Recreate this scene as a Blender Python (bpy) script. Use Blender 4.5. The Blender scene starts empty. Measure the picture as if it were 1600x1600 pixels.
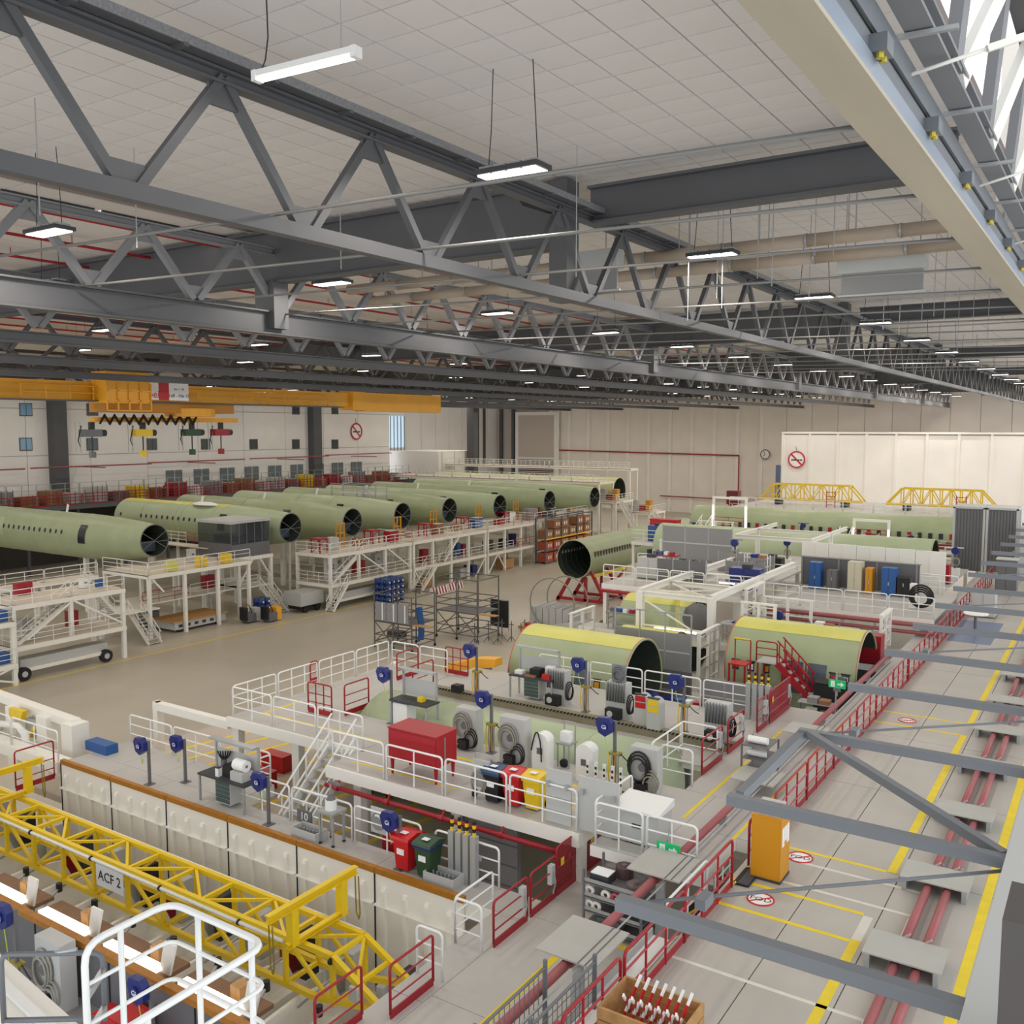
import bpy, math, random
from mathutils import Matrix, Vector
random.seed(7)
SC = bpy.context.scene
COL = SC.collection
R = math.radians
# ------------------------------------------------------------------ camera
H = 18.3; FPX = 1454.0; HY = 667.0
PITCH = math.atan((800 - HY) / FPX); YAW = math.atan(960 / math.hypot(FPX, 133))
FW = Vector((-math.sin(YAW) * math.cos(PITCH), math.cos(YAW) * math.cos(PITCH), -math.sin(PITCH)))
RT = Vector((math.cos(YAW), math.sin(YAW), 0)); UP = RT.cross(FW)
cd = bpy.data.cameras.new('camera'); cd.sensor_width = 36; cd.lens = FPX / 1600 * 36
cd.clip_start = .05; cd.clip_end = 600
cam = bpy.data.objects.new('camera', cd); COL.objects.link(cam)
cam.matrix_world = Matrix(((RT.x, UP.x, -FW.x, 0), (RT.y, UP.y, -FW.y, 0), (RT.z, UP.z, -FW.z, H), (0, 0, 0, 1)))
SC.camera = cam
# ------------------------------------------------------------------ world, exposure
W = bpy.data.worlds.new('world'); SC.world = W; W.use_nodes = True
bg = W.node_tree.nodes['Background']
bg.inputs[0].default_value = (.9, .95, 1, 1); bg.inputs[1].default_value = 2.3
SC.view_settings.view_transform = 'Standard'; SC.view_settings.look = 'None'
SC.view_settings.gamma = 1; SC.view_settings.exposure = -0.47
SC.view_settings.use_curve_mapping = False
SC.cycles.max_bounces = 7; SC.cycles.transparent_max_bounces = 6
LAMP_W = 405.0          # watts of one high-bay lamp

def at(x, y, z):        # the point of the plane z under a pixel of the photograph, used for surveying the hall
    d = FW + RT * ((x - 800) / FPX) - UP * ((y - 800) / FPX)
    return d * ((z - H) / d.z) + Vector((0, 0, H))

# ------------------------------------------------------------------ materials
def lin(c):
    return tuple((v / 255 / 12.92 if v / 255 <= .04045 else ((v / 255 + .055) / 1.055) ** 2.4) for v in c)
MATS = {}
def mat(name, col, rough=.55, metal=0., var=0., scale=3., bump=0., emit=0., alpha=None, stretch=None):
    if name in MATS: return MATS[name]
    m = bpy.data.materials.new(name); m.use_nodes = True
    nt = m.node_tree; b = nt.nodes['Principled BSDF']
    c = (*lin(col), 1)
    b.inputs['Base Color'].default_value = c
    b.inputs['Roughness'].default_value = rough; b.inputs['Metallic'].default_value = metal
    if emit:
        b.inputs['Emission Color'].default_value = c; b.inputs['Emission Strength'].default_value = emit
    if var or bump:
        tc = nt.nodes.new('ShaderNodeTexCoord'); nz = nt.nodes.new('ShaderNodeTexNoise')
        mp = nt.nodes.new('ShaderNodeMapping'); nt.links.new(tc.outputs['Object'], mp.inputs[0])
        if stretch: mp.inputs['Scale'].default_value = stretch
        nt.links.new(mp.outputs[0], nz.inputs['Vector'])
        nz.inputs['Scale'].default_value = scale; nz.inputs['Detail'].default_value = 5
        if var:
            rp = nt.nodes.new('ShaderNodeValToRGB')
            rp.color_ramp.elements[0].position = .3; rp.color_ramp.elements[1].position = .7
            rp.color_ramp.elements[0].color = (*[max(0, v * (1 - var)) for v in c[:3]], 1)
            rp.color_ramp.elements[1].color = (*[min(1, v * (1 + var)) for v in c[:3]], 1)
            nt.links.new(nz.outputs['Fac'], rp.inputs[0]); nt.links.new(rp.outputs[0], b.inputs['Base Color'])
        if bump:
            bp = nt.nodes.new('ShaderNodeBump'); bp.inputs['Strength'].default_value = bump
            nt.links.new(nz.outputs['Fac'], bp.inputs['Height']); nt.links.new(bp.outputs[0], b.inputs['Normal'])
    if alpha is not None:
        b.inputs['Alpha'].default_value = alpha
    if emit: m.cycles.emission_sampling = 'NONE'
    MATS[name] = m
    return m
def glass(name, col, alpha):
    m = mat(name, col, .05, 0); b = m.node_tree.nodes['Principled BSDF']
    b.inputs['Alpha'].default_value = alpha
    return m
white = mat('cream_white_paint', (238, 234, 224), .45)
whiteb = mat('white_paint', (236, 236, 232), .35)
steel = mat('dark_grey_painted_steel', (84, 84, 86), .5, 0, .06, .6)
steel2 = mat('grey_blue_painted_steel', (110, 113, 117), .45, 0, .05, .8)
galv = mat('galvanised_steel', (165, 167, 166), .4, .3, .08, 4)
alu = mat('brushed_aluminium', (178, 180, 180), .35, .4)
black = mat('black_plastic', (24, 24, 26), .5)
dark = mat('dark_grey_plastic', (58, 58, 60), .6)
redm = mat('signal_red_paint', (160, 22, 36), .4)
redb = mat('bright_red_plastic', (190, 24, 30), .4)
pipem = mat('faded_red_pipe_paint', (164, 88, 90), .5, 0, .08, 2)
yellow = mat('lemon_yellow_paint', (232, 196, 22), .4, 0, .04, 2)
yline = mat('yellow_floor_paint', (232, 204, 40), .6, 0, .06, 3)
wline = mat('white_floor_paint', (214, 210, 198), .6, 0, .05, 3)
orange = mat('crane_orange_paint', (240, 172, 44), .45, 0, .05, .5)
ochre = mat('ochre_cabinet_paint', (205, 140, 14), .45)
board = mat('ochre_edge_board', (166, 108, 26), .5, 0, .12, 6)
green = mat('primer_green', (160, 170, 132), .42, 0, .07, .7)
greenl = mat('pale_primer_green', (172, 184, 148), .42, 0, .05, .7)
ygreen = mat('yellow_green_primer', (212, 208, 108), .42, 0, .06, .8)
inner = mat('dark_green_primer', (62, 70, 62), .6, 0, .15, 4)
blue = mat('navy_blue_plastic', (30, 42, 112), .35)
blue2 = mat('mid_blue_plastic', (40, 88, 150), .45)
greyp = mat('light_grey_paint', (188, 188, 184), .45)
greym = mat('mid_grey_panel', (140, 139, 138), .5)
greyd = mat('slate_grey_panel', (104, 103, 104), .5, 0, .05, .6)
tan = mat('tan_duct_cladding', (172, 156, 138), .5, 0, .08, 1)
cardb = mat('brown_cardboard', (150, 106, 72), .8, 0, .1, 3)
wood = mat('raw_timber', (184, 140, 88), .7, 0, .15, 5)
binred = mat('red_bin_plastic', (200, 26, 34), .4)
bingreen = mat('green_bin_plastic', (44, 74, 48), .45)
rubber = mat('black_rubber', (36, 35, 35), .8)
hose = mat('grey_rubber_hose', (150, 146, 134), .5)
limegreen = mat('lime_cable', (178, 205, 60), .5)
signgreen = mat('exit_sign_green', (10, 150, 84), .4, emit=.7)
signwhite = mat('sign_white', (240, 240, 238), .5)
lampm = mat('led_diffuser', (255, 250, 240), .5, emit=5)
tubem = mat('tube_diffuser', (255, 244, 226), .5, emit=4.5)
windowm = mat('dark_cabin_window', (38, 46, 46), .25)
glassm = glass('clear_glass', (180, 195, 198), .28)
glassd = glass('smoked_glass', (70, 76, 80), .55)
ceilm = mat('ceiling_tile', (220, 214, 210), .8, 0, .03, .5)
ceilj = mat('ceiling_joint', (150, 134, 126), .9)
hallfl = mat('hall_concrete', (186, 177, 160), .38, 0, .14, .09, stretch=(1, .5, 1))
aislefl = mat('aisle_concrete', (178, 172, 162), .5, 0, .08, .5)
jointm = mat('floor_joint', (120, 114, 104), .9)
deckfl = mat('deck_plate', (184, 180, 174), .5, 0, .04, .7)
wallm = mat('wall_panel_cream', (236, 228, 218), .7, 0, .03, .3)
walll = mat('wall_panel_white', (240, 235, 228), .65, 0, .03, .3)
wallj = mat('wall_joint', (190, 180, 170), .8)

# ------------------------------------------------------------------ mesh helpers
class MB:
    def __init__(s): s.v = []; s.f = []; s.sm = False
    def add(s, vs, fs):
        n = len(s.v); s.v += [tuple(v) for v in vs]; s.f += [tuple(i + n for i in f) for f in fs]; return s
    def box(s, x0, x1, y0, y1, z0, z1):
        return s.add([(x0, y0, z0), (x1, y0, z0), (x1, y1, z0), (x0, y1, z0), (x0, y0, z1), (x1, y0, z1), (x1, y1, z1), (x0, y1, z1)],
                     [(0, 3, 2, 1), (4, 5, 6, 7), (0, 1, 5, 4), (1, 2, 6, 5), (2, 3, 7, 6), (3, 0, 4, 7)])
    def cb(s, c, sz):
        return s.box(c[0] - sz[0] / 2, c[0] + sz[0] / 2, c[1] - sz[1] / 2, c[1] + sz[1] / 2, c[2] - sz[2] / 2, c[2] + sz[2] / 2)
    def bar(s, a, b, w, h=None, side=None):
        a = Vector(a); b = Vector(b); h = h or w; d = (b - a).normalized()
        u = Vector(side) if side else (Vector((0, 0, 1)) if abs(d.z) < .95 else Vector((0, 1, 0)))
        r = d.cross(u).normalized(); u = r.cross(d)
        q = [r * (i * w / 2) + u * (j * h / 2) for i, j in ((-1, -1), (1, -1), (1, 1), (-1, 1))]
        return s.add([a + k for k in q] + [b + k for k in q], [(3, 2, 1, 0), (4, 5, 6, 7), (0, 1, 5, 4), (1, 2, 6, 5), (2, 3, 7, 6), (3, 0, 4, 7)])
    def ibeam(s, a, b, w, h, t=.04):      # I section along a-b, a/b at its centre line, web vertical
        a = Vector(a); b = Vector(b); z = Vector((0, 0, 1))
        s.bar(a + z * (h / 2 - t / 2), b + z * (h / 2 - t / 2), w, t); s.bar(a - z * (h / 2 - t / 2), b - z * (h / 2 - t / 2), w, t)
        return s.bar(a, b, t * .8, h - 2 * t)
    def tube(s, pts, r, n=6, closed=False):
        pts = [Vector(p) for p in pts]; m = len(pts); rings = []; prev = None
        for i, p in enumerate(pts):
            if closed: d = (pts[(i + 1) % m] - pts[i - 1])
            else: d = pts[min(i + 1, m - 1)] - pts[max(i - 1, 0)]
            d.normalize()
            if prev is None:
                u = Vector((0, 0, 1)) if abs(d.z) < .9 else Vector((1, 0, 0))
                x = d.cross(u).normalized()
            else:
                x = (prev - d * prev.dot(d)).normalized()
            prev = x; y = d.cross(x); sc = 1.0
            if 0 < i < m - 1 or closed:
                e1 = (pts[i] - pts[i - 1]).normalized(); sc = 1 / max(.6, abs(e1.dot(d)))
            rings.append([p + (x * math.cos(k * 2 * math.pi / n) + y * math.sin(k * 2 * math.pi / n)) * r * sc for k in range(n)])
        vs = [v for q in rings for v in q]; fs = []
        for i in range(m if closed else m - 1):
            a = i * n; b = ((i + 1) % m) * n
            fs += [(a + k, a + (k + 1) % n, b + (k + 1) % n, b + k) for k in range(n)]
        if not closed: fs += [tuple(range(n - 1, -1, -1)), tuple((m - 1) * n + k for k in range(n))]
        s.sm = n > 5
        return s.add(vs, fs)
    def cyl(s, a, b, r, n=12, r2=None, cap=True):
        a = Vector(a); b = Vector(b); d = (b - a).normalized(); r2 = r if r2 is None else r2
        u = Vector((0, 0, 1)) if abs(d.z) < .9 else Vector((1, 0, 0)); x = d.cross(u).normalized(); y = d.cross(x)
        o = [x * math.cos(k * 2 * math.pi / n) + y * math.sin(k * 2 * math.pi / n) for k in range(n)]
        fs = [(k, (k + 1) % n, n + (k + 1) % n, n + k) for k in range(n)]
        if cap: fs += [tuple(range(n - 1, -1, -1)), tuple(range(n, 2 * n))]
        return s.add([a + k * r for k in o] + [b + k * r2 for k in o], fs)
    def prism(s, poly, a, b, axis='x'):   # poly in the other two axes, extruded from a to b
        def mk(p, t): return {'x': (t, p[0], p[1]), 'y': (p[0], t, p[1]), 'z': (p[0], p[1], t)}[axis]
        n = len(poly)
        return s.add([mk(p, a) for p in poly] + [mk(p, b) for p in poly],
                     [tuple(range(n - 1, -1, -1)), tuple(range(n, 2 * n))] + [(k, (k + 1) % n, n + (k + 1) % n, n + k) for k in range(n)])
    def obj(s, name, m, parent=None, kind=None, label=None, smooth=None):
        me = bpy.data.meshes.new(name); me.from_pydata(s.v, [], s.f)
        import bmesh
        bm = bmesh.new(); bm.from_mesh(me); bmesh.ops.recalc_face_normals(bm, faces=bm.faces); bm.to_mesh(me); bm.free()
        if smooth if smooth is not None else s.sm:
            for p in me.polygons: p.use_smooth = len(p.vertices) == 4
        me.materials.append(m)
        return link(name, me, parent, kind, label)
def link(name, me, parent=None, kind=None, label=None, loc=None):
    o = bpy.data.objects.new(name, me); COL.objects.link(o)
    if loc is not None: o.location = loc
    if parent is not None:
        o.parent = parent
        o.matrix_parent_inverse = wm(parent).inverted()
    if kind: o['kind'] = kind
    if label: o['label'] = label
    return o
def wm(o):
    m = Matrix.LocRotScale(o.location, o.rotation_euler, o.scale)
    return wm(o.parent) @ o.matrix_parent_inverse @ m if o.parent else m
def thing(name, label, cat, loc=(0, 0, 0), group=None, kind=None):
    o = bpy.data.objects.new(name, None); COL.objects.link(o); o.location = loc; o.empty_display_size = .2
    o['label'] = label; o['category'] = cat
    if group: o['group'] = group
    if kind: o['kind'] = kind
    return o
def tag(o, label, cat, group=None, kind=None):
    o['label'] = label; o['category'] = cat
    if group: o['group'] = group
    if kind: o['kind'] = kind
    return o
def struct(o, label, cat):
    return tag(o, label, cat, None, 'structure')
def dup(root, loc, rz=None, label=None, group=None):
    r = root.copy(); COL.objects.link(r); r.location = loc
    if rz is not None: r.rotation_euler = (0, 0, rz)
    if label: r['label'] = label
    if group: r['group'] = group
    for ch in list(root.children):
        c = ch.copy(); COL.objects.link(c); c.parent = r; c.matrix_parent_inverse = ch.matrix_parent_inverse
        for g in ch.children:
            d = g.copy(); COL.objects.link(d); d.parent = c; d.matrix_parent_inverse = g.matrix_parent_inverse
    return r
def text(name, body, size, m, parent, origin, right, up, ext=.004, label=None):
    cu = bpy.data.curves.new(name, 'FONT'); cu.body = body; cu.size = size; cu.extrude = ext
    cu.align_x = 'CENTER'; cu.align_y = 'CENTER'; cu.resolution_u = 2
    t = bpy.data.objects.new(name, cu); COL.objects.link(t)
    dg = bpy.context.evaluated_depsgraph_get()
    me = bpy.data.meshes.new_from_object(t.evaluated_get(dg)); bpy.data.objects.remove(t)
    r = Vector(right).normalized(); u = Vector(up).normalized(); n = r.cross(u)
    me.transform(Matrix(((r.x, u.x, n.x, origin[0]), (r.y, u.y, n.y, origin[1]), (r.z, u.z, n.z, origin[2]), (0, 0, 0, 1))))
    me.materials.clear(); me.materials.append(m)
    return link(name, me, parent, None, label)
def rrect(a, b, z0, z1, r=.12, n=3):      # rounded rectangle loop standing on the line a-b
    a = Vector((a[0], a[1], 0)); b = Vector((b[0], b[1], 0)); L = (b - a).length; d = (b - a) / L
    P = []
    for cx, cz, t0 in ((L - r, z1 - r, 0), (r, z1 - r, 90)):
        for k in range(n + 1):
            t = R(t0 + 90 * k / n); P.append((cx + r * math.cos(t), cz + r * math.sin(t)))
    P = [(L, z0)] + P + [(0, z0)]
    return [a + d * x + Vector((0, 0, z)) for x, z in P]
def rail(a, b, z, label, m=None, h=1.1, r=.031, mids=2, posts=1, group=None, kick=False, parent=None, name='guard_rail', r2=None):
    """one railing panel: bent frame tube, mid rails, posts"""
    m = m or whiteb; a = Vector((a[0], a[1], 0)); b = Vector((b[0], b[1], 0)); r2 = r2 or r * .75
    t = parent if parent else thing(name, label, 'guard rail', ((a.x + b.x) / 2, (a.y + b.y) / 2, z), group)
    fr = MB().tube(rrect(a, b, z, z + h), r).obj('frame' if not parent else 'rail_frame', m, t)
    tgt = t if not parent else fr
    for k in range(mids):
        zz = z + h * (k + 1) / (mids + 1)
        MB().tube([a + Vector((0, 0, zz)), b + Vector((0, 0, zz))], r2, 5).obj('mid_rail', m, tgt)
    for k in range(posts):
        p = a.lerp(b, (k + 1) / (posts + 1)); MB().tube([p + Vector((0, 0, z)), p + Vector((0, 0, z + h - r))], r2, 5).obj('post', m, tgt)
    if kick:
        MB().bar(a + Vector((0, 0, z + .09)), b + Vector((0, 0, z + .09)), .015, .16).obj('kick_plate', m, tgt)
    return t
def railrun(a, b, z, n, label, m=None, gap=.12, group=None, **kw):
    a = Vector((a[0], a[1], 0)); b = Vector((b[0], b[1], 0)); d = (b - a) / n; g = d.normalized() * gap / 2
    for k in range(n):
        rail(a + d * k + g, a + d * (k + 1) - g, z, label, m, group=group, **kw)
# ================================================================== setting
D = 7.7; N = 6.3; T = 5.6; M = 2.6      # levels: assembly deck and aisle, lower walkway, left stand top and middle decks
struct(MB().box(-126, 12, -14, 192, -.4, 0).obj('floor', hallfl), 'wide beige concrete floor of the assembly hall', 'floor')
# ---- aisle on the right, cast in slabs
ai = struct(MB().box(-7.3, .2, 2, 118, D - .5, D - .03).obj('floor', jointm), 'pale concrete aisle along the red railing on the right', 'floor')
xs = [-7.3, -5.55, -3.95, -1.0, .2]
for i in range(4):
    y = 2
    while y < 118:
        y2 = min(118, y + (5.2 if y < 60 else 14.5))
        MB().box(xs[i] + .012, xs[i + 1] - .012, y + .012, y2 - .012, D - .06, D).obj('slab', aislefl, ai); y = y2
def line(x0, x1, y0, y1, m, z=D, p=None):
    return MB().box(x0, x1, y0, y1, z, z + .004).obj('floor_line', m, p or ai)
for y0, y1 in ((4, 19.3), (20.5, 23.0), (23, 34.6), (36.1, 60), (60, 110)):
    if y0 == 20.5: continue
    if y0 == 4: line(-4.25, -4.05, 4, 19.3, yline)
    elif y0 == 23: line(-4.25, -4.05, 22.8, 34.7, yline)
    else: line(-4.25, -4.05, y0, y1 - .02, yline)
line(-4.25, -4.05, 19.3, 20.4, wline)
line(-2.2, -2.0, 4, 40, yline); line(-2.2, -2.0, 40.02, 110, yline)
for y in (19.15, 20.4, 22.75, 34.6, 36.05): line(-7.2, -4.26, y, y + .12, yline)
for y in (16.6, 18.05, 20.9, 22.1): line(-7.2 if y < 19 else -6.2, -3.4, y, y + .1, wline)
line(-3.42, -3.3, 12, 16.6, wline); line(-3.42, -3.3, 18.2, 20.8, wline)
MB().box(-7.0, -5.0, 50, 56, D, D + .004).obj('floor_patch', mat('blue_floor_paint', (112, 124, 150), .5), ai)
blk = mat('black_print', (18, 18, 18), .6); rpr = mat('red_print', (196, 30, 40), .6)
for x, y in ((-6.35, 19.85), (-6.2, 22.4), (-6.1, 35.35)):
    g = MB().cyl((x, y, D), (x, y, D + .005), .3, 24).obj('floor_sticker', signwhite, ai)
    MB().tube([(x + .29 * math.cos(k * .2618), y + .29 * math.sin(k * .2618), D + .006) for k in range(24)], .022, 4, True).obj('ring', rpr, g)
    text('lettering', 'FOD', .24, blk, g, (x, y, D + .008), (1, .1, 0), (-.1, 1, 0), .001)
    MB().bar((x - .2, y - .2, D + .01), (x + .2, y + .2, D + .01), .04, .004).obj('slash', rpr, g)
# ---- assembly deck
dk = struct(MB().box(-20.5, -11.4, 20.6, 24.9, D - .35, D - .02).obj('floor', white), 'raised pale grey assembly deck with hose reels and red cabinet', 'floor')
def plates(p, x0, x1, y0, y1, z, nx, ny, m=deckfl):
    for i in range(nx):
        for j in range(ny):
            MB().box(x0 + (x1 - x0) * i / nx + .008, x0 + (x1 - x0) * (i + 1) / nx - .008, y0 + (y1 - y0) * j / ny + .008, y0 + (y1 - y0) * (j + 1) / ny - .008, z - .03, z).obj('deck_plate', m, p)
plates(dk, -20.5, -11.4, 20.6, 24.9, D, 4, 2)
MB().box(-11.4, -7.3, 22.6, 24.9, D - .35, D - .02).obj('deck_slab', white, dk); plates(dk, -11.4, -7.3, 22.6, 24.9, D, 2, 1)
MB().box(-27.1, -20.5, 22.2, 25.0, D - .35, D - .02).obj('deck_slab', white, dk); plates(dk, -27.1, -20.5, 22.2, 25.0, D, 3, 1)
MB().box(-27.1, -23.65, 25.0, 31.2, D - .35, D - .02).obj('deck_slab', white, dk); plates(dk, -27.1, -23.65, 25.0, 31.2, D, 2, 3)
MB().box(-10.9, -7.9, 20.2, 22.6, D - .3, D - .02).obj('deck_slab', white, dk); plates(dk, -10.9, -7.9, 20.2, 22.6, D, 2, 1)
MB().box(-20.5, -10.3, 28, 29.4, D - .6, D - .32).obj('deck_slab', white, dk); plates(dk, -23.6, -10.3, 27.7, 29.4, D - .3, 6, 1)
MB().box(-23.6, -10.31, 29.7, 32.9, D - .35, D - .02).obj('deck_slab', white, dk); plates(dk, -23.6, -10.3, 29.7, 32.9, D, 5, 1)
MB().box(-10.3, -7.3, 24.9, 32.9, D - .35, D - .02).obj('deck_slab', white, dk); plates(dk, -10.3, -7.3, 24.9, 32.9, D, 1, 2)
MB().box(-10.3, -7.3, 32.9, 34.7, D - .35, D - .02).obj('deck_slab', white, dk); plates(dk, -10.3, -7.3, 32.9, 34.7, D, 1, 1)
MB().box(-8.5, -7.3, 34.7, 118, D - .35, D - .02).obj('deck_slab', white, dk); plates(dk, -8.5, -7.3, 34.7, 74, D, 1, 10)
hz = MB().box(-23.6, -10.3, 29.4, 29.7, D - .6, D + .02).obj('edge_beam', mat('olive_edge_beam', (140, 132, 108), .6, 0, .1, 2), dk)
hb = MB()
for k in range(88):
    x = -23.5 + k * .15; hb.prism([(x, D - .06), (x + .08, D - .06), (x + .15, D + .025), (x + .07, D + .025)], 29.38, 29.40, 'y')
hb.obj('hazard_stripes', rubber, dk, 'stuff')
def dline(x0, x1, y0, y1, z=D): MB().box(x0, x1, y0, y1, z, z + .004).obj('floor_line', yline, dk)
dline(-26.3, -20.6, 23.1, 23.22); dline(-26.3, -26.18, 23.22, 25.0); dline(-20.4, -10.9, 23.3, 23.44)
dline(-10.85, -10.72, 22.0, 23.44); dline(-20, -15.9, 21.2, 21.28); dline(-15.2, -11, 21.9, 21.98); dline(-9.6, -9.5, 23, 32); dline(-8.0, -7.9, 22.5, 34)
for x in (-26.8, -23.7, -20.6):
    MB().box(x - .17, x + .17, 22.25, 22.55, 0, D - .35).obj('deck_post', white, dk)
for x in (-19.4, -15.6, -11.6):
    MB().box(x - .15, x + .15, 20.75, 21.05, 0, D - .35).obj('deck_post', white, dk)
for x in (-28, -23.4, -17, -10.5):
    MB().box(x - .15, x + .15, 32.5, 32.8, 0, D - .35).obj('deck_post', white, dk)
MB().bar((-27.1, 22.15, D - .18), (-20.4, 22.15, D - .18), .1, .36).obj('edge_channel', white, dk)
MB().bar((-20.5, 20.55, D - .18), (-11.4, 20.55, D - .18), .1, .36).obj('edge_channel', white, dk)
MB().bar((-31.5, 22.3, D - .35), (-27.1, 22.3, D - .35), .3, .3).obj('beam', white, dk); MB().box(-31.6, -31.3, 22.2, 22.5, 0, D - .2).obj('deck_post', white, dk)
# ---- mezzanine floor below the deck with hatching, lower walkway and near deck
mf = struct(MB().box(-34, -11.7, 18.5, 27.8, 4.55, 4.8).obj('floor', mat('lower_floor_paint', (190, 178, 164), .5, 0, .05, .5)), 'lower working floor seen under the raised deck', 'floor')
for k in range(11):
    MB().bar((-33.5 + k * 1.3, 19.5, 4.803), (-31.9 + k * 1.3, 27.4, 4.803), .2, .004).obj('floor_line', yline, mf)
for k in range(10):
    MB().bar((-44 + k * 1.7, 34.0, .004), (-42.6 + k * 1.7, 48.0, .004), .22, .006).obj('floor_line', yline, mf)
MB().bar((-45.0, 48.0, .004), (-27.0, 48.0, .004), .2, .006).obj('floor_line', yline, mf)
wk = struct(MB().box(-11.7, -7.3, 3, 22.5, N - .4, N - .02).obj('floor', white), 'lower grey walkway with a yellow line beside the shelf trolley', 'floor')
plates(wk, -11.7, -7.3, 3, 22.5, N, 1, 5, mat('walkway_plate', (188, 184, 176), .5, 0, .04, .7))
MB().box(-12.55, -11.7, 3, 18.2, N - .4, N - .02).obj('deck_slab', white, wk); plates(wk, -12.55, -11.7, 3, 18.2, N, 1, 4)
MB().box(-10.32, -10.14, 3, 17.8, N, N + .004).obj('floor_line', yline, wk); MB().box(-10.3, -7.4, 18.5, 18.65, N, N + .004).obj('floor_line', yline, wk)
nd = struct(MB().box(-31.4, -11.7, 18.3, 19.35, N - .4, N - .02).obj('floor', white), 'narrow near deck with bins and blue hose reels behind the ribbed wall', 'floor')
plates(nd, -31.4, -11.7, 18.3, 19.35, N, 8, 1)
MB().box(-41, -31.45, 18.1, 18.7, N - .4, N).obj('deck_slab', white, nd); MB().box(-31.4, -23.4, 19.35, 21.0, N - .4, N - .02).obj('deck_slab', white, nd); plates(nd, -31.4, -23.4, 19.35, 21.0, N, 4, 1)
nf = struct(MB().box(-40, -11.8, 6.5, 11.7, N - 1.7, N - 1.3).obj('floor', mat('near_floor', (150, 148, 146), .5, 0, .05, .6)), 'grey working floor in front of the near pit wall', 'floor')
pf = struct(MB().box(-40, -11.8, 11.8, 18.2, 2.6, 2.9).obj('floor', mat('pit_floor', (204, 198, 188), .5, 0, .06, .5)), 'pale floor of the assembly pit under the yellow truss', 'floor')
# ---- red pipe line below the deck edge
# ---- walls
wf = struct(MB().box(-130, 12, 187.2, 187.6, 0, 27).obj('wall_far', wallj), 'far cream panelled wall with vertical ribs', 'wall')
x = -112.0; k = 0
while x < -2:
    MB().box(x + .04, x + 4.96, 187.0, 187.2, 0, 26.8).obj('wall_panel', wallm, wf)
    if x < -58: MB().box(x - .35, x + .35, 186.55, 187.0, 0, 26.8).obj('rib', walll, wf)
    x += 5
MB().tube([(-112, 186.4, 13.0), (-66.5, 186.4, 12.4)], .16).obj('sprinkler_pipe', redm, wf)
MB().tube([(-66.5, 186.4, 12.4), (-66.5, 186.4, 1)], .12).obj('sprinkler_pipe', redm, wf)
MB().tube([(-84, 186.3, 3.4), (-60, 186.3, 3.2)], .12).obj('sprinkler_pipe', redm, wf)
wb = struct(MB().box(-51.0, 6, 165.4, 170, 0, 17.2).obj('wall_partition', wallj), 'white partition wall in front of the far wall with no smoking sign', 'wall')
for i in range(12):
    x0 = -50.9 + i * 4.75
    MB().box(x0 + .06, x0 + 4.69, 165.2, 165.4, 0, 16.9).obj('wall_panel', walll, wb)
    MB().box(x0 - .2, x0 + .2, 165.0, 165.2, 0, 17.1).obj('rib', walll, wb)
MB().box(-51.1, 6.1, 164.9, 170.1, 17.1, 17.4).obj('capping', walll, wb)
MB().box(-51.9, -51.1, 164.6, 165.6, 0, 11.5).obj('corner_post', mat('blue_grey_post', (84, 98, 120), .5), wb)
wl = struct(MB().box(-120.6, -120.2, -14, 139, 0, 27).obj('wall_left', wallj), 'white left wall with small square windows', 'wall')
for i in range(17):
    for z0, z1 in ((8.3, 14.5), (14.5, 20.7), (20.7, 27)):
        MB().box(-120.2, -120.0, -14 + i * 9 + .04, -14 + i * 9 + 8.96, z0 + .04, z1 - .04).obj('wall_panel', walll, wl)
def smallwin(n, y, z, lit):
    f_ = MB().box(-120.0, -119.9, y - .85, y + .85, z - .85, z + .85).obj('window_%d' % n, mat('window_frame_grey', (96, 98, 98), .5))
    struct(f_, 'small square window high on the left wall%s' % (' with blue sky showing' if lit else ''), 'window')
    for a in (-1, 1):
        MB().box(-119.9, -119.86, y + a * .4 - .34, y + a * .4 + .34, z - .72, z + .72).obj('pane', mat('sky_pane', (120, 160, 190), .1) if lit else mat('dim_pane', (70, 76, 74), .15), f_)
n = 1
for px, up in ((40, 1), (144, 1), (462, 1), (523, 1), (40, 0), (144, 0), (237, 0), (321, 0), (396, 0), (462, 0), (523, 0)):
    d = FW + RT * ((px - 800) / FPX) - UP * (((640 if up else 694) - 800) / FPX); t = -120 / d.x
    smallwin(n, d.y * t, H + d.z * t, px == 40); n += 1
for px in (100, 499):
    d = FW + RT * ((px - 800) / FPX); t = -118.6 / d.x
    MB().box(-120, -118.6, d.y * t - 1.0, d.y * t + 1.0, 8.3, 27).obj('column', steel, wl)
# back bay behind the left wall's end: recess with windows, lift tower, white room
we = struct(MB().box(-128, -127.6, 138, 188, 0, 27).obj('wall_recess', wallj), 'recessed wall with dark vertical posts in the far left corner', 'wall')
for i in range(10):
    MB().box(-127.6, -127.4, 138 + i * 5 + .05, 138 + i * 5 + 4.95, 0, 26.8).obj('wall_panel', walll, we)
MB().box(-127.4, -127.2, 147.5, 152, 14, 20.5).obj('glazing', mat('daylit_glass', (196, 222, 240), .2, emit=.9), we)
MB().box(-127.4, -127.2, 147.5, 155, 9, 12.6).obj('glazing', MATS['daylit_glass'], we)
for k in range(5): MB().bar((-127.1, 147.6 + k * 1.1, 9), (-127.1, 147.6 + k * 1.1, 20.5), .12).obj('mullion', steel, we)
for k in range(12):
    y = 176 + k * 2.7
    if k > 2: break
    MB().box(-127.4, -126.9, y - .25, y + .25, 9, 26.5).obj('post', steel, we)
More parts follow.
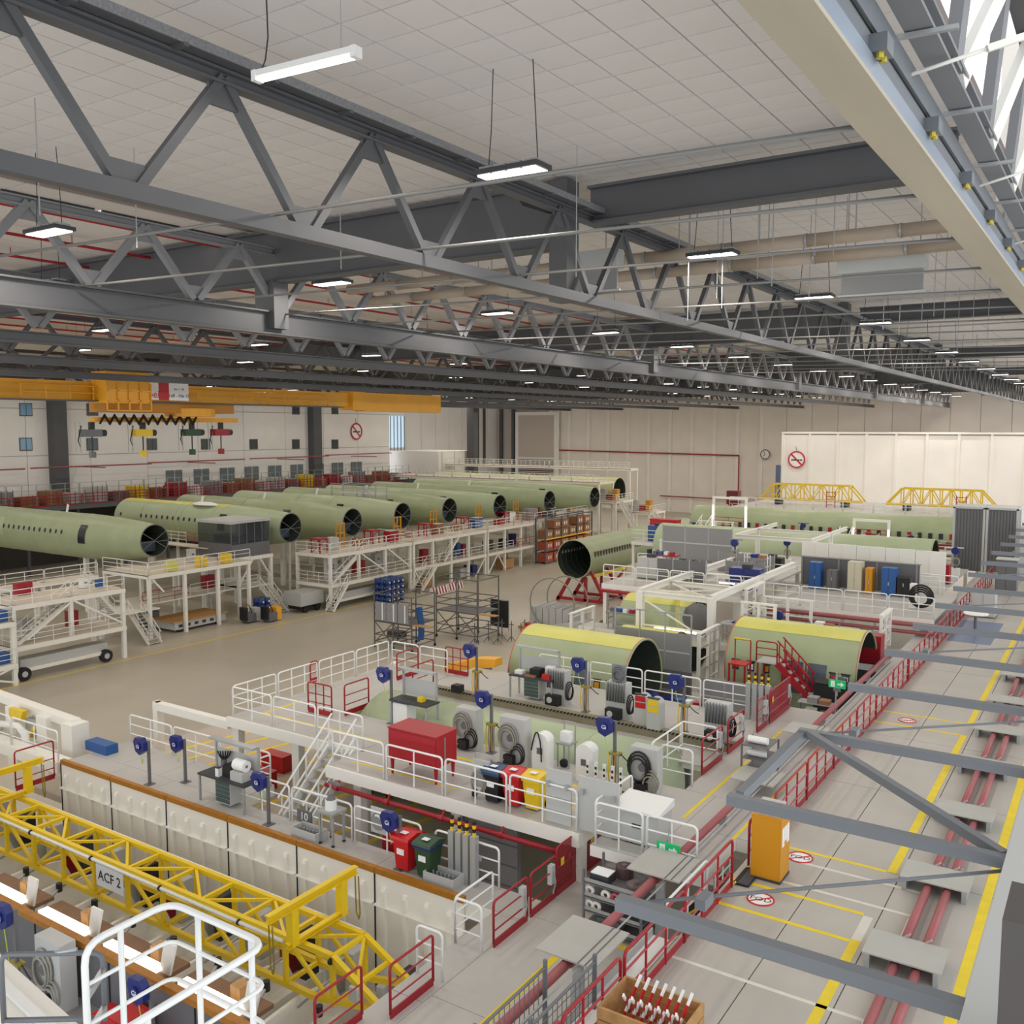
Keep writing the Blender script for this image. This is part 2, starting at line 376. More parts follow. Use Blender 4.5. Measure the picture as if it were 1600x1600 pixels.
for i, px in enumerate((678, 702, 727, 765, 784, 803)):
    d = FW + RT * ((px - 800) / FPX); t = 186.9 / d.y
    MB().box(d.x * t - .35, d.x * t + .35, 186.3, 187, 0, 26.5).obj('post', steel, wf)
dr = MB().box(-121.5, -109.5, 186.2, 186.5, 6, 21.8).obj('portal_frame', walll, wf)
MB().box(-120.6, -110.8, 186.15, 186.2, 11.2, 21.0).obj('shutter', mat('shutter_shade', (196, 184, 172), .8), wf)  # shade on the shutter is put into its colour
for k in range(9): MB().box(-120.6, -110.8, 186.05, 186.15, 6.4 + k * .5, 6.7 + k * .5).obj('louvre', mat('maroon_louvre', (96, 66, 62), .6), wf)
rm = struct(MB().box(-122, -109.5, 141, 153, 0, 13.6).obj('wall_room', walll), 'white flat-roofed room beside the dark column', 'wall')
for k in range(3): MB().box(-109.5, -109.4, 142 + k * 4, 142.08 + k * 4, 0, 13.5).obj('joint', wallj, rm)
tag(MB().box(-108.9, -107.2, 149.4, 150.8, 0, 26).obj('building_column', steel), 'tall dark steel column in front of the white room', 'column')
# clerestory at the right top
wc = struct(MB().box(-3.4, 9, 30, 30.3, 24.6, 28.9).obj('wall_clerestory', wallm), 'cream wall below the bright roof windows top right', 'wall')
MB().box(-3.4, 9, 30, 30.3, 31.6, 37).obj('upper_wall', wallm, wc)
wnd = struct(MB().box(-3.4, 9, 30.1, 30.2, 28.9, 31.6).obj('window_20', glass('roof_glazing', (225, 235, 240), .15)), 'bright strip of roof windows top right', 'window')
for k in range(7): MB().box(-3.4 + k * 2, -3.3 + k * 2, 29.95, 30.35, 28.9, 31.6).obj('mullion', white, wnd)
MB().box(-3.4, 9, 29.95, 30.35, 30.2, 30.32).obj('transom', white, wnd)
struct(MB().box(3.0, 14, -14, 30, 37, 37.3).obj('ceiling', ceilm), 'high roof above the aisle bay', 'ceiling')
struct(MB().box(-3.2, 12, 30.3, 188, 25.7, 26.0).obj('ceiling', ceilm), 'lower roof above the far end of the aisle', 'ceiling')
# ---- ceiling of big tiles
ce = struct(MB().box(-126, -3.2, -14, 190, 25.62, 26.0).obj('ceiling', ceilj), 'white tiled hall ceiling above the trusses', 'ceiling')
tm = MB().box(-.482, .482, -.482, .482, -.012, .035); tl = tm.obj('ceiling_tile', ceilm, ce); tl.location = (-3.8, 8.5, 25.595)
tme = tl.data; cells = []
for i in range(24):
    for j in range(68):
        x, y = -3.8 - i, 6.5 + j
        if (i, j) == (0, 2): continue
        v = Vector((x, y, 25.6 - H)); w = v.dot(FW)
        if w < 2: continue
        px = 800 + FPX * v.dot(RT) / w; py = 800 - FPX * v.dot(UP) / w
        cells.append((w if -60 < px < 1500 and py > -60 else 500 + w, x, y))
cells.sort()
for w, x, y in cells[:299]: link('ceiling_tile', tme, ce, loc=(x, y, 25.595))
rest = MB()
for w, x, y in cells[299:]: rest.box(x - .482, x + .482, y - .482, y + .482, 25.583, 25.62)
for x in range(-124, -28, 3):
    for y in range(-8, 186, 6): rest.box(x + .03, x + 2.97, y + .03, y + 5.97, 25.583, 25.62)
for x in range(-27, -4, 3):
    for y in range(75, 186, 6): rest.box(x + .03, x + 2.97, y + .03, y + 5.97, 25.583, 25.62)
rest.obj('ceiling_tiles', ceilm, ce, 'stuff')

for k in range(4):
    y = 12.5 + k * 3.4
    rl_ = struct(MB().box(-30.3, -29.3, y, y + 3.1, 25.53, 25.58).obj('window_%d' % (50 + k), mat('rooflight', (255, 250, 238), .5, emit=1.6)), 'bright rooflight strip in the ceiling beyond the first truss, %s' % ['nearest', 'second', 'third', 'fourth'][k], 'window')
    MB().box(-30.4, -30.3, y, y + 3.1, 25.45, 25.58).obj('frame', dark, rl_); MB().box(-29.3, -29.2, y, y + 3.1, 25.45, 25.58).obj('frame', dark, rl_)
# ================================================================== roof steel
def truss(x, zb, zt, y0, y1, sp, label, w=.2, chord=.3, runway=None, tray=False, m=steel):
    t = thing('roof_truss', label, 'truss', (x, (y0 + y1) / 2, zb))
    MB().ibeam((x, y0, zt), (x, y1, zt), chord, chord, .05).obj('top_chord', m, t)
    if runway: MB().ibeam((x, y0, runway), (x, y1, runway), .45, .85 if x > -30 else .5, .06).obj('runway_beam', steel, t)
    else: MB().bar((x, y0, zb), (x, y1, zb), chord, chord * 1.05).obj('bottom_chord', m, t)
    n = int((y1 - y0) / sp)
    A = MB().bar((0, 0, 0), (0, sp / 2 - .12, zt - zb), w, w); B = MB().bar((0, 0, 0), (0, -(sp / 2 - .12), zt - zb), w, w)
    a0 = b0 = None
    for k in range(n):
        y = y0 + sp * (k + .5)
        for mb, sgn in ((A, 1), (B, -1)):
            if (a0 if sgn > 0 else b0) is None:
                o = mb.obj('diagonal', m, t); o.location = (x, y + .1 * sgn, zb)
                if sgn > 0: a0 = o.data
                else: b0 = o.data
            else: link('diagonal', a0 if sgn > 0 else b0, t, loc=(x, y + .1 * sgn, zb))
    g = MB().box(-.03, .03, -.3, .3, -.2, .2); gm = None
    for k in range(min(n, 12)):
        for yy, zz in ((y0 + sp * (k + .5), zb + .26), (y0 + sp * k, zt - .3)):
            if gm is None: o = g.obj('gusset', m, t); o.location = (x, yy, zz); gm = o.data
            else: link('gusset', gm, t, loc=(x, yy, zz))
    if tray:
        MB().box(x - .1, x + .42, y0, y1, zt + .15, zt + .17).obj('cable_tray', m, t)
        MB().bar((x + .42, y0, zt + .22), (x + .42, y1, zt + .22), .03, .16).obj('cable_tray_side', mat('perforated_tray', (122, 122, 124), .5, 0, .2, 20), t)
        for k in range(26): MB().box(x - .12, x + .44, y0 + 1.9 * k + .8, y0 + 1.9 * k + .9, zt + .09, zt + .15).obj('bracket', m, t)
        MB().tube([(x - .05, y0 + 20.6, zt + .1), (x - .25, y0 + 21.4, zt - .12), (x - .2, y0 + 22.6, zt - .1), (x - .05, y0 + 23.6, zt + .1)], .06, 6).obj('sagging_cable', rubber, t)
    return t
truss(-13.25, 21.97, 24.25, 7.3 - 7.6, 183, 3.8, 'long dark grey roof truss with cable tray crossing the near ceiling', tray=True, w=.16, chord=.26)
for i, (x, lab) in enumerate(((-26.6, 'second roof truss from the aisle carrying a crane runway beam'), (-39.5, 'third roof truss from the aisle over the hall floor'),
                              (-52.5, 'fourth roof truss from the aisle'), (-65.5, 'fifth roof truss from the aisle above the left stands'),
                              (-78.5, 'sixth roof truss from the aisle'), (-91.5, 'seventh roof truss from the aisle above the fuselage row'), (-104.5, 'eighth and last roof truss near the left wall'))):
    truss(x, 22.6, 24.7, -3.8 + 1.9 * (i % 2), 183, 3.8 if i < 3 else 5.2, lab, w=.22, runway=22.12, chord=.28, m=mat('lamplit_truss_steel', (128, 128, 130), .45, 0, .04, .8) if i in (0, 1) else steel)  # lamp light on these two trusses is put into a lighter steel colour
tR = thing('roof_truss', 'heavy grey truss with cream diagonals beside the roof windows top right', 'truss', (-2.1, 50, 22.7)); gts = mat('grey_truss_steel', (122, 122, 124), .5, 0, .04, .8)
MB().ibeam((-1.75, 5, 25.6), (-1.75, 110, 25.6), .5, .6, .06).obj('top_chord', steel, tR); MB().ibeam((-2.15, 5, 22.85), (-2.15, 110, 22.85), .3, .3, .05).obj('bottom_chord', gts, tR)
for k in range(30):
    y = 6.9 + k * 3.3
    MB().bar((-2.1, y, 22.9), (-1.9, y, 25.3), .16, .42, side=(0, 1, 0)).obj('vertical', gts, tR); MB().bar((-2.1, y + .5, 22.9), (-1.8, y + 2.9, 25.2), .14, .3).obj('diagonal', white, tR); MB().box(-1.85, -1.8, y + 2.6, y + 3.1, 24.9, 25.35).obj('gusset', gts, tR)
    if k % 3 == 0: MB().ibeam((-1.7, y + .3, 25.4), (6, y + .3, 25.8), .3, .5, .05).obj('roof_beam', steel, tR)
rw = thing('crane_runway', 'broad blue grey crane runway beam with pale underside top right', 'crane beam', (-2.6, 60, 21.9))
MB().box(-2.9, -2.36, 6, 180, 21.85, 21.9).obj('bottom_flange', mat('worn_tan_flange', (182, 172, 152), .55, 0, .12, .8, stretch=(1, .1, 1)), rw)
MB().box(-2.42, -2.36, 6, 180, 21.9, 22.1).obj('lower_web', mat('skylit_web', (142, 152, 166), .35, .2), rw)  # blue skylight falling on this face is put into its colour
MB().box(-2.46, -2.4, 6, 180, 22.1, 22.34).obj('upper_web', steel2, rw); MB().box(-2.44, -2.38, 6, 180, 22.34, 22.37).obj('conductor_gap', rubber, rw)
MB().box(-2.46, -2.36, 6, 180, 22.37, 22.64).obj('side_channel', steel2, rw); MB().box(-2.9, -2.4, 6, 180, 22.62, 22.66).obj('top_flange', steel, rw); MB().box(-2.9, -2.86, 6, 180, 21.9, 22.62).obj('back_web', steel, rw)
for k in range(16):
    y = 7.2 + k * 3.1
    c = MB().box(-2.4, -2.22, y, y + .3, 22.12, 22.3).obj('rail_clamp', steel2, rw)
    for q in (.06, .2): MB().cyl((-2.3, y + q, 22.06), (-2.3, y + q, 22.12), .04, 8).obj('bolt', mat('brass', (190, 170, 60), .4, .5), c)
    MB().bar((-2.38, y + 1.2, 22.66), (-1.75, y + 1.25, 22.66), .07, .05).obj('bracket', galv, rw)
    if k % 2: MB().tube([(-2.38, y + 2, 22.5), (-1.2, y + 2.6, 22.9)], .025).obj('tie_bar', white, rw); MB().bar((-1.6, y + 2.35, 22.75), (-1.2, y + 2.6, 22.9), .06, .08).obj('turnbuckle', white, rw)
# cross girders
for i, (y, z0) in enumerate(((24.4, 24.12), (57.2, 24.3), (90, 24.3), (123, 24.3), (156, 24.3))):
    g = thing('cross_girder', '%s dark grey girder crossing below the ceiling' % ('nearest', 'second', 'third', 'fourth', 'fifth')[i], 'girder', (-60, y, z0))
    MB().ibeam((-13.3, y, (z0 + 25.2) / 2), (-3.6, y, (z0 + 25.2) / 2), .5, 25.2 - z0, .08).obj('beam', steel, g)
    MB().ibeam((-118, y + .02, 24.5), (-14.5, y + .02, 24.5), .5, 1.9, .08).obj('deep_beam', steel, g)
    MB().box(-14.5, -13.9, y - .35, y + .35, 22, 25.5).obj('hanger', steel, g)
    MB().box(-27.2, -26.2, y - .35, y + .35, 21.9, 23.6).obj('hanger', steel, g)
# tie rods below the ceiling
tr = None
for k in range(15):
    y = 12.3 + 4.1 * k
    if tr is None:
        tr = tag(MB().tube([(-2.95, y, 22.0), (-26.3, y, 22.45)], .035, 6).obj('tie_rod', mat('pale_tie_rod', (128, 126, 122), .4, .2)), 'thin steel tie rod spanning below the trusses', 'rod', 'tie rods spanning below the trusses')
        tr0 = y
    else: o = tr.copy(); COL.objects.link(o); o.location = (0, y - tr0, 0)
# ducts
for k, (y, z, r) in enumerate(((29.4, 24.0, .2), (30.3, 23.62, .19))):
    dct = thing('insulated_duct', '%s of the two tan insulated ducts under the ceiling' % ('upper', 'lower')[k], 'duct', (-16, y, z))
    for q in range(9):
        x0 = -27.5 + q * 2.72; MB().cyl((x0, y, z), (x0 + 2.66, y, z), r, 16).obj('duct_section', tan, dct, smooth=True)
        MB().cyl((x0 + 2.66, y, z), (x0 + 2.72, y, z), r + .02, 16).obj('clip', galv, dct)
        MB().tube([(x0 + 1.2, y, z + r), (x0 + 1.2, y, 25.55)], .02, 5).obj('hanger_rod', galv, dct)
# cloth banners hung below the ducts
for k, (x0, x1, y, z) in enumerate(((-15.5, -13.6, 26.9, 23.4), (-7.9, -5.3, 30.95, 23.2))):
    b = thing('hanging_screen', ('grey hanging screen left of the ducts', 'grey hanging screen with clear lower strip by the runway beam')[k], 'screen', ((x0 + x1) / 2, y, z - 1))
    MB().box(x0, x1, y - .25, y + .25, z - .1, z + .5).obj('box', greyp, b)
    MB().box(x0 + .1, x1 - .1, y - .02, y + .02, z - .75, z - .1).obj('cloth', greym, b); MB().box(x0, x1, y - .05, y + .05, z - .8, z - .74).obj('bottom_bar', greyp, b)
    for q in (x0 + .2, x1 - .2): MB().tube([(q, y, z + .5), (q, y, 25.54)], .015, 5).obj('suspension_rod', galv, b)
for k, (x, y, z) in enumerate(((-11.6, 27.6, 21.6), (-11.2, 29, 22.4), (-10.8, 28.4, 22.0), (-9.2, 27, 22.6), (-8.9, 27.4, 22.4), (-12.2, 21.6, 22.2), (-7.4, 26.4, 23), (-7.0, 26.8, 23), (-6.2, 38, 22.4), (-5.9, 38.4, 22.2), (-8.4, 40, 22.2), (-7.9, 40.6, 22), (-7.2, 41.4, 22.4), (-5.4, 47, 22), (-6.4, 50, 22.2), (-7.6, 54, 22.2), (-9.4, 33, 22.6), (-20.5, 12, 23), (-22, 15.5, 23), (-19, 20, 22.8))):
    tag(MB().tube([(x, y, z), (x, y, 25.54)], .014, 5).obj('hanger_rod', galv), 'thin hanger rod below the ceiling', 'rod', 'hanger rods below the ceiling')
for k in range(9):
    x = -29.5 - k * 4.3; t = thing('sprinkler_pipe', 'red sprinkler pipe under the ceiling beyond the second truss', 'pipe', (x, 60, 25.2), 'red sprinkler pipes under the ceiling')
    MB().tube([(x, 8, 25.2), (x, 130, 25.2)], .06, 5).obj('pipe', redm, t)
    for q in range(6): MB().tube([(x, 12 + q * 9, 25.2), (x, 12 + q * 9, 25.54)], .02, 4).obj('hanger', redm, t)
# ---- lamps
def lamp_proto():
    t = thing('high_bay_lamp', 'x', 'lamp', (0, 0, 23.4), 'high bay lamps hanging from the hall ceiling')
    MB().box(-.75, .75, -.3, .3, 23.45, 23.55).obj('housing', dark, t)
    for k in range(4):
        MB().box(-.71 + k * .365, -.41 + k * .365, -.24, .24, 23.42, 23.45).obj('led_panel', lampm, t)
        MB().box(-.7 + k * .365, -.42 + k * .365, -.2, .2, 23.55, 23.62).obj('heat_sink', galv, t)
    for a in (-.6, .6): MB().tube([(a, 0, 23.6), (a * .9, .02, 24.4), (a * .8, 0, 25.58)], .012, 4).obj('suspension_cable', black, t)
    return t
LP = None; spots = []
for X in (-10.7,): spots += [(X, 16.3 + 11 * k) for k in range(15)]
for X in (-24.2, -33, -46, -59, -72, -85, -98, -111): spots += [(X, (14.4 if X == -24.2 else 9) + (10.6 if X > -50 else 14) * k) for k in range(16 if X > -50 else 12)]
spots += [(-4.8 if k else -5.2, 8 + 13 * k) for k in range(0)]
for X, Y in spots:
    if X == -10.7: lab = 'bright LED lamp in the row nearest the aisle'
    elif X == -24.2: lab = 'LED lamp hanging beside the second truss'
    else: lab = 'small distant LED lamp among the trusses'
    if LP is None:
        LP = lamp_proto(); LP['label'] = lab; LP.location = (X, Y, 23.4)
    else: dup(LP, (X, Y, 23.4), None, lab)
    ld = bpy.data.lights.new('lamp_light', 'AREA'); ld.shape = 'RECTANGLE'; ld.size = 1.4; ld.size_y = .5; ld.energy = LAMP_W * (1.9 if Y > 140 else 1.0)
    ld.color = (1, .935, .855)
    lo = bpy.data.objects.new('lamp_light', ld); COL.objects.link(lo); lo.location = (X, Y, 23.40)
# tube lamp near the camera
tl_ = thing('tube_lamp', 'long white tube lamp hanging on a cable at the top', 'lamp', (-11, 11, 24))
a, b = at(402, 122, 24.0), at(556, 84, 24.0)
MB().bar(a + Vector((0, 0, .05)), b + Vector((0, 0, .05)), .16, .1).obj('housing', whiteb, tl_)
MB().bar(a - Vector((0, 0, .03)), b - Vector((0, 0, .03)), .13, .06).obj('diffuser', tubem, tl_)
for p in (a, b): MB().cb(p + Vector((0, 0, .02)), (.1, .18, .17)).obj('end_cap', whiteb, tl_)
MB().tube([a + Vector((.1, 0, .1)), a + Vector((.2, 0, .25)), a + Vector((.25, .02, .6)), a + Vector((.25, 0, 1.48))], .012, 5).obj('cable', black, tl_)
MB().tube([b + Vector((-.3, 0, .1)), b + Vector((-.3, 0, 1.48))], .008, 5).obj('suspension_wire', galv, tl_)
ld = bpy.data.lights.new('tube_light', 'AREA'); ld.size = 1.8; ld.size_y = .12; ld.shape = 'RECTANGLE'; ld.energy = 60; ld.color = (1, .94, .86)
lo = bpy.data.objects.new('tube_light', ld); COL.objects.link(lo); lo.location = (a + b) / 2 - Vector((0, 0, .08)); lo.rotation_euler = (0, 0, math.atan2((b - a).y, (b - a).x))
# ---- crane bridge at the left
cr = thing('bridge_crane', 'yellow orange bridge crane with hoists at the upper left', 'crane', (-70, 60, 20))
CX = -70
MB().box(CX - .6, CX + .6, 20, 88, 20.45, 21.9).obj('main_girder', orange, cr)
MB().box(CX + .6, CX + 1.6, 20, 72, 20.3, 20.4).obj('walkway', steel, cr)
MB().box(CX - .7, CX + .9, 76, 89.5, 20.0, 22.0).obj('end_carriage', orange, cr); MB().box(CX - .9, CX + 1.1, 74, 76, 20.1, 22.4).obj('end_bracket', orange, cr)
for y0 in (38, 46, 54, 62):
    rail((CX + 1.5, y0), (CX + 1.5, y0 + 7.8), 20.4, '', orange, h=1.1, r=.05, mids=1, posts=3, parent=cr)
MB().box(CX + .7, CX + 2.6, 44.2, 48.2, 20.2, 22.7).obj('trolley_cab', orange, cr)
for k in range(5):
    MB().bar((CX + 2.7, 44.2 + k, 19.6), (CX + 2.7, 44.2 + k, 21.8), .1).obj('cage_bar', orange, cr)
for z in (19.6, 20.4, 21.2): MB().bar((CX + 2.7, 44.2, z), (CX + 2.7, 48.2, z), .1).obj('cage_bar', orange, cr)
MB().box(CX - 1, CX + 1.2, 45, 58, 19.5, 20.3).obj('lower_trolley', mat('shaded_orange', (190, 128, 30), .5), cr)  # darker copy of the crane orange, shade put into the colour
MB().cyl((CX, 54, 19.2), (CX, 54, 19.9), 2.2, 20).obj('slewing_ring', orange, cr)
MB().box(CX - .3, CX + .5, 44.5, 59, 18.7, 19.1).obj('hoist_beam', orange, cr)
zz = [(CX + .7, 44.8 + k * .45, 19.25 if k % 2 else 18.55) for k in range(22)]
MB().tube(zz, .09, 5).obj('festoon_cable', rubber, cr)
sgn = MB().box(CX + 1.75, CX + 1.8, 48.6, 52.6, 20.55, 22.2).obj('sign_board', signwhite, cr)
MB().box(CX + 1.8, CX + 1.82, 49.6, 50.6, 20.55, 22.2).obj('red_square', redb, sgn)
text('lettering', 'oei', .9, rpr, sgn, (CX + 1.83, 49.1, 21.0), (0, 1, 0), (0, 0, 1)); text('lettering', '1x8 - Hal 10', .42, blk, sgn, (CX + 1.83, 51.6, 20.95), (0, 1, 0), (0, 0, 1)); text('lettering', 'Nr 1  10', .28, blk, sgn, (CX + 1.83, 51.6, 21.5), (0, 1, 0), (0, 0, 1))
for y, m_, lab in ((44.5, steel2, 'blue grey'), (49.2, yellow, 'yellow'), (54.2, bingreen, 'green'), (57.4, redm, 'red')):
    h_ = thing('chain_hoist', '%s chain hoist hanging under the bridge crane' % lab, 'hoist', (CX, y, 17.2))
    MB().box(CX - .4, CX + .4, y - .9, y + .7, 17.5, 18.1).obj('motor', m_, h_); MB().cyl((CX, y + .7, 17.8), (CX, y + 1.2, 17.8), .28, 10).obj('drum', dark, h_)
    MB().tube([(CX, y, 17.5), (CX, y, 16.2)], .06, 5).obj('chain', dark, h_); MB().cb((CX, y, 16.05), (.4, .4, .5)).obj('hook_block', m_, h_)
    MB().tube([(CX, y - .9, 18.4), (CX, y - 1.2, 17.2), (CX, y - .9, 16.3), (CX, y - .6, 17.2)], .05, 5).obj('power_cable', rubber, h_)
    MB().box(CX - .15, CX + .15, y - .2, y + .2, 18.1, 18.7).obj('beam_trolley', dark, h_)
    for q in (-1.4, -1.0): MB().bar((CX, y + q, 18.7), (CX, y + q, 16.2), .05).obj('ladder_rail', galv, h_)
# ---- horizontal bracing near the camera on the right
br = thing('bracing_frame', 'grey blue horizontal bracing frame between aisle and camera', 'bracing', (-2, 10, 14))
for k in range(16):
    y = 7.3 + k * 2.82
    MB().bar((-3.65, y, 14), (-.75, y, 14), .12, .12).obj('cross_beam', steel2, br)
    if k % 2 == 0:
        MB().tube([(-3.6, y + .1, 13.95), (-.8, y + 2.7, 13.95)], .018, 6).obj('tie_rod', steel2, br)
        MB().cb((-3.0, y + .45, 14.0), (.1, .2, .1)).obj('rod_anchor', steel2, br)
MB().bar((-3.5, 12.9, 14.02), (-.8, 10.2, 14.02), .1, .1).obj('diagonal', steel2, br)
MB().bar((-3.6, 12.9, 13.98), (-3.98, 11.5, 13.5), .12, .12).obj('diagonal', steel2, br)
MB().box(-.78, -.45, 3, 60, 13.85, 14.1).obj('edge_beam', greyp, br)
tag(MB().box(-.5, -.1, 6.4, 7.0, 0, 15.2).obj('building_column', mat('brown_grey_column', (78, 72, 70), .5)), 'dark column at the right edge close to the camera', 'column')
# ================================================================== left line: fuselages and stands
def fuselage(name, x0, x1, y, z, r, label, cat, group=None, tail=None, wins=True, topc=None, m=None, rear=True, nw=26, door=True, seg=28):
    """barrel along X, open at x1; the last part tapers to radius tail"""
    m = m or green
    t = thing(name, label, cat, ((x0 + x1) / 2, y, z - r), group)
    st = [(x0, r, 0)]
    if tail:
        L = x1 - x0
        for q, rr in ((.0, 1), (.35, .97), (.7, .83), (1, .0)):
            xx = x1 - 9 * (1 - q); k = tail / r; s_ = 1 - (1 - k) * (q ** 1.6)
            st.append((xx, r * s_, (r - r * s_) * .35))
    else: st.append((x1, r, 0))
    def ring(xx, rr, dz):
        return [(xx, y + rr * math.sin(k * 2 * math.pi / seg), z + dz + rr * math.cos(k * 2 * math.pi / seg)) for k in range(seg)]
    mb = MB(); vs = []
    for q in st: vs += ring(*q)
    n = len(st); fs = []
    for i in range(n - 1):
        for k in range(seg):
            fs.append((i * seg + k, i * seg + (k + 1) % seg, (i + 1) * seg + (k + 1) % seg, (i + 1) * seg + k))
    mb.add(vs, fs); mb.sm = True
    sk = mb.obj('skin', m, t, smooth=True)
    if topc:
        mb = MB(); vs = []; a0, a1, ms = topc; rr = r * 1.003
        pts = [R(a0 + (a1 - a0) * k / 8) for k in range(9)]
        for xx in (x0 + .05, x1 - .05 if not tail else x1 - 9): vs += [(xx, y + rr * math.sin(q), z + rr * math.cos(q)) for q in pts]
        mb.add(vs, [(k, k + 1, 10 + k, 9 + k) for k in range(8)]); mb.obj('crown_panel', ms, t, smooth=True)
    # inside shell, end ring
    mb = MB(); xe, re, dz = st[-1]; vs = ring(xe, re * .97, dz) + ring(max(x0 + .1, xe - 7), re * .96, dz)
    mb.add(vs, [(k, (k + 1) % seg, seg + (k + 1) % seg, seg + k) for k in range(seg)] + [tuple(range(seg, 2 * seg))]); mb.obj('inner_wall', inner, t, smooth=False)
    er = MB().tube([(xe, y + re * .985 * math.sin(k * 2 * math.pi / seg), z + dz + re * .985 * math.cos(k * 2 * math.pi / seg)) for k in range(seg)], .05, 5, True)
    er.obj('end_frame', greyd if tail else green, t)
    if tail:
        for a in (32, 148): MB().bar((xe, y + re * math.cos(R(a)), z + dz + re * math.sin(R(a))), (xe, y - re * math.cos(R(a)), z + dz - re * math.sin(R(a))), .05).obj('brace', greyd, t)
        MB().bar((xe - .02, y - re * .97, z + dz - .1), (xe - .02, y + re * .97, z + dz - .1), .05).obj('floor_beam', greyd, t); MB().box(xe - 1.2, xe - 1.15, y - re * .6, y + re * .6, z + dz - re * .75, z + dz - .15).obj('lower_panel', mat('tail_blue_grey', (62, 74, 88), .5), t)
        for xx in (x0 + 5, x0 + 12, x1 - 16, x1 - 10):
            if xx > x0 + 1: MB().tube([(xx, y + r * 1.002 * math.sin(k * math.pi / 18), z + r * 1.002 * math.cos(k * math.pi / 18)) for k in range(-20, 10)], .025, 4).obj('seam', greenl if m is green else green, t)
        for xx in (x0 + 4, x1 - 11): MB().box(xx - .2, xx + .2, y - .2, y + .2, 0, z - r + .05).obj('support', white, t)
        MB().box(x1 - 7.0, x1 - 5.2, y - r * .8 - .1, y - r * .8 + .05, z + .1, z + .18).obj('stencil', signwhite, t)
    mb = MB(); vs = ring(x0, r * .995, 0); mb.add(vs, [tuple(range(seg))]); mb.obj('bulkhead', m if tail else inner, t)
    if wins:
        wm0 = None; ang = R(-76)
        for k in range(nw):
            xx = x1 - (11.5 if tail else .5) - k * .95 * (r / 2.2)
            if xx < x0 + .5: break
            if tail and k in (12, 13, 14): continue
            py, pz = y + r * 1.004 * math.sin(ang), z + r * 1.004 * math.cos(ang)
            if wm0 is None:
                w_ = MB(); w_.cyl((0, -.015, 0), (0, .015, 0), .2, 8); o = w_.obj('window', windowm, t); o.scale = (.8, 1, 1.15); o.location = (xx, py, pz); o.rotation_euler = (-R(14), 0, 0); wm0 = o.data
            else:
                o = link('window', wm0, t, loc=(xx, py, pz)); o.scale = (.8, 1, 1.15); o.rotation_euler = (-R(14), 0, 0)
    if tail and door:
        for xx, w, h_, mm in ((x1 - 8.2, 1.1, 2.0, windowm), (x1 - 22.6, 1.0, 1.8, greenl)):
            d_ = MB()
            for (a0, a1) in ((-100, -52),):
                pts = [R(a0 + (a1 - a0) * k / 5) for k in range(6)]; rr = r * 1.006
                vs = [(xa, y + rr * math.sin(q), z + rr * math.cos(q)) for xa in (xx - w / 2, xx + w / 2) for q in pts]
                d_.add(vs, [(k, k + 1, 7 + k, 6 + k) for k in range(5)])
            d_.obj('door_opening' if mm is windowm else 'door', mm, t, smooth=True)
        MB().bar((x1 - 14, y, z + r * .96), (x1 - 13.7, y, z + r + .75), .06, .3).obj('antenna', signwhite, t)
    return t
fusdat = [(-96, -74.5, 53.2), (-98.5, -71.5, 67.2), (-98, -70.0, 74.8), (-98, -70.3, 83.6), (-98, -70.0, 92.3), (-99, -68.5, 101.3), (-99, -67, 111.5), (-99, -65.5, 122)]
ordw = ['nearest', 'second', 'third', 'fourth', 'fifth', 'sixth', 'seventh', 'farthest']
for i, (x0, x1, y) in enumerate(fusdat):
    if i == 0: x0 = -109.8
    fuselage('aircraft_fuselage', x0, x1, y, 7.7 if i else 7.6, 2.2 if i < 5 else 2.0, '%s green aircraft fuselage in the left row' % ordw[i], 'fuselage', 'green fuselages in the left row', tail=1.5, wins=i < 4, nw=26 if i < 2 else 14,
             topc=(-25, 20, ygreen) if i in (1,) else None, m=green if i % 2 == 0 else greenl)
ant = thing('antenna_fairing', 'white oval antenna fairing on top of the second fuselage', 'fairing', (-86, 66.5, 9.9))
mb = MB(); vs = []; 
for k in range(16):
    for q, rr in ((0, 1), (.18, .85), (.3, .5)): vs.append((-84 + 2.0 * rr * math.cos(k * math.pi / 8), 66.5 + .8 * rr * math.sin(k * math.pi / 8), 9.8 + q))
mb.add(vs, [(k * 3 + j, ((k + 1) % 16) * 3 + j, ((k + 1) % 16) * 3 + j + 1, k * 3 + j + 1) for k in range(16) for j in range(2)] + [tuple(k * 3 + 2 for k in range(16))]).obj('dome', signwhite, ant, smooth=True)
def stair(t, x, y0, z0, y1, z1, w=1.0, m=white, axis='y', n=None, rails=True):
    """open tread stair as parts of t; runs along y (x fixed) or along x"""
    def P(u, s, z): return (x + s, u, z) if axis == 'y' else (u, x + s, z)
    for s in (-w / 2, w / 2):
        MB().bar(P(y0, s, z0 + .05), P(y1, s, z1), .07, .26).obj('stringer', m, t)
        if rails:
            for dz in (.45, 1.0): MB().tube([P(y0, s, z0 + dz), P(y1, s, z1 + dz)], .035, 5).obj('handrail', m, t)
            for k in range(5):
                q = (k + .3) / 4.6; MB().tube([P(y0 + (y1 - y0) * q, s, z0 + (z1 - z0) * q), P(y0 + (y1 - y0) * q, s, z0 + (z1 - z0) * q + 1.0)], .03, 5).obj('baluster', m, t)
    n = n or max(3, int(abs(z1 - z0) / .24)); tm_ = None
    for k in range(n):
        q = (k + .5) / n; u = y0 + (y1 - y0) * q; c = P(u, 0, z0 + (z1 - z0) * q)
        if tm_ is None:
            o = MB().cb((0, 0, 0), (w, .26, .04) if axis == 'y' else (.26, w, .04)).obj('tread', greyp, t); o.location = c; tm_ = o.data
        else: link('tread', tm_, t, loc=c)
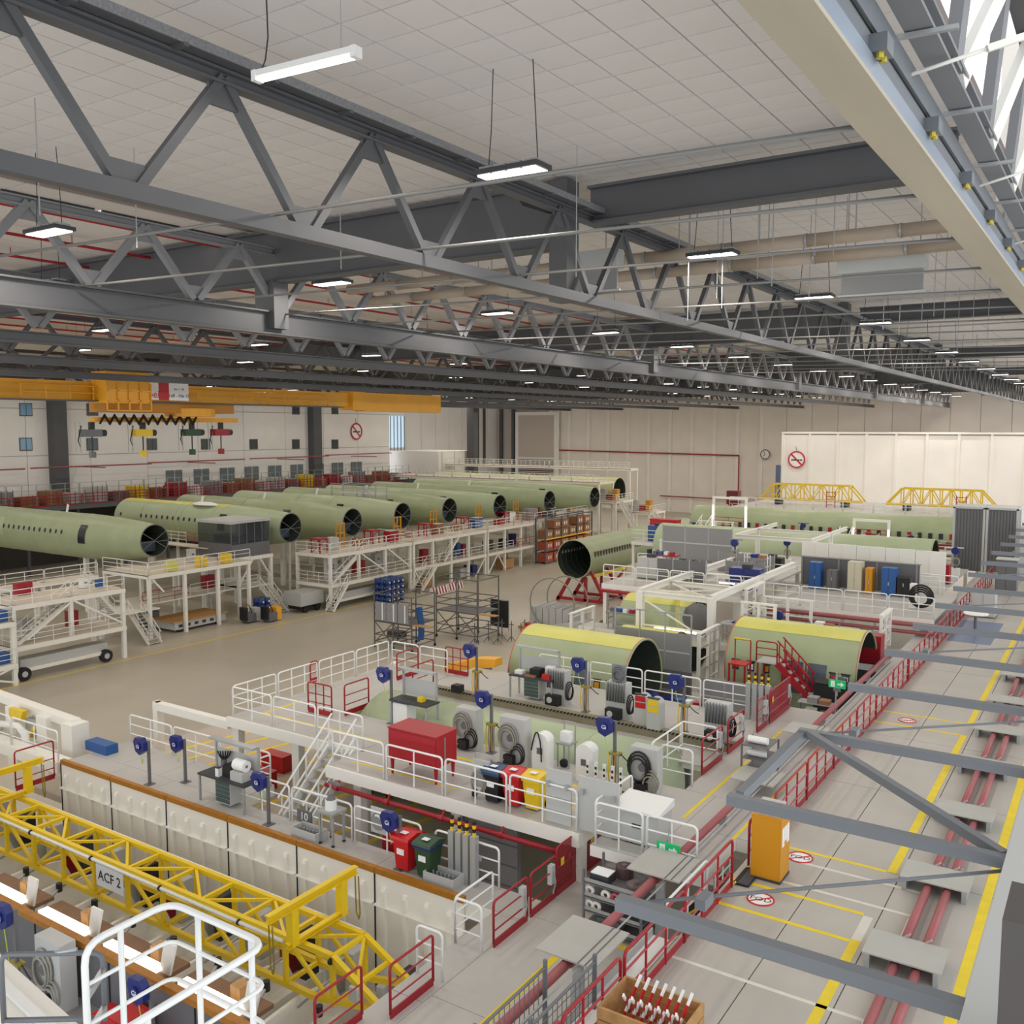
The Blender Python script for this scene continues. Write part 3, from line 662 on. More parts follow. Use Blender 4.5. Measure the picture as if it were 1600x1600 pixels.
LG = 'white steel stand platforms along the left line'
def stand(label, xf, xb, y0, y1, levels, ny=3, mobile=False, braces=(), railsides='fs', nx=2, red=False):
    t = thing('work_stand', label, 'work platform', ((xf + xb) / 2, (y0 + y1) / 2, 0), LG)
    top = max(levels)
    for j in range(ny + 1):
        for x in ([xf - .15, xb + .15] if nx == 2 else [xf - .15]):
            y = y0 + .15 + (y1 - y0 - .3) * j / ny
            MB().box(x - .14, x + .14, y - .14, y + .14, .0 if not (mobile and 0 < j < ny) else levels[0] - .3, top).obj('post', white, t)
    for z in levels:
        MB().box(xb, xf, y0, y1, z - .1, z).obj('deck', mat('stand_deck', (214, 204, 186), .6, 0, .06, .8), t)
        MB().bar((xf, y0, z - .2), (xf, y1, z - .2), .12, .32).obj('edge_beam', white, t)
        MB().bar((xb, y0 + .05, z - .2), (xf, y0 + .05, z - .2), .1, .32).obj('edge_beam', white, t)
        n = max(1, int((y1 - y0) / 4))
        if 'f' in railsides:
            for k in range(n):
                rail((xf, y0 + (y1 - y0) * k / n + .05), (xf, y0 + (y1 - y0) * (k + 1) / n - .05), z, '', redm if red and k == 1 else whiteb, r=.035, posts=2, parent=t)
        if 's' in railsides: rail((xb + .1, y0), (xf - .05, y0), z, '', r=.035, posts=2, parent=t)
    for (ya, za, yb, zb) in braces: MB().bar((xf, ya, za), (xf, yb, zb), .13, .13).obj('brace', white, t)
    if mobile:
        MB().box(xf - 1.4, xf - .3, y0 + .6, y1 - 1.5, .9, 1.5).obj('drive_unit', greyp, t)
        MB().bar((xf - .2, y0 + .4, .75), (xf - .2, y1 - 1.4, .75), .25, .25).obj('chassis', white, t)
        for yy in (y0 + .7, y1 - 1.8):
            MB().cyl((xf - .3, yy, .5), (xf + .05, yy, .5), .5, 16).obj('wheel', rubber, t); MB().cyl((xf + .05, yy, .5), (xf + .08, yy, .5), .22, 12).obj('wheel_hub', greyp, t)
    return t
s1 = stand('near left stand on wheels with diagonal stair and braces', -65.6, -70, 35, 44, (M, T), 2, True, ((39.6, T - .3, 36, M + .4), (39.6, T - .3, 43.6, M + .3)))
stair(s1, -66.6, 35.6, M, 40.3, T); 
s0 = stand('stand at the left picture edge with blue crates', -65.0, -69, 28.5, 34.9, (1.6, T - 1), 1, False, ((34.8, 1.4, 30, 0), (34.8, .2, 31, 1.4)))
for z_, nm in ((1.6, 'lower'), (T - 1, 'upper')):
    tag(MB().box(-66.6, -65.4, 33.2, 34.6, z_ + .02, z_ + .8).obj('plastic_crate', blue2), '%s blue crate on the stand at the left picture edge' % nm, 'crate')
s2 = stand('tall left stand under the nearest fuselage tail with long guard rail', -69.4, -76, 48.8, 60, (T,), 3, braces=((49.2, T - .4, 50.3, 4.0),))
MB().box(-73.5, -69.6, 46.5, 50, M - .1, M).obj('landing', white, s2); MB().box(-76, -72, 50, 61, M - .12, M).obj('middle_deck', white, s2)
rail((-72, 50), (-72, 55), M, '', redm, parent=s2, r=.035, posts=2); rail((-72, 55), (-72, 61), M, '', parent=s2, r=.035, posts=2)
stair(s2, 48.0, -67.6, 0, -70.4, M, 1.2, axis='x'); MB().box(-73.4, -73.1, 46.6, 46.9, 0, M).obj('post', white, s2)
stair(s2, -71.0, 46.4, M, 44.0, T, 1.0)
for y in (51, 54.2, 57):
    yb = tag(MB().box(-70.2, -69.5, y, y + .9, T + .05, T + .9).obj('notice_board', yellow if y > 52 else ygreen), 'yellow board on the tall left stand, %s' % {51: 'nearest the corner', 54.2: 'middle one', 57: 'far one'}[y], 'board')
walkway = stand('narrow walkway along the nearest fuselage at the left edge', -74.6, -76, 28, 47.5, (T - .2,), 4, railsides='f')
# control room
cr_ = thing('control_room', 'grey glazed control cabin on the left stands', 'cabin', (-74, 63, T)); x0, x1, y0, y1 = -76.5, -71.6, 59.6, 64.4
MB().box(x0, x1, y0, y1, T, T + 1.3).obj('lower_wall', greyd, cr_); MB().box(x0 - .1, x1 + .15, y0 - .15, y1 + .1, T + 3.35, T + 3.6).obj('roof', greyp, cr_)
for k in range(5): MB().box(x1 - .04, x1, y0 + k * .96, y0 + k * .96 + .92, T + 1.35, T + 3.3).obj('window_pane', glassd, cr_)
for k in range(4): MB().box(x0 + k * 1.22, x0 + k * 1.22 + 1.18, y0, y0 + .04, T + 1.35, T + 3.3).obj('window_pane', glassd, cr_)
for k in range(6): MB().box(x1 - .06, x1 + .02, y0 + k * .96 - .04, y0 + k * .96 + .04, T + 1.3, T + 3.4).obj('mullion', greyd, cr_)
MB().box(x0, x1, y0 - .02, y0 + .06, T + 1.25, T + 1.4).obj('sill', greyd, cr_); MB().box(x0 + .2, x1 - .4, y1 - .3, y1 - .1, T + 1.3, T + 3.35).obj('back_wall', greym, cr_)
tag(MB().box(-76.5, -73, 61.5, 63, T + 1.32, T + 1.9).obj('desk_equipment', dark), 'dark desk equipment inside the glazed cabin', 'equipment')
s2b = stand('stand carrying the glazed cabin', -71.4, -77, 60.2, 64.6, (T,), 1, railsides='', braces=((60.3, 3, 62, T - .3), (64.5, 3, 62.9, T - .3)))
stair(s2b, 63.4, -68.6, 0, -71.6, M, 1.1, axis='x'); MB().box(-77, -71.4, 60.4, 64.5, M - .12, M).obj('middle_deck', white, s2b)
rail((-71.4, 60.4), (-71.4, 62.6), M, '', parent=s2b, r=.035); rail((-71.4, 64.0), (-71.4, 64.5), M, '', parent=s2b, r=.035)
s3 = stand('long wheeled stand with crossed braces behind the blue drums', -65.6, -70.5, 66.8, 79.5, (M, T), 3, True,
           ((67, M, 71, T - .2), (79.3, M + .2, 75.5, T - .3), (75.3, M + .2, 71.2, T - .3)))
stair(s3, -66.4, 67.6, M, 72.2, T); stair(s3, -65.2, 66.2, 0, 68.4, M)
ll = thing('panel_board', 'grey board reading LL2 on the long wheeled stand', 'board', (-66.8, 68.3, M)); MB().box(-66.9, -66.8, 67.2, 69.1, M + .2, M + 2.5).obj('board', greyp, ll)
text('lettering', 'LL2', .7, blk, ll, (-66.78, 68.1, M + 1.5), (0, 1, 0), (0, 0, 1))
s4 = stand('middle stand of the left line with a steep stair', -65.6, -71, 79.8, 94, (M, T), 4, False, ((80, M - .3, 81.6, 0), (93.8, M - .3, 91.6, 0)))
stair(s4, -66.2, 85.6, M, 88.8, T); stair(s4, -64.9, 79.4, 0, 82.2, M, 1.4)
s5 = stand('farther stand of the left line with a red gate', -65.6, -71, 94.3, 106, (M, T), 3, False, ((94.5, .1, 96.5, M - .3), (98.2, .1, 96.5, M - .3)), red=True)
s6 = stand('far end stand above the pallet rack', -66.2, -71, 106.3, 121, (T,), 3, False)
# pallet rack with boxes
rk = thing('pallet_rack', 'steel pallet rack full of brown boxes at the end of the left line', 'rack', (-64, 112, 0))
for j in range(4):
    for x in (-65.4, -63.9): MB().box(x - .08, x + .08, 105.2 + j * 4.3, 105.36 + j * 4.3, 0, 6.2).obj('upright', mat('rack_blue_grey', (86, 92, 100), .5), rk)
for z in (.15, 1.75, 3.3, 6.1):
    for x in (-65.4, -63.9): MB().bar((x, 105.2, z), (x, 118.3, z), .1, .16).obj('rack_beam', yline if z == 3.3 else MATS['rack_blue_grey'], rk)
bx = None
for z, hh, mm in ((.25, 1.2, redb), (1.85, 1.1, redb), (3.4, 1.1, cardb), (4.6, 1.1, cardb)):
    for j in range(6):
        y = 105.6 + j * 2.1
        if z > 4 and j in (0, 3): continue
        if z < 3 and j == 2: mm2 = wood
        else: mm2 = mat('orange_red_crate', (176, 84, 56), .6) if mm is redb else cardb
        o = thing('storage_box', '%s box on the pallet rack, %s shelf' % ('brown cardboard' if mm2 is cardb else 'orange red', {.25: 'bottom', 1.85: 'second', 3.4: 'third', 4.6: 'top of third'}[z]), 'box', (-64.6, y + .9, z), 'boxes on the pallet rack')
        MB().box(-65.3, -63.95, y, y + 1.75, z, z + hh).obj('carton', mm2, o); MB().box(-63.95, -63.93, y + .5, y + .75, z + .35, z + .8).obj('paper_label', signwhite, o); MB().box(-63.95, -63.93, y + 1.1, y + 1.3, z + .35, z + .8).obj('paper_label', signwhite, o)
# floor vehicles and stacks
ag = thing('transport_cart', 'flat white transport vehicle under the tall left stand', 'vehicle', (-71, 54, 0))
MB().box(-73, -69.8, 51.6, 57.2, .25, .9).obj('body', greyp, ag); MB().box(-73.1, -69.7, 51.4, 57.4, .9, 1.02).obj('platform', wood, ag)
for y in (52.2, 56.4): MB().cyl((-70.2, y, .28), (-69.85, y, .28), .28, 14).obj('wheel', rubber, ag)
for k in range(6): MB().box(-69.8, -69.77, 52 + k * .85, 52.4 + k * .85, .45, .7).obj('vent', dark, ag)
for k, (x, y, m_, lab) in enumerate(((-68.0, 58.6, greyp, 'grey pallet truck left of the orange one'), (-66.7, 60.0, orange, 'orange pallet truck by the yellow floor line'))):
    v = thing('pallet_truck', lab, 'truck', (x, y, 0))
    MB().box(x - .5, x + .5, y - .7, y + .3, .12, .9).obj('chassis', greyd, v); MB().box(x - .45, x + .45, y + .25, y + .9, .1, 1.3).obj('battery_cover', m_ if k else greyp, v)
    MB().box(x - .45, x + .45, y - .9, y - .65, .3, 1.5).obj('mast', black, v); MB().tube([(x, y + .2, .9), (x, y - .1, 1.6), (x - .25, y - .1, 1.65)], .04).obj('steering_arm', black, v)
    for q in (-.3, .3): MB().cyl((x + q - .08, y - .5, .12), (x + q + .08, y - .5, .12), .12, 10).obj('wheel', rubber, v)
def drumstack(label, x, y, nz, nx, ny, g):
    for i in range(nx):
        for j in range(ny):
            for k in range(nz):
                o = thing('plastic_drum', 'blue plastic drum in the %s' % label, 'drum', (x + i * .7, y + j * .7, k * .62), g)
                MB().cyl((x + i * .7, y + j * .7, k * .62), (x + i * .7, y + j * .7, k * .62 + .6), .31, 10).obj('body', mat('drum_blue', (34, 64, 124), .35), o, smooth=True)
                MB().cyl((x + i * .7 + .2, y + j * .7, k * .62 + .3), (x + i * .7 + .33, y + j * .7 - .02, k * .62 + .3), .09, 8).obj('cap', signwhite, o)
drumstack('stack in front of the long wheeled stand', -64.9, 73.0, 4, 3, 4, 'drums before the wheeled stand'); drumstack('stack by the stair below the cabin', -69.4, 60.6, 3, 2, 2, 'drums below the cabin')
gc = thing('tow_cart', 'grey box cart on black wheels beside the wheeled stand', 'cart', (-68, 65.4, 0)); MB().box(-69.2, -66.8, 63.9, 67, .7, 2.0).obj('box', greyp, gc); MB().box(-69, -67, 64, 66.8, .35, .7).obj('chassis', black, gc)
for y in (64.6, 66.2): MB().cyl((-67.1, y, .3), (-66.8, y, .3), .3, 12).obj('wheel', rubber, gc)
for k, (x, y, s_, m_, lab) in enumerate(((-66.5, 82.5, 1.8, wood, 'wooden crate beside the steep stair'), (-66.8, 90, 1.4, greyp, 'grey cabinet under the middle stand'), (-66.6, 99.6, 2.2, wood, 'long wooden crate under the farther stand'), (-67, 92.5, .9, blue, 'dark blue bin under the middle stand'))):
    c = thing('crate', lab, 'crate', (x, y, 0)); MB().box(x - .7, x + .7, y - s_ / 2, y + s_ / 2, .1, 1.2).obj('body', m_, c); MB().box(x - .72, x + .72, y - s_ / 2 - .02, y + s_ / 2 + .02, 1.2, 1.28).obj('lid', m_, c); MB().box(x - .7, x + .7, y - s_ / 2, y - s_ / 2 + .15, 0, .1).obj('skid', m_, c)
for k, (x, y) in enumerate(((-62.6, 80.4), (-62.8, 83.6))):
    b = thing('barrier_block', 'red and white striped barrier at the foot of the steep stair, %s' % ('near one', 'far one')[k], 'barrier', (x, y, 0)); MB().prism([(x - .35, 0), (x + .35, 0), (x + .12, .75), (x - .12, .75)], y - 1.3, y + 1.3, 'y').obj('block', signwhite, b)
    for q in range(5): MB().prism([(x - .36, 0), (x + .36, 0), (x + .13, .76), (x - .13, .76)], y - 1.2 + q * .52, y - .95 + q * .52, 'y').obj('red_stripe', redm, b)
# yellow line on the hall floor
hf = bpy.data.objects['floor']
MB().box(-65.1, -64.9, 10, 76, 0, .006).obj('floor_line', yline, hf)
# jumble on the stand tops: trestles, cabinets, boxes
rnd = random.Random(3)
tp = None
for k in range(22):
    y = 67.5 + k * 2.15; x = -67.4 - rnd.random() * 1.6
    kind = k % 4
    if kind == 0:
        o = thing('red_trestle', 'red steel trestle on the left stand top', 'trestle', (x, y, T), 'red trestles on the left stands')
        for a in (-.5, .5):
            MB().bar((x - .6, y + a, T), (x - .6, y + a, T + 1.4), .1).obj('leg', redm, o); MB().bar((x + .6, y + a, T), (x + .6, y + a, T + 1.4), .1).obj('leg', redm, o)
        MB().box(x - .7, x + .7, y - .6, y + .6, T + 1.35, T + 1.5).obj('top', redm, o); MB().bar((x - .6, y - .5, T), (x + .6, y + .5, T + 1.4), .08).obj('brace', redm, o)
    elif kind == 1:
        o = thing('tool_cabinet', 'small cabinet standing on the left stand top', 'cabinet', (x, y, T), 'cabinets on the left stands')
        mm = [greyp, redm, cardb, blue2, whiteb, greyd][k // 4]; MB().box(x - .5, x + .5, y - .7, y + .7, T + .05, T + 1.25).obj('body', mm, o); MB().box(x + .5, x + .52, y - .65, y - .02, T + .15, T + 1.15).obj('door', mm, o); MB().box(x + .5, x + .52, y + .02, y + .65, T + .15, T + 1.15).obj('door', mm, o); MB().box(x - .52, x + .54, y - .72, y + .72, T + 1.25, T + 1.3).obj('top', greyp, o)
    elif kind == 2:
        o = thing('frame_jig', 'ochre frame jig below the fuselage tails', 'jig', (x - 1, y, T), 'ochre jigs on the left stands')
        for a in (-.6, 0, .6): MB().bar((x - 1, y + a, T), (x - 1, y + a, T + 2.6), .12).obj('upright', ochre, o)
        for z in (.6, 1.5, 2.5): MB().bar((x - 1, y - .7, T + z), (x - 1, y + .7, T + z), .1).obj('crossbar', ochre, o)
    else:
        o = thing('stacked_carton', 'brown carton on the left stand top', 'box', (x, y, T), 'cartons on the left stands')
        MB().box(x - .5, x + .5, y - .5, y + .5, T, T + .8).obj('carton', cardb if k < 12 else redm, o); MB().box(x - .5, x + .5, y - .06, y + .06, T + .8, T + .81).obj('tape', wood, o)
# portable scaffold bridge over the fuselages
pb = thing('access_bridge', 'grey access bridge standing over the middle fuselages', 'platform', (-78, 88, T))
MB().box(-84, -76.5, 86, 88.2, 9.9, 10.05).obj('deck', greyp, pb)
for x in (-84, -76.6):
    for y in (86.05, 88.1): MB().bar((x, y, 5.6), (x, y, 11.2), .1).obj('post', galv, pb)
for y in (86.05, 88.1):
    for z in (10.6, 11.15): MB().bar((-84, y, z), (-76.6, y, z), .07).obj('rail', galv, pb)
for k in range(5): MB().bar((-84 + k * 1.85, 86.05, 10), (-84 + k * 1.85, 86.05, 11.15), .06).obj('baluster', galv, pb)
stair(pb, 85.6, -75.5, 7.6, -79, 10, 1, axis='x', m=galv)
# ---- mezzanine along the left wall
mz = struct(MB().box(-120, -111, 20, 137, 8.0, 8.35).obj('floor', steel), 'mezzanine along the left wall with red railing', 'floor')
MB().box(-111.2, -110.9, 20, 137, 7.9, 8.5).obj('edge_beam', mat('blue_grey_edge', (98, 104, 112), .5), mz); MB().box(-111.15, -110.85, 20, 137, 8.5, 8.62).obj('kick_plate', redm, mz)
for k in range(18): MB().box(-111.4, -111.1, 22 + k * 6.6, 22.3 + k * 6.6, 0, 8).obj('post', steel, mz)
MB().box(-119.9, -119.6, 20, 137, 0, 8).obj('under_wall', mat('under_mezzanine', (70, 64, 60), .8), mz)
for k in range(12):
    rail((-111, 22 + k * 9.4), (-111, 31.2 + k * 9.4), 8.62, 'red railing panel along the left mezzanine', redm, h=1.2, r=.06, posts=5, group='red mezzanine railing')
    o = thing('mesh_fence', 'grey mesh fence panel on the left mezzanine', 'fence', (-112, 26 + k * 9.4, 8.4), 'mesh fences on the mezzanine')
    for q in range(6): MB().bar((-111.6, 22 + k * 9.4 + q * 1.85, 8.4), (-111.6, 22 + k * 9.4 + q * 1.85, 11.2), .07).obj('post', galv, o)
    for z in (9.8, 10.5, 11.2): MB().bar((-111.6, 22 + k * 9.4, z), (-111.6, 31.2 + k * 9.4, z), .05).obj('wire', galv, o)
for k in range(30):
    y = 40 + k * 3.15; mm = [greyp, cardb, greym, greyp, yellow, whiteb, cardb, greyd, redm, cardb][(k * 7) % 10]; h_ = [1.8, 1.4, 2, 1.2][k % 4]
    o = thing('storage_cage', '%s container behind the mezzanine railing' % {greyp: 'light grey', cardb: 'brown', redm: 'red', greym: 'mid grey', yellow: 'yellow', whiteb: 'white', greyd: 'slate'}[mm], 'container', (-114, y, 8.35), 'containers on the mezzanine')
    MB().box(-115, -113, y, y + 2.3, 8.4, 8.4 + h_).obj('body', mm, o)
    for q in range(4): MB().bar((-112.97, y + .1 + q * .7, 8.4), (-112.97, y + .1 + q * .7, 8.4 + h_ + .2), .08).obj('corner_bar', greyd, o)
for k in range(9):
    d = MB().box(-119.95, -119.8, 88 + k * 5, 90.8 + k * 5, 9.6, 11.8).obj('window_%d' % (30 + k), mat('office_glass', (112, 122, 126), .15)); struct(d, 'office window behind the mezzanine, %s from the left' % ['first', 'second', 'third', 'fourth', 'fifth', 'sixth', 'seventh', 'eighth', 'ninth'][k], 'window')
    MB().box(-119.8, -119.75, 89.3 + k * 5, 89.45 + k * 5, 9.6, 11.8).obj('mullion', greyp, d)
for k in range(6):
    MB().tube([(-117.5 - (k % 2), 30 + k * 18, 12.8 + .1 * k), (-117.5 - (k % 2), 47.8 + k * 18, 12.8 + .1 * k)], .1, 5).obj('sprinkler_pipe', pipem, wl)
    MB().tube([(-119.9, 38 + k * 18, 12.9), (-113.6, 38 + k * 18, 12.9)], .08, 5).obj('sprinkler_pipe', pipem, wl)
for k, (y, c) in enumerate(((82, dark), (113, mat('beige_jacket', (178, 158, 120), .7)))):
    p = thing('person', ('person in dark clothes standing on the left mezzanine', 'person in a beige jacket on the left mezzanine')[k], 'person', (-112.3, y, 8.35)); x = -112.3
    mb = MB(); ringz = [(0, .1, .16), (.45, .13, .19), (.85, .17, .23), (1.1, .15, .2), (1.4, .16, .27), (1.52, .1, .15), (1.56, .07, .07), (1.62, .1, .09), (1.72, .11, .1), (1.8, .03, .03)]
    vs = [(x + a * math.cos(q * math.pi / 4), y + b * math.sin(q * math.pi / 4), 8.35 + z) for z, a, b in ringz for q in range(8)]
    mb.add(vs, [(i * 8 + q, i * 8 + (q + 1) % 8, i * 8 + 8 + (q + 1) % 8, i * 8 + 8 + q) for i in range(9) for q in range(8)] + [tuple(range(72, 80))])
    for s_ in (-1, 1): mb.tube([(x, y + s_ * .24, 8.35 + 1.38), (x + .05, y + s_ * .32, 8.35 + 1.1), (x + .22, y + s_ * .28, 8.35 + .95)], .055, 6)
    mb.obj('body', c, p, smooth=True); MB().cyl((x, y, 8.35 + 1.72), (x, y, 8.35 + 1.83), .115, 8, .05).obj('hair', black, p)
# no smoking signs, clock
def nosmoke(label, c, right, r):
    t = thing('no_smoking_sign', label, 'sign', c); rt = Vector(right); u = Vector((0, 0, 1)); nrm = rt.cross(u)
    def Q(a, b, d=0): return Vector(c) + rt * a + u * b + nrm * d
    MB().cyl(Q(0, 0, 0), Q(0, 0, .06), r, 28).obj('disc', signwhite, t)
    MB().tube([Q(r * .9 * math.cos(k * math.pi / 14), r * .9 * math.sin(k * math.pi / 14), .08) for k in range(28)], r * .09, 5, True).obj('ring', rpr, t)
    MB().bar(Q(-r * .6, r * .6, .12), Q(r * .6, -r * .6, .12), r * .16, .05, side=nrm).obj('slash', rpr, t)
    MB().bar(Q(-r * .6, -.05 * r, .09), Q(r * .35, -.05 * r, .09), .03, r * .14, side=u).obj('cigarette', blk, t); MB().bar(Q(r * .42, -.05 * r, .09), Q(r * .62, -.05 * r, .09), .03, r * .16, side=u).obj('ember', blk, t)
    MB().tube([Q(0, r, .05), Q(-.2, r + .8, .05)], .04, 5).obj('hook', dark, t)
d = FW + RT * ((557 - 800) / FPX) - UP * ((674 - 800) / FPX); t_ = -119.8 / d.x
nosmoke('round no smoking sign on the left wall', (-119.9, d.y * t_, H + d.z * t_), (0, 1, 0), 1.6)
d = FW + RT * ((1245 - 800) / FPX) - UP * ((718 - 800) / FPX); t_ = 165 / d.y
nosmoke('round no smoking sign on the white partition wall', (d.x * t_, 164.9, H + d.z * t_), (1, 0, 0), 1.55)
d = FW + RT * ((1196 - 800) / FPX) - UP * ((710 - 800) / FPX); t_ = 186.3 / d.y
ck = thing('wall_clock', 'round white clock on the far wall', 'clock', (d.x * t_, 186.3, H + d.z * t_)); c = Vector(ck.location)
MB().cyl(c, c + Vector((0, -.15, 0)), .95, 24).obj('face', signwhite, ck); MB().tube([c + Vector((.95 * math.cos(k * .2618), -.16, .95 * math.sin(k * .2618))) for k in range(24)], .07, 5, True).obj('rim', blk, ck)
for k in range(12): MB().bar(c + Vector((.68 * math.cos(k * .5236), -.18, .68 * math.sin(k * .5236))), c + Vector((.85 * math.cos(k * .5236), -.18, .85 * math.sin(k * .5236))), .09, .03, side=(0, 1, 0)).obj('hour_mark', blk, ck)
MB().bar(c + Vector((0, -.19, 0)), c + Vector((-.35, -.19, -.3)), .12, .03, side=(0, 1, 0)).obj('hour_hand', blk, ck); MB().bar(c + Vector((0, -.2, 0)), c + Vector((-.3, -.2, .6)), .09, .03, side=(0, 1, 0)).obj('minute_hand', blk, ck)

for k, (x, y, z, w, d_, h_, m_, lab) in enumerate(((-68, 37.2, M, .8, .8, 1.4, greyp, 'grey cupboard on the middle deck of the near left stand'), (-69, 41.5, M, .6, .8, 1.2, redm, 'red box on the middle deck of the near left stand'), (-67.5, 43.0, T, .5, .4, .6, blue2, 'blue box on top of the near left stand'), (-68.3, 42.2, T, .6, .5, .7, whiteb, 'white box on top of the near left stand'),
        (-69.5, 38, T, .6, 1.2, .9, redm, 'red cabinet on top of the near left stand'), (-71, 58, T, .5, .8, .7, greyd, 'dark unit on the tall left stand'), (-73, 56, T, .6, .6, 1.2, greyp, 'grey console on the tall left stand'), (-74, 52, 0, .8, 1.6, 1.4, greyd, 'dark cart under the tall left stand'), (-74.5, 59, M, .6, 1.2, 1.2, redm, 'red frame box on the tall stand middle deck'),
        (-68.5, 74, M, .7, 1.4, 1.3, redm, 'red cabinet inside the long wheeled stand'), (-69, 77.5, M, .6, 1.2, 1.7, greyp, 'grey cabinet inside the long wheeled stand'), (-68, 70.5, M, .5, .8, 1.6, greym, 'mid grey cabinet inside the long wheeled stand'), (-67.5, 84, M, .6, 1, 1.5, redm, 'red locker inside the middle stand'), (-67.4, 90.4, M, .5, .7, 1.6, blue2, 'blue locker inside the middle stand'), (-67.6, 91.8, M, .5, .6, 1.3, redm, 'small red locker inside the middle stand'),
        (-67.5, 97, M, .6, 1.6, 1.2, dark, 'dark machine inside the farther stand'), (-67.5, 100.5, M, .6, 1.2, 1.1, dark, 'second dark machine inside the farther stand'), (-68, 103.5, M, .6, 1, 1.4, blue, 'navy machine inside the farther stand'), (-68, 108, T, 1, 2.4, 1.5, greym, 'grey container on the far end stand'), (-69, 114, T, .7, 3, .5, cardb, 'long brown box on the far end stand'))):
    o = thing('equipment_box', lab, 'box', (x, y, z)); MB().box(x - w / 2, x + w / 2, y - d_ / 2, y + d_ / 2, z + .04, z + h_).obj('body', m_, o); MB().box(x - w / 2 - .02, x + w / 2 + .02, y - d_ / 2 - .02, y + d_ / 2 + .02, z + h_, z + h_ + .04).obj('lid', m_, o); MB().box(x + w / 2, x + w / 2 + .02, y - .12, y + .12, z + h_ * .6, z + h_ * .7).obj('handle', dark, o); MB().box(x - w / 2 + .05, x + w / 2 - .05, y - d_ / 2 + .05, y + d_ / 2 - .05, z, z + .04).obj('skid', dark, o)
for k, (x0, y) in enumerate(((-95, 60.2), (-95, 70.9), (-95, 79.2), (-95, 88), (-95, 96.8))):
    o = thing('side_walkway', '%s red railed walkway between the left fuselages' % ['first', 'second', 'third', 'fourth', 'fifth'][k], 'walkway', (x0 + 8, y, 0), 'walkways between the left fuselages')
    MB().box(x0, x0 + 20, y - .8, y + .8, 6.3, 6.4).obj('deck', MATS['stand_deck'], o)
    for q in range(5): MB().box(x0 + q * 4.8, x0 + q * 4.8 + .2, y - .1, y + .1, 0, 6.3).obj('post', white, o)
    for q in range(4): rail((x0 + q * 5 + .05, y + .7), (x0 + q * 5 + 4.95, y + .7), 6.4, '', redm if (q + k) % 2 else whiteb, 1.1, .035, posts=3, parent=o)
# ================================================================== assembly deck: rails
V = Vector; NF = N - 1.3
def B(px, py, z): return at(px, py, z)
G1 = 'white guard rail panels round the assembly deck'
railrun((-27, 22.3), (-20.5, 22.3), D, 3, 'white guard rail panel on the front left edge of the assembly deck', group=G1, mids=2, posts=1)
railrun((-27, 22.3), (-27, 31.1), D, 4, 'white guard rail panel on the left side edge of the assembly deck', group='white left side rail panels', posts=2)
railrun((-26.9, 31.1), (-23.7, 31.1), D, 2, 'white guard rail panel at the far left corner of the assembly deck', group='far left corner rail panels', posts=1)
railrun((-20.4, 20.68), (-11.5, 20.68), D, 4, 'white guard rail panel in front of the red cabinet and upright bins', group='front deck edge rail panels', posts=1)
railrun((-20.2, 32.75), (-10.5, 32.75), D, 4, 'white guard rail panel in front of the barrel sections', group='barrel side rail panels', posts=1)
railrun((-10.85, 20.3), (-8.0, 20.3), D, 2, 'white guard rail panel behind the exit sign by the grey chest', group='exit sign rail panels', posts=1)
rail((-10.85, 20.4), (-10.85, 22.5), D, 'white guard rail panel closing the right end of the deck front')
rail((-11.2, 25.2), (-10.2, 25.2), D, 'short white guard rail at the right end of the green strip', posts=0); rail((-11.6, 27.6), (-10.35, 27.6), D, 'short white guard rail beyond the green strip end', posts=0)
rail((-11.5, 25.2), (-11.5, 27.5), D, 'white guard rail across the right end of the green strip', posts=1)
railrun((-23.3, 19.25), (-15.6, 19.25), N, 3, 'white guard rail panel on the narrow near deck', group='near deck rail panels', posts=1)
railrun((-31.2, 20.9), (-23.4, 20.9), N, 3, 'white guard rail panel behind the near workbench', group='near bench rail panels', posts=1)
rail((-23.35, 19.4), (-23.35, 20.8), N, 'short white guard rail right of the near workbench', posts=0)
railrun((-15.2, 19.25), (-13.0, 19.25), N, 1, 'white guard rail panel behind the green wheelie bin', posts=1)
# stair from the deck to the near deck
st = thing('deck_stair', 'white stair with dark treads between assembly deck and near deck', 'stair', (-21.3, 21, N))
stair(st, -21.3, 19.75, 5.6, 22.2, D, 1.1, whiteb)
# red pipe below the deck edge
pp = thing('sprinkler_pipe', 'dark red pipe below the front edge of the assembly deck', 'pipe', (-16, 20.4, D - .55))
MB().tube([(-20.4, 20.4, D - .55), (-11.6, 20.4, D - .55)], .075, 8).obj('pipe', redm, pp)
for k in range(5): MB().cyl((-20 + k * 2.05, 20.4, D - .55), (-19.85 + k * 2.05, 20.4, D - .55), .1, 10).obj('coupling', redm, pp); MB().bar((-19.9 + k * 2.05, 20.4, D - .5), (-19.9 + k * 2.05, 20.5, D - .34), .05).obj('bracket', redm, pp)
pp = thing('sprinkler_pipe', 'dark red pipe low beside the lower walkway below the exit sign', 'pipe', (-9.5, 22.4, N + .5))
MB().tube([(-11.3, 22.4, N + .35), (-8.0, 22.4, N + .35)], .09, 8).obj('pipe', redm, pp); MB().cyl((-9.6, 22.4, N + .35), (-9.4, 22.4, N + .35), .13, 10).obj('coupling', redm, pp); MB().box(-9.55, -9.45, 22.35, 22.45, N, N + .3).obj('support', galv, pp)
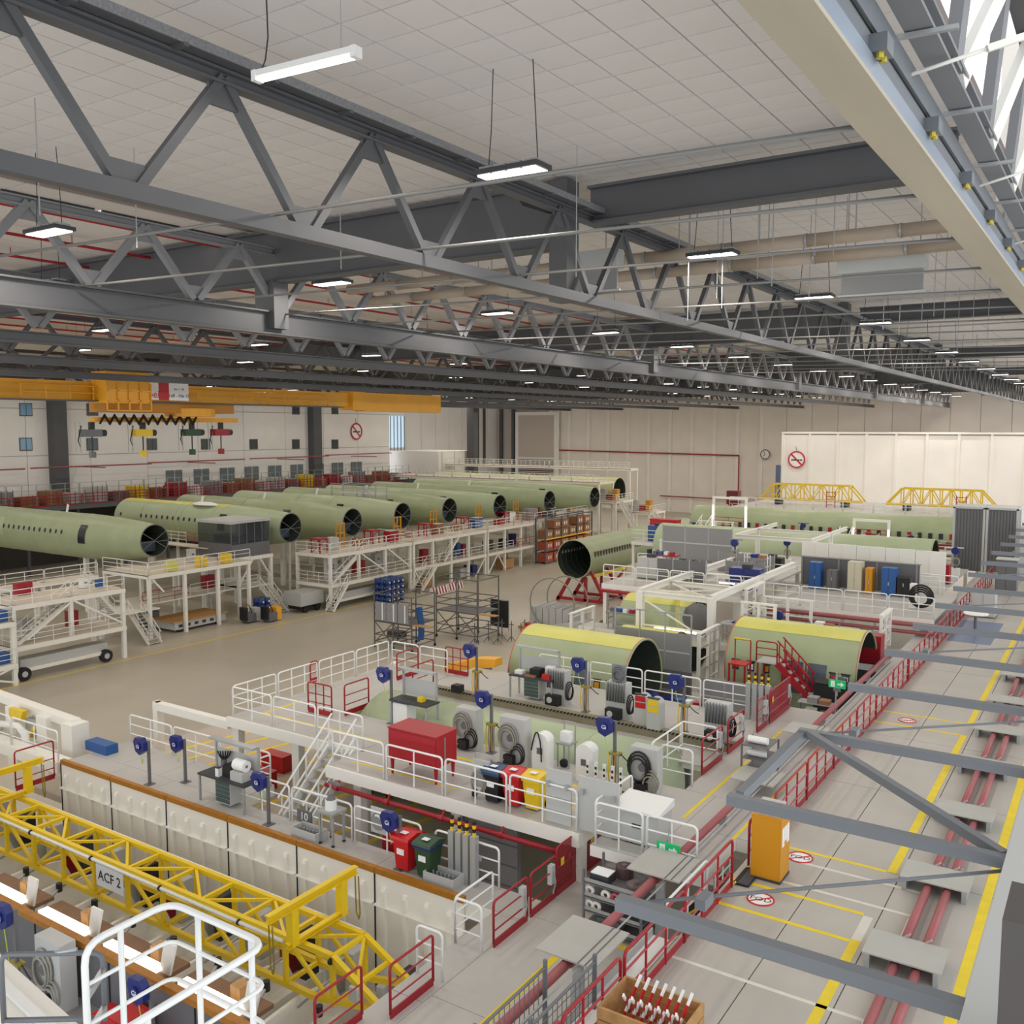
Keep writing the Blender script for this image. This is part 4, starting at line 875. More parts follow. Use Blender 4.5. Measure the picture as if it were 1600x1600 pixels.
# ---- gates
def gate(label, x, y0, y1, z, solid=False, h=1.12, latch=True):
    t = thing('red_gate', label, 'gate', (x, (y0 + y1) / 2, z))
    MB().tube(rrect((x, y0), (x, y1), z + .1, z + h, .1), .03, 6).obj('frame', redm, t); MB().bar((x, y0, z + .09), (x, y1, z + .09), .03, .18).obj('kick_plate', redm, t)
    for q in (.4, .75): MB().tube([(x, y0, z + q), (x, y1, z + q)], .02, 5).obj('mid_rail', redm, t)
    if solid: MB().box(x - .008, x + .008, y0 + .04, y1 - .04, z + .15, z + h - .05).obj('mesh_panel', mat('red_mesh', (150, 30, 40), .6, alpha=.75), t); MB().tube([(x, (y0 + y1) / 2, z + .1), (x, (y0 + y1) / 2, z + h)], .02, 5).obj('post', redm, t)
    if latch: MB().box(x - .06, x + .06, y1 - .3, y1 - .12, z + .45, z + .95).obj('latch_box', greyp, t); MB().tube([(x + .05, y1 - .2, z + .9), (x + .12, y1 - .2, z + .5), (x + .05, y1 - .2, z + .2)], .02, 5).obj('handle', alu, t)
    if solid:
        MB().cb((x + .03, y0 + .25, z + .85), (.01, .16, .2)).obj('warning_sign', yellow, t)
    return t
gate('nearest open red gate on the lower walkway', -11.62, 16.9, 18.35, N); gate('second red gate with grey latch on the lower walkway', -11.62, 18.5, 19.7, N)
gate('large mesh filled red gate with yellow signs', -11.62, 19.75, 21.3, N, True, 1.3, False); gate('far mesh filled red gate beside the deck end', -11.62, 21.35, 22.45, N, True, 1.3)
gate('mesh filled red gate beside the tall grey cylinders', -10.15, 32.2, 34.6, D, True, 1.2); gate('small red gate next to the tall grey cylinders', -10.2, 31.0, 32.1, D)
gate('red gate at the right end of the hazard striped beam', -10.3, 28.4, 29.9, D); gate('low red gate right of the green strip', -10.3, 26.2, 27.9, D)
def gatex(label, y, x0, x1, z, h=1.15):
    t = thing('red_gate', label, 'gate', ((x0 + x1) / 2, y, z)); MB().tube(rrect((x0, y), (x1, y), z + .08, z + h, .1), .03, 6).obj('frame', redm, t); MB().bar((x0, y, z + .1), (x1, y, z + .1), .03, .18).obj('kick_plate', redm, t)
    for k in range(1, 3): MB().tube([(x0 + (x1 - x0) * k / 3, y, z + .1), (x0 + (x1 - x0) * k / 3, y, z + h)], .025, 5).obj('bar', redm, t)
    for q in (.42, .75): MB().tube([(x0, y, z + q), (x1, y, z + q)], .02, 5).obj('mid_rail', redm, t)
p = B(482, 1112, D); q = B(528, 1118, D)
gatex('red gate beside the yellow line near the deck left corner', p.y, p.x, p.x + 1.2, D); gate('red gate folded back near the grey bench', q.x + .25, q.y + .1, q.y + 1.4, D, False, 1.15, False)
p = B(645, 1092, D); gate('tall red gate left of the hazard striped beam', p.x, p.y, p.y + 1.3, D, False, 1.3, False)
p = B(702, 1052, D); gatex('red framed gate beside the yellow ramp', p.y, p.x - .2, p.x + 1.0, D, 1.15)
p = B(630, 1060, D); gate('farther red gate in the white railing', p.x, p.y - .4, p.y + 1.0, D, False, 1.15, False)
p = B(447, 1075, D); gate('narrow red gate in the left side rail', -27.0, p.y + .3, p.y + .7, D + .3, False, .85, False)
# near end rails of the pit
rail((-12.5, 16.6), (-11.75, 16.6), N, 'white guard rail across the pit end beside the open red gate', posts=0); rail((-12.5, 16.6), (-12.5, 18.15), N, 'white guard rail along the pit end by the ribbed wall', posts=0)
gate('red gate at the pit end beside the yellow truss tip', -11.9, 13.6, 15.0, N, False, 1.15, False); rail((-12.5, 15.2), (-11.8, 15.2), N, 'white guard rail at the truss tip', posts=0); gate('lower red gate at the picture bottom beside the truss tip', -12.4, 12.0, 13.3, N, False, 1.15, False)
# ---- green strip: fuselage top showing in the slot
t = thing('fuselage_barrel', 'pale green fuselage top lying in the slot of the deck', 'fuselage', (-17, 26.5, D - 2)); seg = 40; R0 = 1.9; zc = D - 1.35
mb = MB(); vs = [(x, 26.4 + R0 * math.sin(k * 2 * math.pi / seg), zc + R0 * math.cos(k * 2 * math.pi / seg)) for x in (-23.2, -11.7) for k in range(seg)]
mb.add(vs, [(k, (k + 1) % seg, seg + (k + 1) % seg, seg + k) for k in range(seg)] + [tuple(range(seg)), tuple(range(seg, 2 * seg))]).obj('skin', greenl, t, smooth=True)
for k in range(26): MB().box(-23 + k * .44, -22.82 + k * .44, 27.45, 27.52, D - .29, D - .27).obj('cover_tab', signwhite, t)
for k in range(3): MB().tube([(-20.5 + k * 3.2, 26.4 + (R0 + .004) * math.sin(R(a)), zc + (R0 + .004) * math.cos(R(a))) for a in range(-60, 61, 10)], .012, 4).obj('seam', green, t)
# ---- things on the deck
def reel(px, py, z, label, h=1.95, tools=True, face=0):
    """blue spring hose reel on a grey pole"""
    p = B(px, py, z); yy_ = max(p.y, 18.7) if z == N else min(p.y, 11.25) if z == NF else p.y; t = thing('hose_reel', label, 'hose reel', (p.x, yy_, z)); x, y = p.x, yy_
    MB().box(x - .04, x + .04, y - .04, y + .04, z, z + h).obj('pole', greyd, t); MB().box(x - .14, x + .14, y - .14, y + .14, z, z + .02).obj('base_plate', greyd, t)
    poly = [(-.3, .12), (-.22, .28), (.12, .3), (.24, .16), (.24, -.12), (.02, -.28), (-.2, -.18)]
    b = MB().prism([(x - .25 + a * 1.0, z + h - .2 + c) for a, c in poly], y - .2, y - .02, 'y').obj('reel_case', blue, t)
    MB().cyl((x - .27, y - .2, z + h - .18), (x - .27, y - .24, z + h - .18), .13, 12).obj('reel_cover', blue, b)
    text('logo', 'Gi', .17, signwhite, b, (x - .25, y - .245, z + h - .18), (1, 0, 0), (0, 0, 1))
    MB().tube([(x - .27, y - .12, z + h - .48), (x - .2, y - .12, z + h - .8), (x - .12, y - .12, z + .9)], .012, 4).obj('hose', limegreen, t)
    if tools:
        MB().box(x - .16, x + .2, y - .1, y + .1, z + .92, z + 1.0).obj('tool_tray', mat('olive_tray', (150, 134, 60), .5), t)
        for k in range(4): MB().tube([(x - .14 + k * .1, y - .08, z + .95), (x - .17 + k * .11, y - .1, z + .5), (x - .13 + k * .1, y - .08, z + .08)], .022, 5).obj('hanging_hose', [yellow, hose, ochre, hose][k], t)
        MB().tube([(x + .15, y, z + 1.0), (x + .42, y, z + .8), (x + .55, y, z + .75)], .018, 5).obj('crank', black, t)
    return t
for px, py, z, lab, tl2 in ((745, 1086, D, 'blue hose reel on a pole left of the dark workbench', True), (768, 1176, D, 'blue hose reel on a pole between the hose boards', True), (915, 1112, D, 'blue hose reel on a pole between the finned cabinets', True),
        (960, 1226, D, 'blue hose reel on a pole near the striped posts', True), (1068, 1144, D, 'blue hose reel on a pole left of the last finned cabinet', True), (612, 1130, D, 'blue hose reel behind the grey bench frame', False),
        (216, 1232, N, 'leftmost blue hose reel on the near deck', False), (290, 1222, N, 'blue hose reel behind the near workbench', False), (412, 1292, N, 'blue hose reel at the middle of the near deck', False), (618, 1362, N, 'blue hose reel in front of the red wheelie bin', False)):
    reel(px, py, z, lab, 1.95 if z == D else 1.5, tl2)
def coil(t, c, r, n, m, ax='y', rt=.03, name='hose_coil', el=1.25):
    for k in range(n):
        rr = r * (1 - .13 * k); c2 = Vector(c) + (Vector((0, -.04 * k - .02, -.03 * k)) if ax == 'y' else Vector((.04 * k + .02, 0, -.03 * k)))
        MB().tube([c2 + (Vector((rr * math.cos(q * .3927), 0, rr * el * math.sin(q * .3927))) if ax == 'y' else Vector((0, rr * math.cos(q * .3927), rr * el * math.sin(q * .3927)))) for q in range(16)], rt, 6, True).obj(name, m, t)
def hoseboard(px, py, z, label, m1=hose, m2=rubber, w=.85, h=1.35):
    p = B(px, py, z); x, y = p.x, (p.y if z == D else min(p.y, 11.1)); t = thing('hose_station', label, 'hose station', (x, y, z))
    MB().box(x - w / 2, x + w / 2, y, y + .4, z, z + h).obj('cabinet', greyp, t); coil(t, (x - .12, y - .03, z + h * .58), .36, 3, m1)
    coil(t, (x + .25, y - .05, z + .42), .26, 3, m2, rt=.022); MB().cyl((x, y, z + h * .6), (x, y - .14, z + h * .6), .12, 10).obj('hose_holder', greyd, t); MB().box(x - .2, x + .15, y - .22, y - .03, z + .05, z + .35).obj('pump', black, t)
    MB().tube([(x - .1, y - .1, z + .3), (x - .3, y - .35, z + .06), (x - .6, y - .3, z + .03), (x - .7, y - .1, z + .03)], .03, 6).obj('loose_hose', m1, t)
    return t
hoseboard(728, 1170, D, 'grey hose station behind the red cabinet'); hoseboard(800, 1195, D, 'large grey hose station with beige coil in the near row', hose, rubber, .95, 1.5); hoseboard(1005, 1240, D, 'grey hose station with black coil at the right end of the near row', rubber, hose, .85, 1.35)
def fincab(px, py, label):
    p = B(px, py, D); x, y = p.x, p.y; t = thing('tool_cabinet', label, 'cabinet', (x, y, D))
    MB().box(x - .42, x + .42, y, y + .45, D, D + 1.3).obj('cabinet', greyp, t)
    for k in range(7): MB().tube([(x - .33 + k * .11, y - .05, D + .62), (x - .33 + k * .11, y - .05, D + 1.2), (x - .33 + k * .11, y + .05, D + 1.3)], .035, 6).obj('air_pipe', mat('dark_zinc', (112, 114, 116), .4, .4), t)
    MB().box(x - .3, x + .28, y - .3, y - .02, D + .02, D + .4).obj('vacuum_unit', black, t); MB().cyl((x - .1, y - .32, D + .22), (x - .1, y - .3, D + .22), .12, 10).obj('vacuum_disc', greyp, t); coil(t, (x + .48, y + .15, D + .55), .28, 3, rubber, 'x', .022)
    return t
fincab(868, 1100, 'finned grey air cabinet beside the dark workbench'); fincab(962, 1122, 'finned grey air cabinet with a hose coil on top'); fincab(1118, 1158, 'finned grey air cabinet at the right end by the red gate')
p = B(962, 1122, D); hc = thing('hose_coil', 'grey blue hose coil hung above the middle finned cabinet', 'hose', (p.x, p.y, D + 1.35)); MB().box(p.x - .28, p.x + .28, p.y + .2, p.y + .28, D + 1.3, D + 1.95).obj('backing', greym, hc); coil(hc, (p.x, p.y + .18, D + 1.62), .24, 3, steel2, rt=.03, el=1.1)
def pedestal(px, py, label, m=greyp, w=.55, d=.4, h=1.15, lab=None):
    p = B(px, py, D); x, y = p.x, p.y; t = thing('service_pedestal', label, 'pedestal', (x, y, D)); n = 8
    poly = [(x - w / 2, D), (x + w / 2, D)] + [(x + w / 2 * math.cos(k * math.pi / n), D + h - .2 + .2 * math.sin(k * math.pi / n)) for k in range(n + 1)]
    MB().prism(poly, y, y + d, 'y').obj('body', m, t)
    if lab:
        for k in range(2): MB().box(x - .2, x + .2, y - .012, y, D + .62 + k * .24, D + .82 + k * .24).obj('warning_label', lab, t)
        MB().box(x - .22, x + .22, y - .02, y + .1, D + 1.1, D + 1.14).obj('flap', dark, t)
    elif 'cable' in label: MB().tube([(x - .27 + .5 * k / 14 * (1 - .25 * max(0, k - 9) / 5), y - .06, D + .25 + .95 * math.sin(math.pi * min(1, .12 + k / 15)) * (1 if k < 8 else .95)) for k in range(14)], .022, 6).obj('cable', black, t)
    if not lab: MB().box(x - .1, x + .1, y - .01, y, D + .5, D + .7).obj('socket_plate', greyd, t)
    return t
pedestal(843, 1203, 'rounded white service pedestal with black cable', whiteb); pedestal(912, 1222, 'rounded white service pedestal right of the small hoist', whiteb)
pedestal(1000, 1133, 'grey waste box with red warning labels', greyp, .5, .45, 1.1, redb); pedestal(1020, 1140, 'grey waste box with yellow warning labels', greyp, .5, .45, 1.1, yellow)
p = B(885, 1196, D); t = thing('drum_hoist', 'small white drum hoist on a frame between the pedestals', 'hoist', (p.x, p.y, D))
for a in (-.2, .2):
    for b_ in (-.2, .2): MB().bar((p.x + a, p.y + b_, D), (p.x + a, p.y + b_, D + .75), .04).obj('leg', galv, t)
MB().box(p.x - .25, p.x + .25, p.y - .25, p.y + .25, D + .72, D + .78).obj('tray', galv, t); MB().box(p.x - .16, p.x + .16, p.y - .12, p.y + .12, D + .78, D + 1.1).obj('motor', signwhite, t); MB().tube(rrect((p.x - .2, p.y + .2), (p.x + .2, p.y + .2), D + .75, D + 1.35, .04), .025, 5).obj('handle_frame', galv, t); MB().cyl((p.x, p.y - .2, D + .12), (p.x, p.y - .1, D + .12), .14, 12).obj('wheel', black, t)
# striped posts
for k in range(5):
    p = B(910 + k * 13, 1232 + k * 3.2, D); t = thing('striped_post', 'thin white post with black and yellow bands at the green strip', 'post', (p.x, p.y + .3, D), 'striped posts at the green strip'); x, y = p.x, p.y + .3
    MB().box(x - .05, x + .05, y, y + .05, D, D + .75).obj('post', whiteb, t)
    for q in range(3): MB().box(x - .03, x + .03, y - .01, y, D + .2 + q * .17, D + .28 + q * .17).obj('black_band', blk, t)
# workbenches
def bench(px, py, z, label, w=2.0, frame=True, drawers=True, m=dark):
    p = B(px, py, z); x, y = p.x, p.y; t = thing('workbench', label, 'workbench', (x, y, z))
    MB().box(x - w / 2, x + w / 2, y, y + .75, z + .86, z + .92).obj('worktop', m, t)
    for a in (-w / 2 + .05, w / 2 - .05):
        for b_ in (.05, .7): MB().bar((x + a, y + b_, z), (x + a, y + b_, z + .86), .06).obj('leg', galv, t)
    if frame:
        for a in (-w / 2 + .1, w / 2 - .1): MB().bar((x + a, y + .7, z + .92), (x + a, y + .7, z + 1.95), .07).obj('upright', alu, t)
        MB().bar((x - w / 2 + .05, y + .55, z + 1.95), (x + w / 2 - .05, y + .55, z + 1.95), .25, .07).obj('light_rail', alu, t); MB().box(x - w / 2 + .1, x + w / 2 - .1, y + .7, y + .72, z + 1.0, z + 1.6).obj('back_panel', greyp, t)
    if drawers:
        d_ = MB().box(x - .35, x + .35, y + .1, y + .68, z + .1, z + .84).obj('drawer_unit', greyp, t)
        for k in range(5): MB().box(x - .32, x + .32, y + .08, y + .1, z + .14 + k * .14, z + .26 + k * .14).obj('drawer', mat('dark_green_drawer', (66, 84, 80), .5), d_)
    return x, y, t
def small(name, label, cat, x0, x1, y0, y1, z0, z1, m, top=None):
    o = thing(name, label, cat, ((x0 + x1) / 2, (y0 + y1) / 2, z0)); MB().box(x0, x1, y0, y1, z0, z1 - .02).obj('body', m, o); MB().box(x0 + .015, x1 - .015, y0 + .015, y1 - .015, z1 - .02, z1).obj('lid', top or m, o); return o
x, y, t = bench(828, 1095, D, 'dark workbench with green drawers at the striped edge')
small('printer', 'black printer on the dark workbench', 'printer', x - .15, x + .3, y + .2, y + .6, D + .92, D + 1.22, black); small('first_aid_box', 'red box on the dark workbench', 'box', x + .5, x + .85, y + .05, y + .35, D + .92, D + 1.12, redb); small('paper_roll_box', 'white paper dispenser on the dark workbench', 'dispenser', x + .45, x + .8, y + .4, y + .65, D + .92, D + 1.35, whiteb); small('cardboard_tray', 'brown tray on the dark workbench', 'tray', x - .3, x + .2, y + .02, y + .18, D + .92, D + 1.0, cardb); small('white_helmet', 'white rounded case on the dark workbench', 'case', x - .85, x - .5, y + .2, y + .5, D + .92, D + 1.05, signwhite)
x, y, t = bench(637, 1138, D, 'grey framed bench with white trolley behind the red cabinet', 1.7, True, False)
small('bench_trolley', 'white wheeled cabinet under the grey framed bench', 'trolley', x - .75, x - .1, y + .08, y + .6, D + .02, D + .8, whiteb); small('yellow_helmet', 'yellow helmet on the grey framed bench', 'helmet', x + .2, x + .42, y + .3, y + .52, D + .92, D + 1.08, yellow)
x, y, t = bench(345, 1262, N, 'near workbench with dark top, white roll and tools', 2.2, True, True)
small('water_bottle', 'white bottle on the near workbench', 'bottle', x - .35, x - .2, y + .1, y + .25, N + .92, N + 1.2, whiteb, dark); small('black_bag', 'black bag on the near workbench', 'bag', x - .15, x + .25, y + .25, y + .62, N + .92, N + 1.3, black); small('grey_tray', 'grey box under the paper roll on the near workbench', 'box', x + .3, x + .85, y + .15, y + .6, N + .92, N + 1.22, greyp)
rl = thing('paper_roll', 'big white paper roll on the near workbench', 'paper roll', (x + .5, y + .35, N + 1.22)); MB().cyl((x + .35, y + .35, N + 1.4), (x + .85, y + .35, N + 1.4), .18, 16).obj('roll', signwhite, rl, smooth=False); MB().cyl((x + .34, y + .35, N + 1.4), (x + .86, y + .35, N + 1.4), .05, 8).obj('core', cardb, rl)
gl = thing('glove_stand', 'black gloves standing on the near workbench', 'gloves', (x - .5, y + .4, N + .92)); MB().cyl((x - .4, y + .5, N + .92), (x - .4, y + .5, N + 1.35), .1, 8).obj('stand', greyd, gl)
for k in range(6): MB().tube([(x - .4, y + .5, N + 1.3), (x - .5 + k * .05, y + .42 + .03 * k, N + 1.45), (x - .58 + k * .08, y + .4 + .04 * k, N + 1.62)], .028, 5).obj('finger', black, gl)
# red cabinets
def redcab(label, x0, x1, y0, y1, z, legs, h):
    t = thing('red_cabinet', label, 'cabinet', ((x0 + x1) / 2, (y0 + y1) / 2, z)); MB().box(x0, x1, y0, y1, z + legs, z + legs + h).obj('body', mat('deep_red_paint', (166, 16, 30), .4), t)
    for a in (x0 + .08, x1 - .08):
        for b_ in (y0 + .08, y1 - .08): MB().cyl((a, b_, z), (a, b_, z + legs), .035, 6, .07).obj('leg', MATS['deep_red_paint'], t)
    MB().box(x0 + .02, x1 - .02, y0 - .015, y0, z + legs + .04, z + legs + h - .05).obj('door', MATS['deep_red_paint'], t); MB().bar((x1 + .01, y1 - .6, z + legs + .1), (x1 + .01, y1 - .6, z + legs + h - .1), .03).obj('hinge', galv, t); MB().box(x0 - .02, x1 + .02, y0 - .03, y1 + .02, z + legs + h, z + legs + h + .03).obj('lid', MATS['deep_red_paint'], t)
redcab('large red safety cabinet on four legs on the assembly deck', -18.4, -16.55, 21.1, 22.1, D, .5, .95); redcab('second red cabinet partly hidden below the deck edge', -17.6, -15.9, 19.85, 20.3, 4.8, .6, 1.2)
for k, (px, py) in enumerate(((240 + 120, 1212), (425, 1205), (400, 1232))):
    p = B(px, py, 4.8); t = thing('red_box', ('red box below the deck corner post', 'red box leaning at the deck post', 'red box beside the cardboard carton')[k], 'box', (p.x, p.y, 4.8)); MB().box(p.x - .6, p.x + .6, p.y, p.y + .5, 4.8, 5.4).obj('body', redb, t); MB().box(p.x - .62, p.x + .62, p.y - .02, p.y + .52, 5.4, 5.46).obj('lid', redb, t)
p = B(385, 1235, 4.8); small('cardboard_box', 'brown carton on the lower floor behind the near bench', 'box', p.x - .5, p.x + .5, p.y - 1, p.y - .3, 4.8, 5.6, cardb)
# wheelie bins
def bin_(px, py, z, label, m, lid):
    p = B(px, py, z); x, y = p.x, (18.6 if z == N else p.y + .35); t = thing('wheelie_bin', label, 'bin', (x, y, z))
    mb = MB(); a, b_ = .2, .27
    mb.add([(x - a, y, z + .06), (x + a, y, z + .06), (x + a, y + .42, z + .06), (x - a, y + .42, z + .06), (x - b_, y - .06, z + .92), (x + b_, y - .06, z + .92), (x + b_, y + .5, z + .92), (x - b_, y + .5, z + .92)], [(0, 3, 2, 1), (4, 5, 6, 7), (0, 1, 5, 4), (1, 2, 6, 5), (2, 3, 7, 6), (3, 0, 4, 7)]).obj('body', m, t)
    MB().prism([(y - .12, z + .92), (y + .55, z + .92), (y + .55, z + .98), (y + .3, z + 1.06), (y - .1, z + .99)], x - .31, x + .31).obj('lid', lid, t); MB().box(x - .29, x + .29, y - .09, y + .52, z + .84, z + .92).obj('rim', lid if lid is not bingreen else blue, t)
    for q in (-.25, .25): MB().cyl((x + q - .03, y + .45, z + .11), (x + q + .03, y + .45, z + .11), .11, 12).obj('wheel', rubber, t)
    MB().tube([(x - .22, y + .55, z + .9), (x - .22, y + .62, z + .95), (x + .22, y + .62, z + .95), (x + .22, y + .55, z + .9)], .02, 5).obj('handle', m, t); MB().box(x - .12, x + .12, y - .07, y - .05, z + .5, z + .66).obj('label', signwhite, t)
    MB().box(x - .1, x + .1, y + .05, y + .2, z + 1.05, z + 1.065).obj('lid_label', signwhite, t)
bin_(628, 1362, N, 'bright red wheelie bin on the near deck', binred, binred); bin_(670, 1368, N, 'green wheelie bin with blue rim on the near deck', bingreen, bingreen)
bin_(757, 1262, D, 'black wheelie bin with blue lid on the assembly deck', black, mat('petrol_lid', (38, 70, 110), .4)); bin_(788, 1268, D, 'red wheelie bin between the black and yellow bins', binred, binred); bin_(820, 1274, D, 'yellow wheelie bin on the assembly deck', yellow, yellow)
# grey information panels, chest, hand truck
for k, (px, py, w) in enumerate(((880, 1292, .55), (945, 1312, .85))):
    p = B(px, py, D); t = thing('panel_stand', ('narrow grey panel hung on the deck front rail', 'wide grey panel hung on the deck front rail')[k], 'panel', (p.x, 20.8, D)); MB().box(p.x - w, p.x + w * .4, 20.74, 20.80, D + .05, D + 1.5).obj('panel', greyp, t)
    for q in (-.8 * w, .25 * w): MB().box(p.x + q - .04, p.x + q + .04, 20.6, 20.8, D + 1.04, D + 1.18).obj('hook', alu, t)
ct = thing('storage_chest', 'light grey chest with sloping lid beside the deck end', 'chest', (-9.9, 21.2, D)); p = B(985, 1325, D); x, y = -9.9, 21.25
MB().box(x - .6, x + .6, y - .45, y + .4, D + .05, D + .85).obj('body', greyp, ct); MB().prism([(y - .5, D + .85), (y + .45, D + .85), (y + .45, D + 1.05), (y - .5, D + .92)], x - .65, x + .65).obj('lid', whiteb, ct); MB().box(x - .12, x + .12, y - .47, y - .45, D + .45, D + .55).obj('handle', black, ct)
for k in range(4):
    xx = x - .55 + k * .36; MB().box(xx, xx + .05, y - .4, y - .35, D, D + .05).obj('foot', black, ct)
# tall grey cylinders with striped tops
def tallbars(x, y, z, h, label, n=4):
    t = thing('tall_tube_rack', label, 'tube rack', (x, y, z))
    for k in range(n):
        MB().box(x + k * .24, x + k * .24 + .17, y, y + .17, z, z + h).obj('tube', alu, t)
        for q in range(4): MB().box(x + k * .24 + .05, x + k * .24 + .12, y + .05, y + .12, z + h + q * .1, z + h + (q + 1) * .1).obj('striped_tip', (yellow, blk)[q % 2], t)
    MB().box(x - .05, x + n * .24, y + .17, y + .2, z + h * .5, z + h * .6).obj('bracket', alu, t)
p = B(1158, 1128, D); tallbars(p.x, 32.3, D, 1.35, 'tall grey tubes with striped tips beside the red mesh gate'); p = B(748, 1352, N); tallbars(-14.5, 18.95, N, 1.35, 'tall grey tubes with striped tips on the near deck')
# near deck: tripod table, parts tubs, sign 10, wall hose plate
p = B(515, 1318, N); x, y = p.x, 18.85; t = thing('mixer_stand', 'grey stand holding a white pot on the near deck', 'stand', (x, y, N))
for a, b_ in ((-.25, -.2), (.25, -.2), (.25, .25), (-.25, .25)): MB().bar((x + a, y + b_, N + .04), (x + a, y + b_, N + .95), .06).obj('leg', galv, t); MB().cyl((x + a, y + b_, N), (x + a, y + b_, N + .05), .05, 8).obj('foot', rubber, t)
MB().box(x - .32, x + .32, y - .28, y + .32, N + .93, N + 1.0).obj('tray', galv, t); MB().cyl((x, y, N + 1.0), (x, y, N + 1.3), .17, 14).obj('pot', whiteb, t); MB().cyl((x, y, N + 1.3), (x, y, N + 1.42), .15, 10, .06).obj('pot_motor', greyd, t); MB().bar((x - .25, y + .25, N + .95), (x - .25, y + .25, N + 1.7), .05).obj('column', galv, t); MB().bar((x - .3, y + .25, N + 1.68), (x + .2, y + .2, N + 1.68), .1, .06).obj('arm', greyd, t)
for k, (px, py) in enumerate(((465, 1318), (678, 1390))):
    p = B(px, py, N); x, y = p.x, 18.72; t = thing('parts_tub', ('grey tub of bolts left of the mixer stand', 'grey tub of bolts before the green bin')[k], 'tub', (x, y, N))
    for q in ((x - .5, x + .5, y - .25, y - .22), (x - .5, x + .5, y + .22, y + .25), (x - .5, x - .47, y - .22, y + .22), (x + .47, x + .5, y - .22, y + .22)): MB().box(*q, N, N + .3).obj('side', greyp, t)
    MB().box(x - .47, x + .47, y - .22, y + .22, N + .02, N + .12).obj('insert', greyd, t)
    for q in range(6): MB().cyl((x - .35 + q * .13, y, N + .12), (x - .35 + q * .13, y, N + .26), .03, 6).obj('bolt', alu, t)
p = B(475, 1292, N); t = thing('number_sign', 'grey sign reading 10 on the near deck rail', 'sign', (p.x, 19.2, N)); x = p.x; MB().box(x - .3, x + .3, 19.18, 19.22, N + .12, N + .5).obj('plate', greyd, t); text('lettering', '10', .34, signwhite, t, (x, 19.17, N + .31), (1, 0, 0), (0, 0, 1))
p = B(577, 1335, N); t = thing('hose_plate', 'grey plate with round gauge on the near deck rail', 'plate', (p.x, 19.35, N)); x = p.x; MB().box(x - .3, x + .3, 19.3, 19.34, N + .45, N + 1.2).obj('plate', greyp, t); MB().cyl((x, 19.29, N + .82), (x, 19.25, N + .82), .26, 20).obj('dial', greym, t); MB().tube([(x + .18 * math.cos(R(a)), 19.24, N + .82 + .18 * math.sin(R(a))) for a in range(-20, 130, 15)], .03, 5).obj('arc', signwhite, t)
p = B(712, 1372, N); t = thing('hose_hanger', 'grey hose looped on the rail behind the green bin', 'hose', (p.x, 19.2, N)); x = p.x; MB().box(x - .25, x + .25, 19.28, 19.32, N + .85, N + 1.25).obj('plate', steel2, t); coil(t, (x, 19.2, N + .62), .26, 4, hose, rt=.03, el=1.7)
# small trolley and roller door below the deck
p = B(600, 1240, 4.8); t = thing('parts_trolley', 'small red trolley on the lower floor under the deck', 'trolley', (p.x, p.y, 4.8)); x, y = p.x, p.y; MB().box(x - .5, x + .5, y - .3, y + .3, 4.95, 5.05).obj('platform', greyd, t); MB().box(x - .35, x + .35, y - .25, y + .25, 5.05, 5.4).obj('load', redb, t)
for a in (-.4, .4): MB().cyl((x + a, y - .28, 4.87), (x + a, y - .22, 4.87), .07, 8).obj('wheel', rubber, t)
sd = thing('roller_door', 'grey roller door panel under the assembly deck front', 'door', (-14.4, 20.9, 4.8)); MB().box(-15.3, -13.6, 20.95, 21.0, 4.8, 7.1).obj('sheet', greym, sd); MB().tube(rrect((-15.4, 20.9), (-13.5, 20.9), 4.8, 7.2, .05), .04, 5).obj('frame', greyd, sd)
for z in (5.4, 6.0, 6.6): MB().box(-15.3, -13.6, 20.93, 20.95, z, z + .04).obj('slat_joint', greyd, sd)
# exit signs
def exitsign(label, c, rt):
    t = thing('exit_sign', label, 'sign', c); r_ = Vector(rt).normalized(); c = Vector(c); u = Vector((0, 0, 1)); nn = r_.cross(u)
    MB().bar(c - r_ * .3, c + r_ * .3, .04, .3).obj('panel', signgreen, t)
    def Q(a, b_): return c + r_ * a + u * b_ + nn * .03
    MB().bar(Q(.02, 0), Q(.16, 0), .02, .05, side=u).obj('arrow_shaft', signwhite, t)
    mb = MB(); mb.add([Q(.14, .09), Q(.25, 0), Q(.14, -.09)], [(0, 1, 2)]); mb.obj('arrow_head', signwhite, t)
    MB().bar(Q(-.22, 0), Q(-.08, 0), .01, .22, side=u).obj('door_mark', signwhite, t); MB().tube([Q(-.15, .06), Q(-.13, -.02), Q(-.18, -.09)], .012, 4).obj('running_figure', signgreen, t); MB().bar(c + u * .15, c + u * .5, .02).obj('hanger', galv, t)
    MB().cb(c - u * .22, (.25, .06, .12)).obj('battery_box', greyd, t); MB().bar(c - u * .45, c - u * .2, .04).obj('stem', galv, t)
exitsign('green exit sign with arrow near the grey chest', (-8.75, 20.2, D + .42), (1, 0, 0)); exitsign('green exit sign with arrow by the farther red railing', (-8.4, 34.5, D + 1.2), (1, 0, 0)); tag(MB().box(-8.47, -8.43, 34.54, 34.58, D, D + 1.6).obj('sign_post', galv), 'thin grey post holding the farther exit sign', 'post')
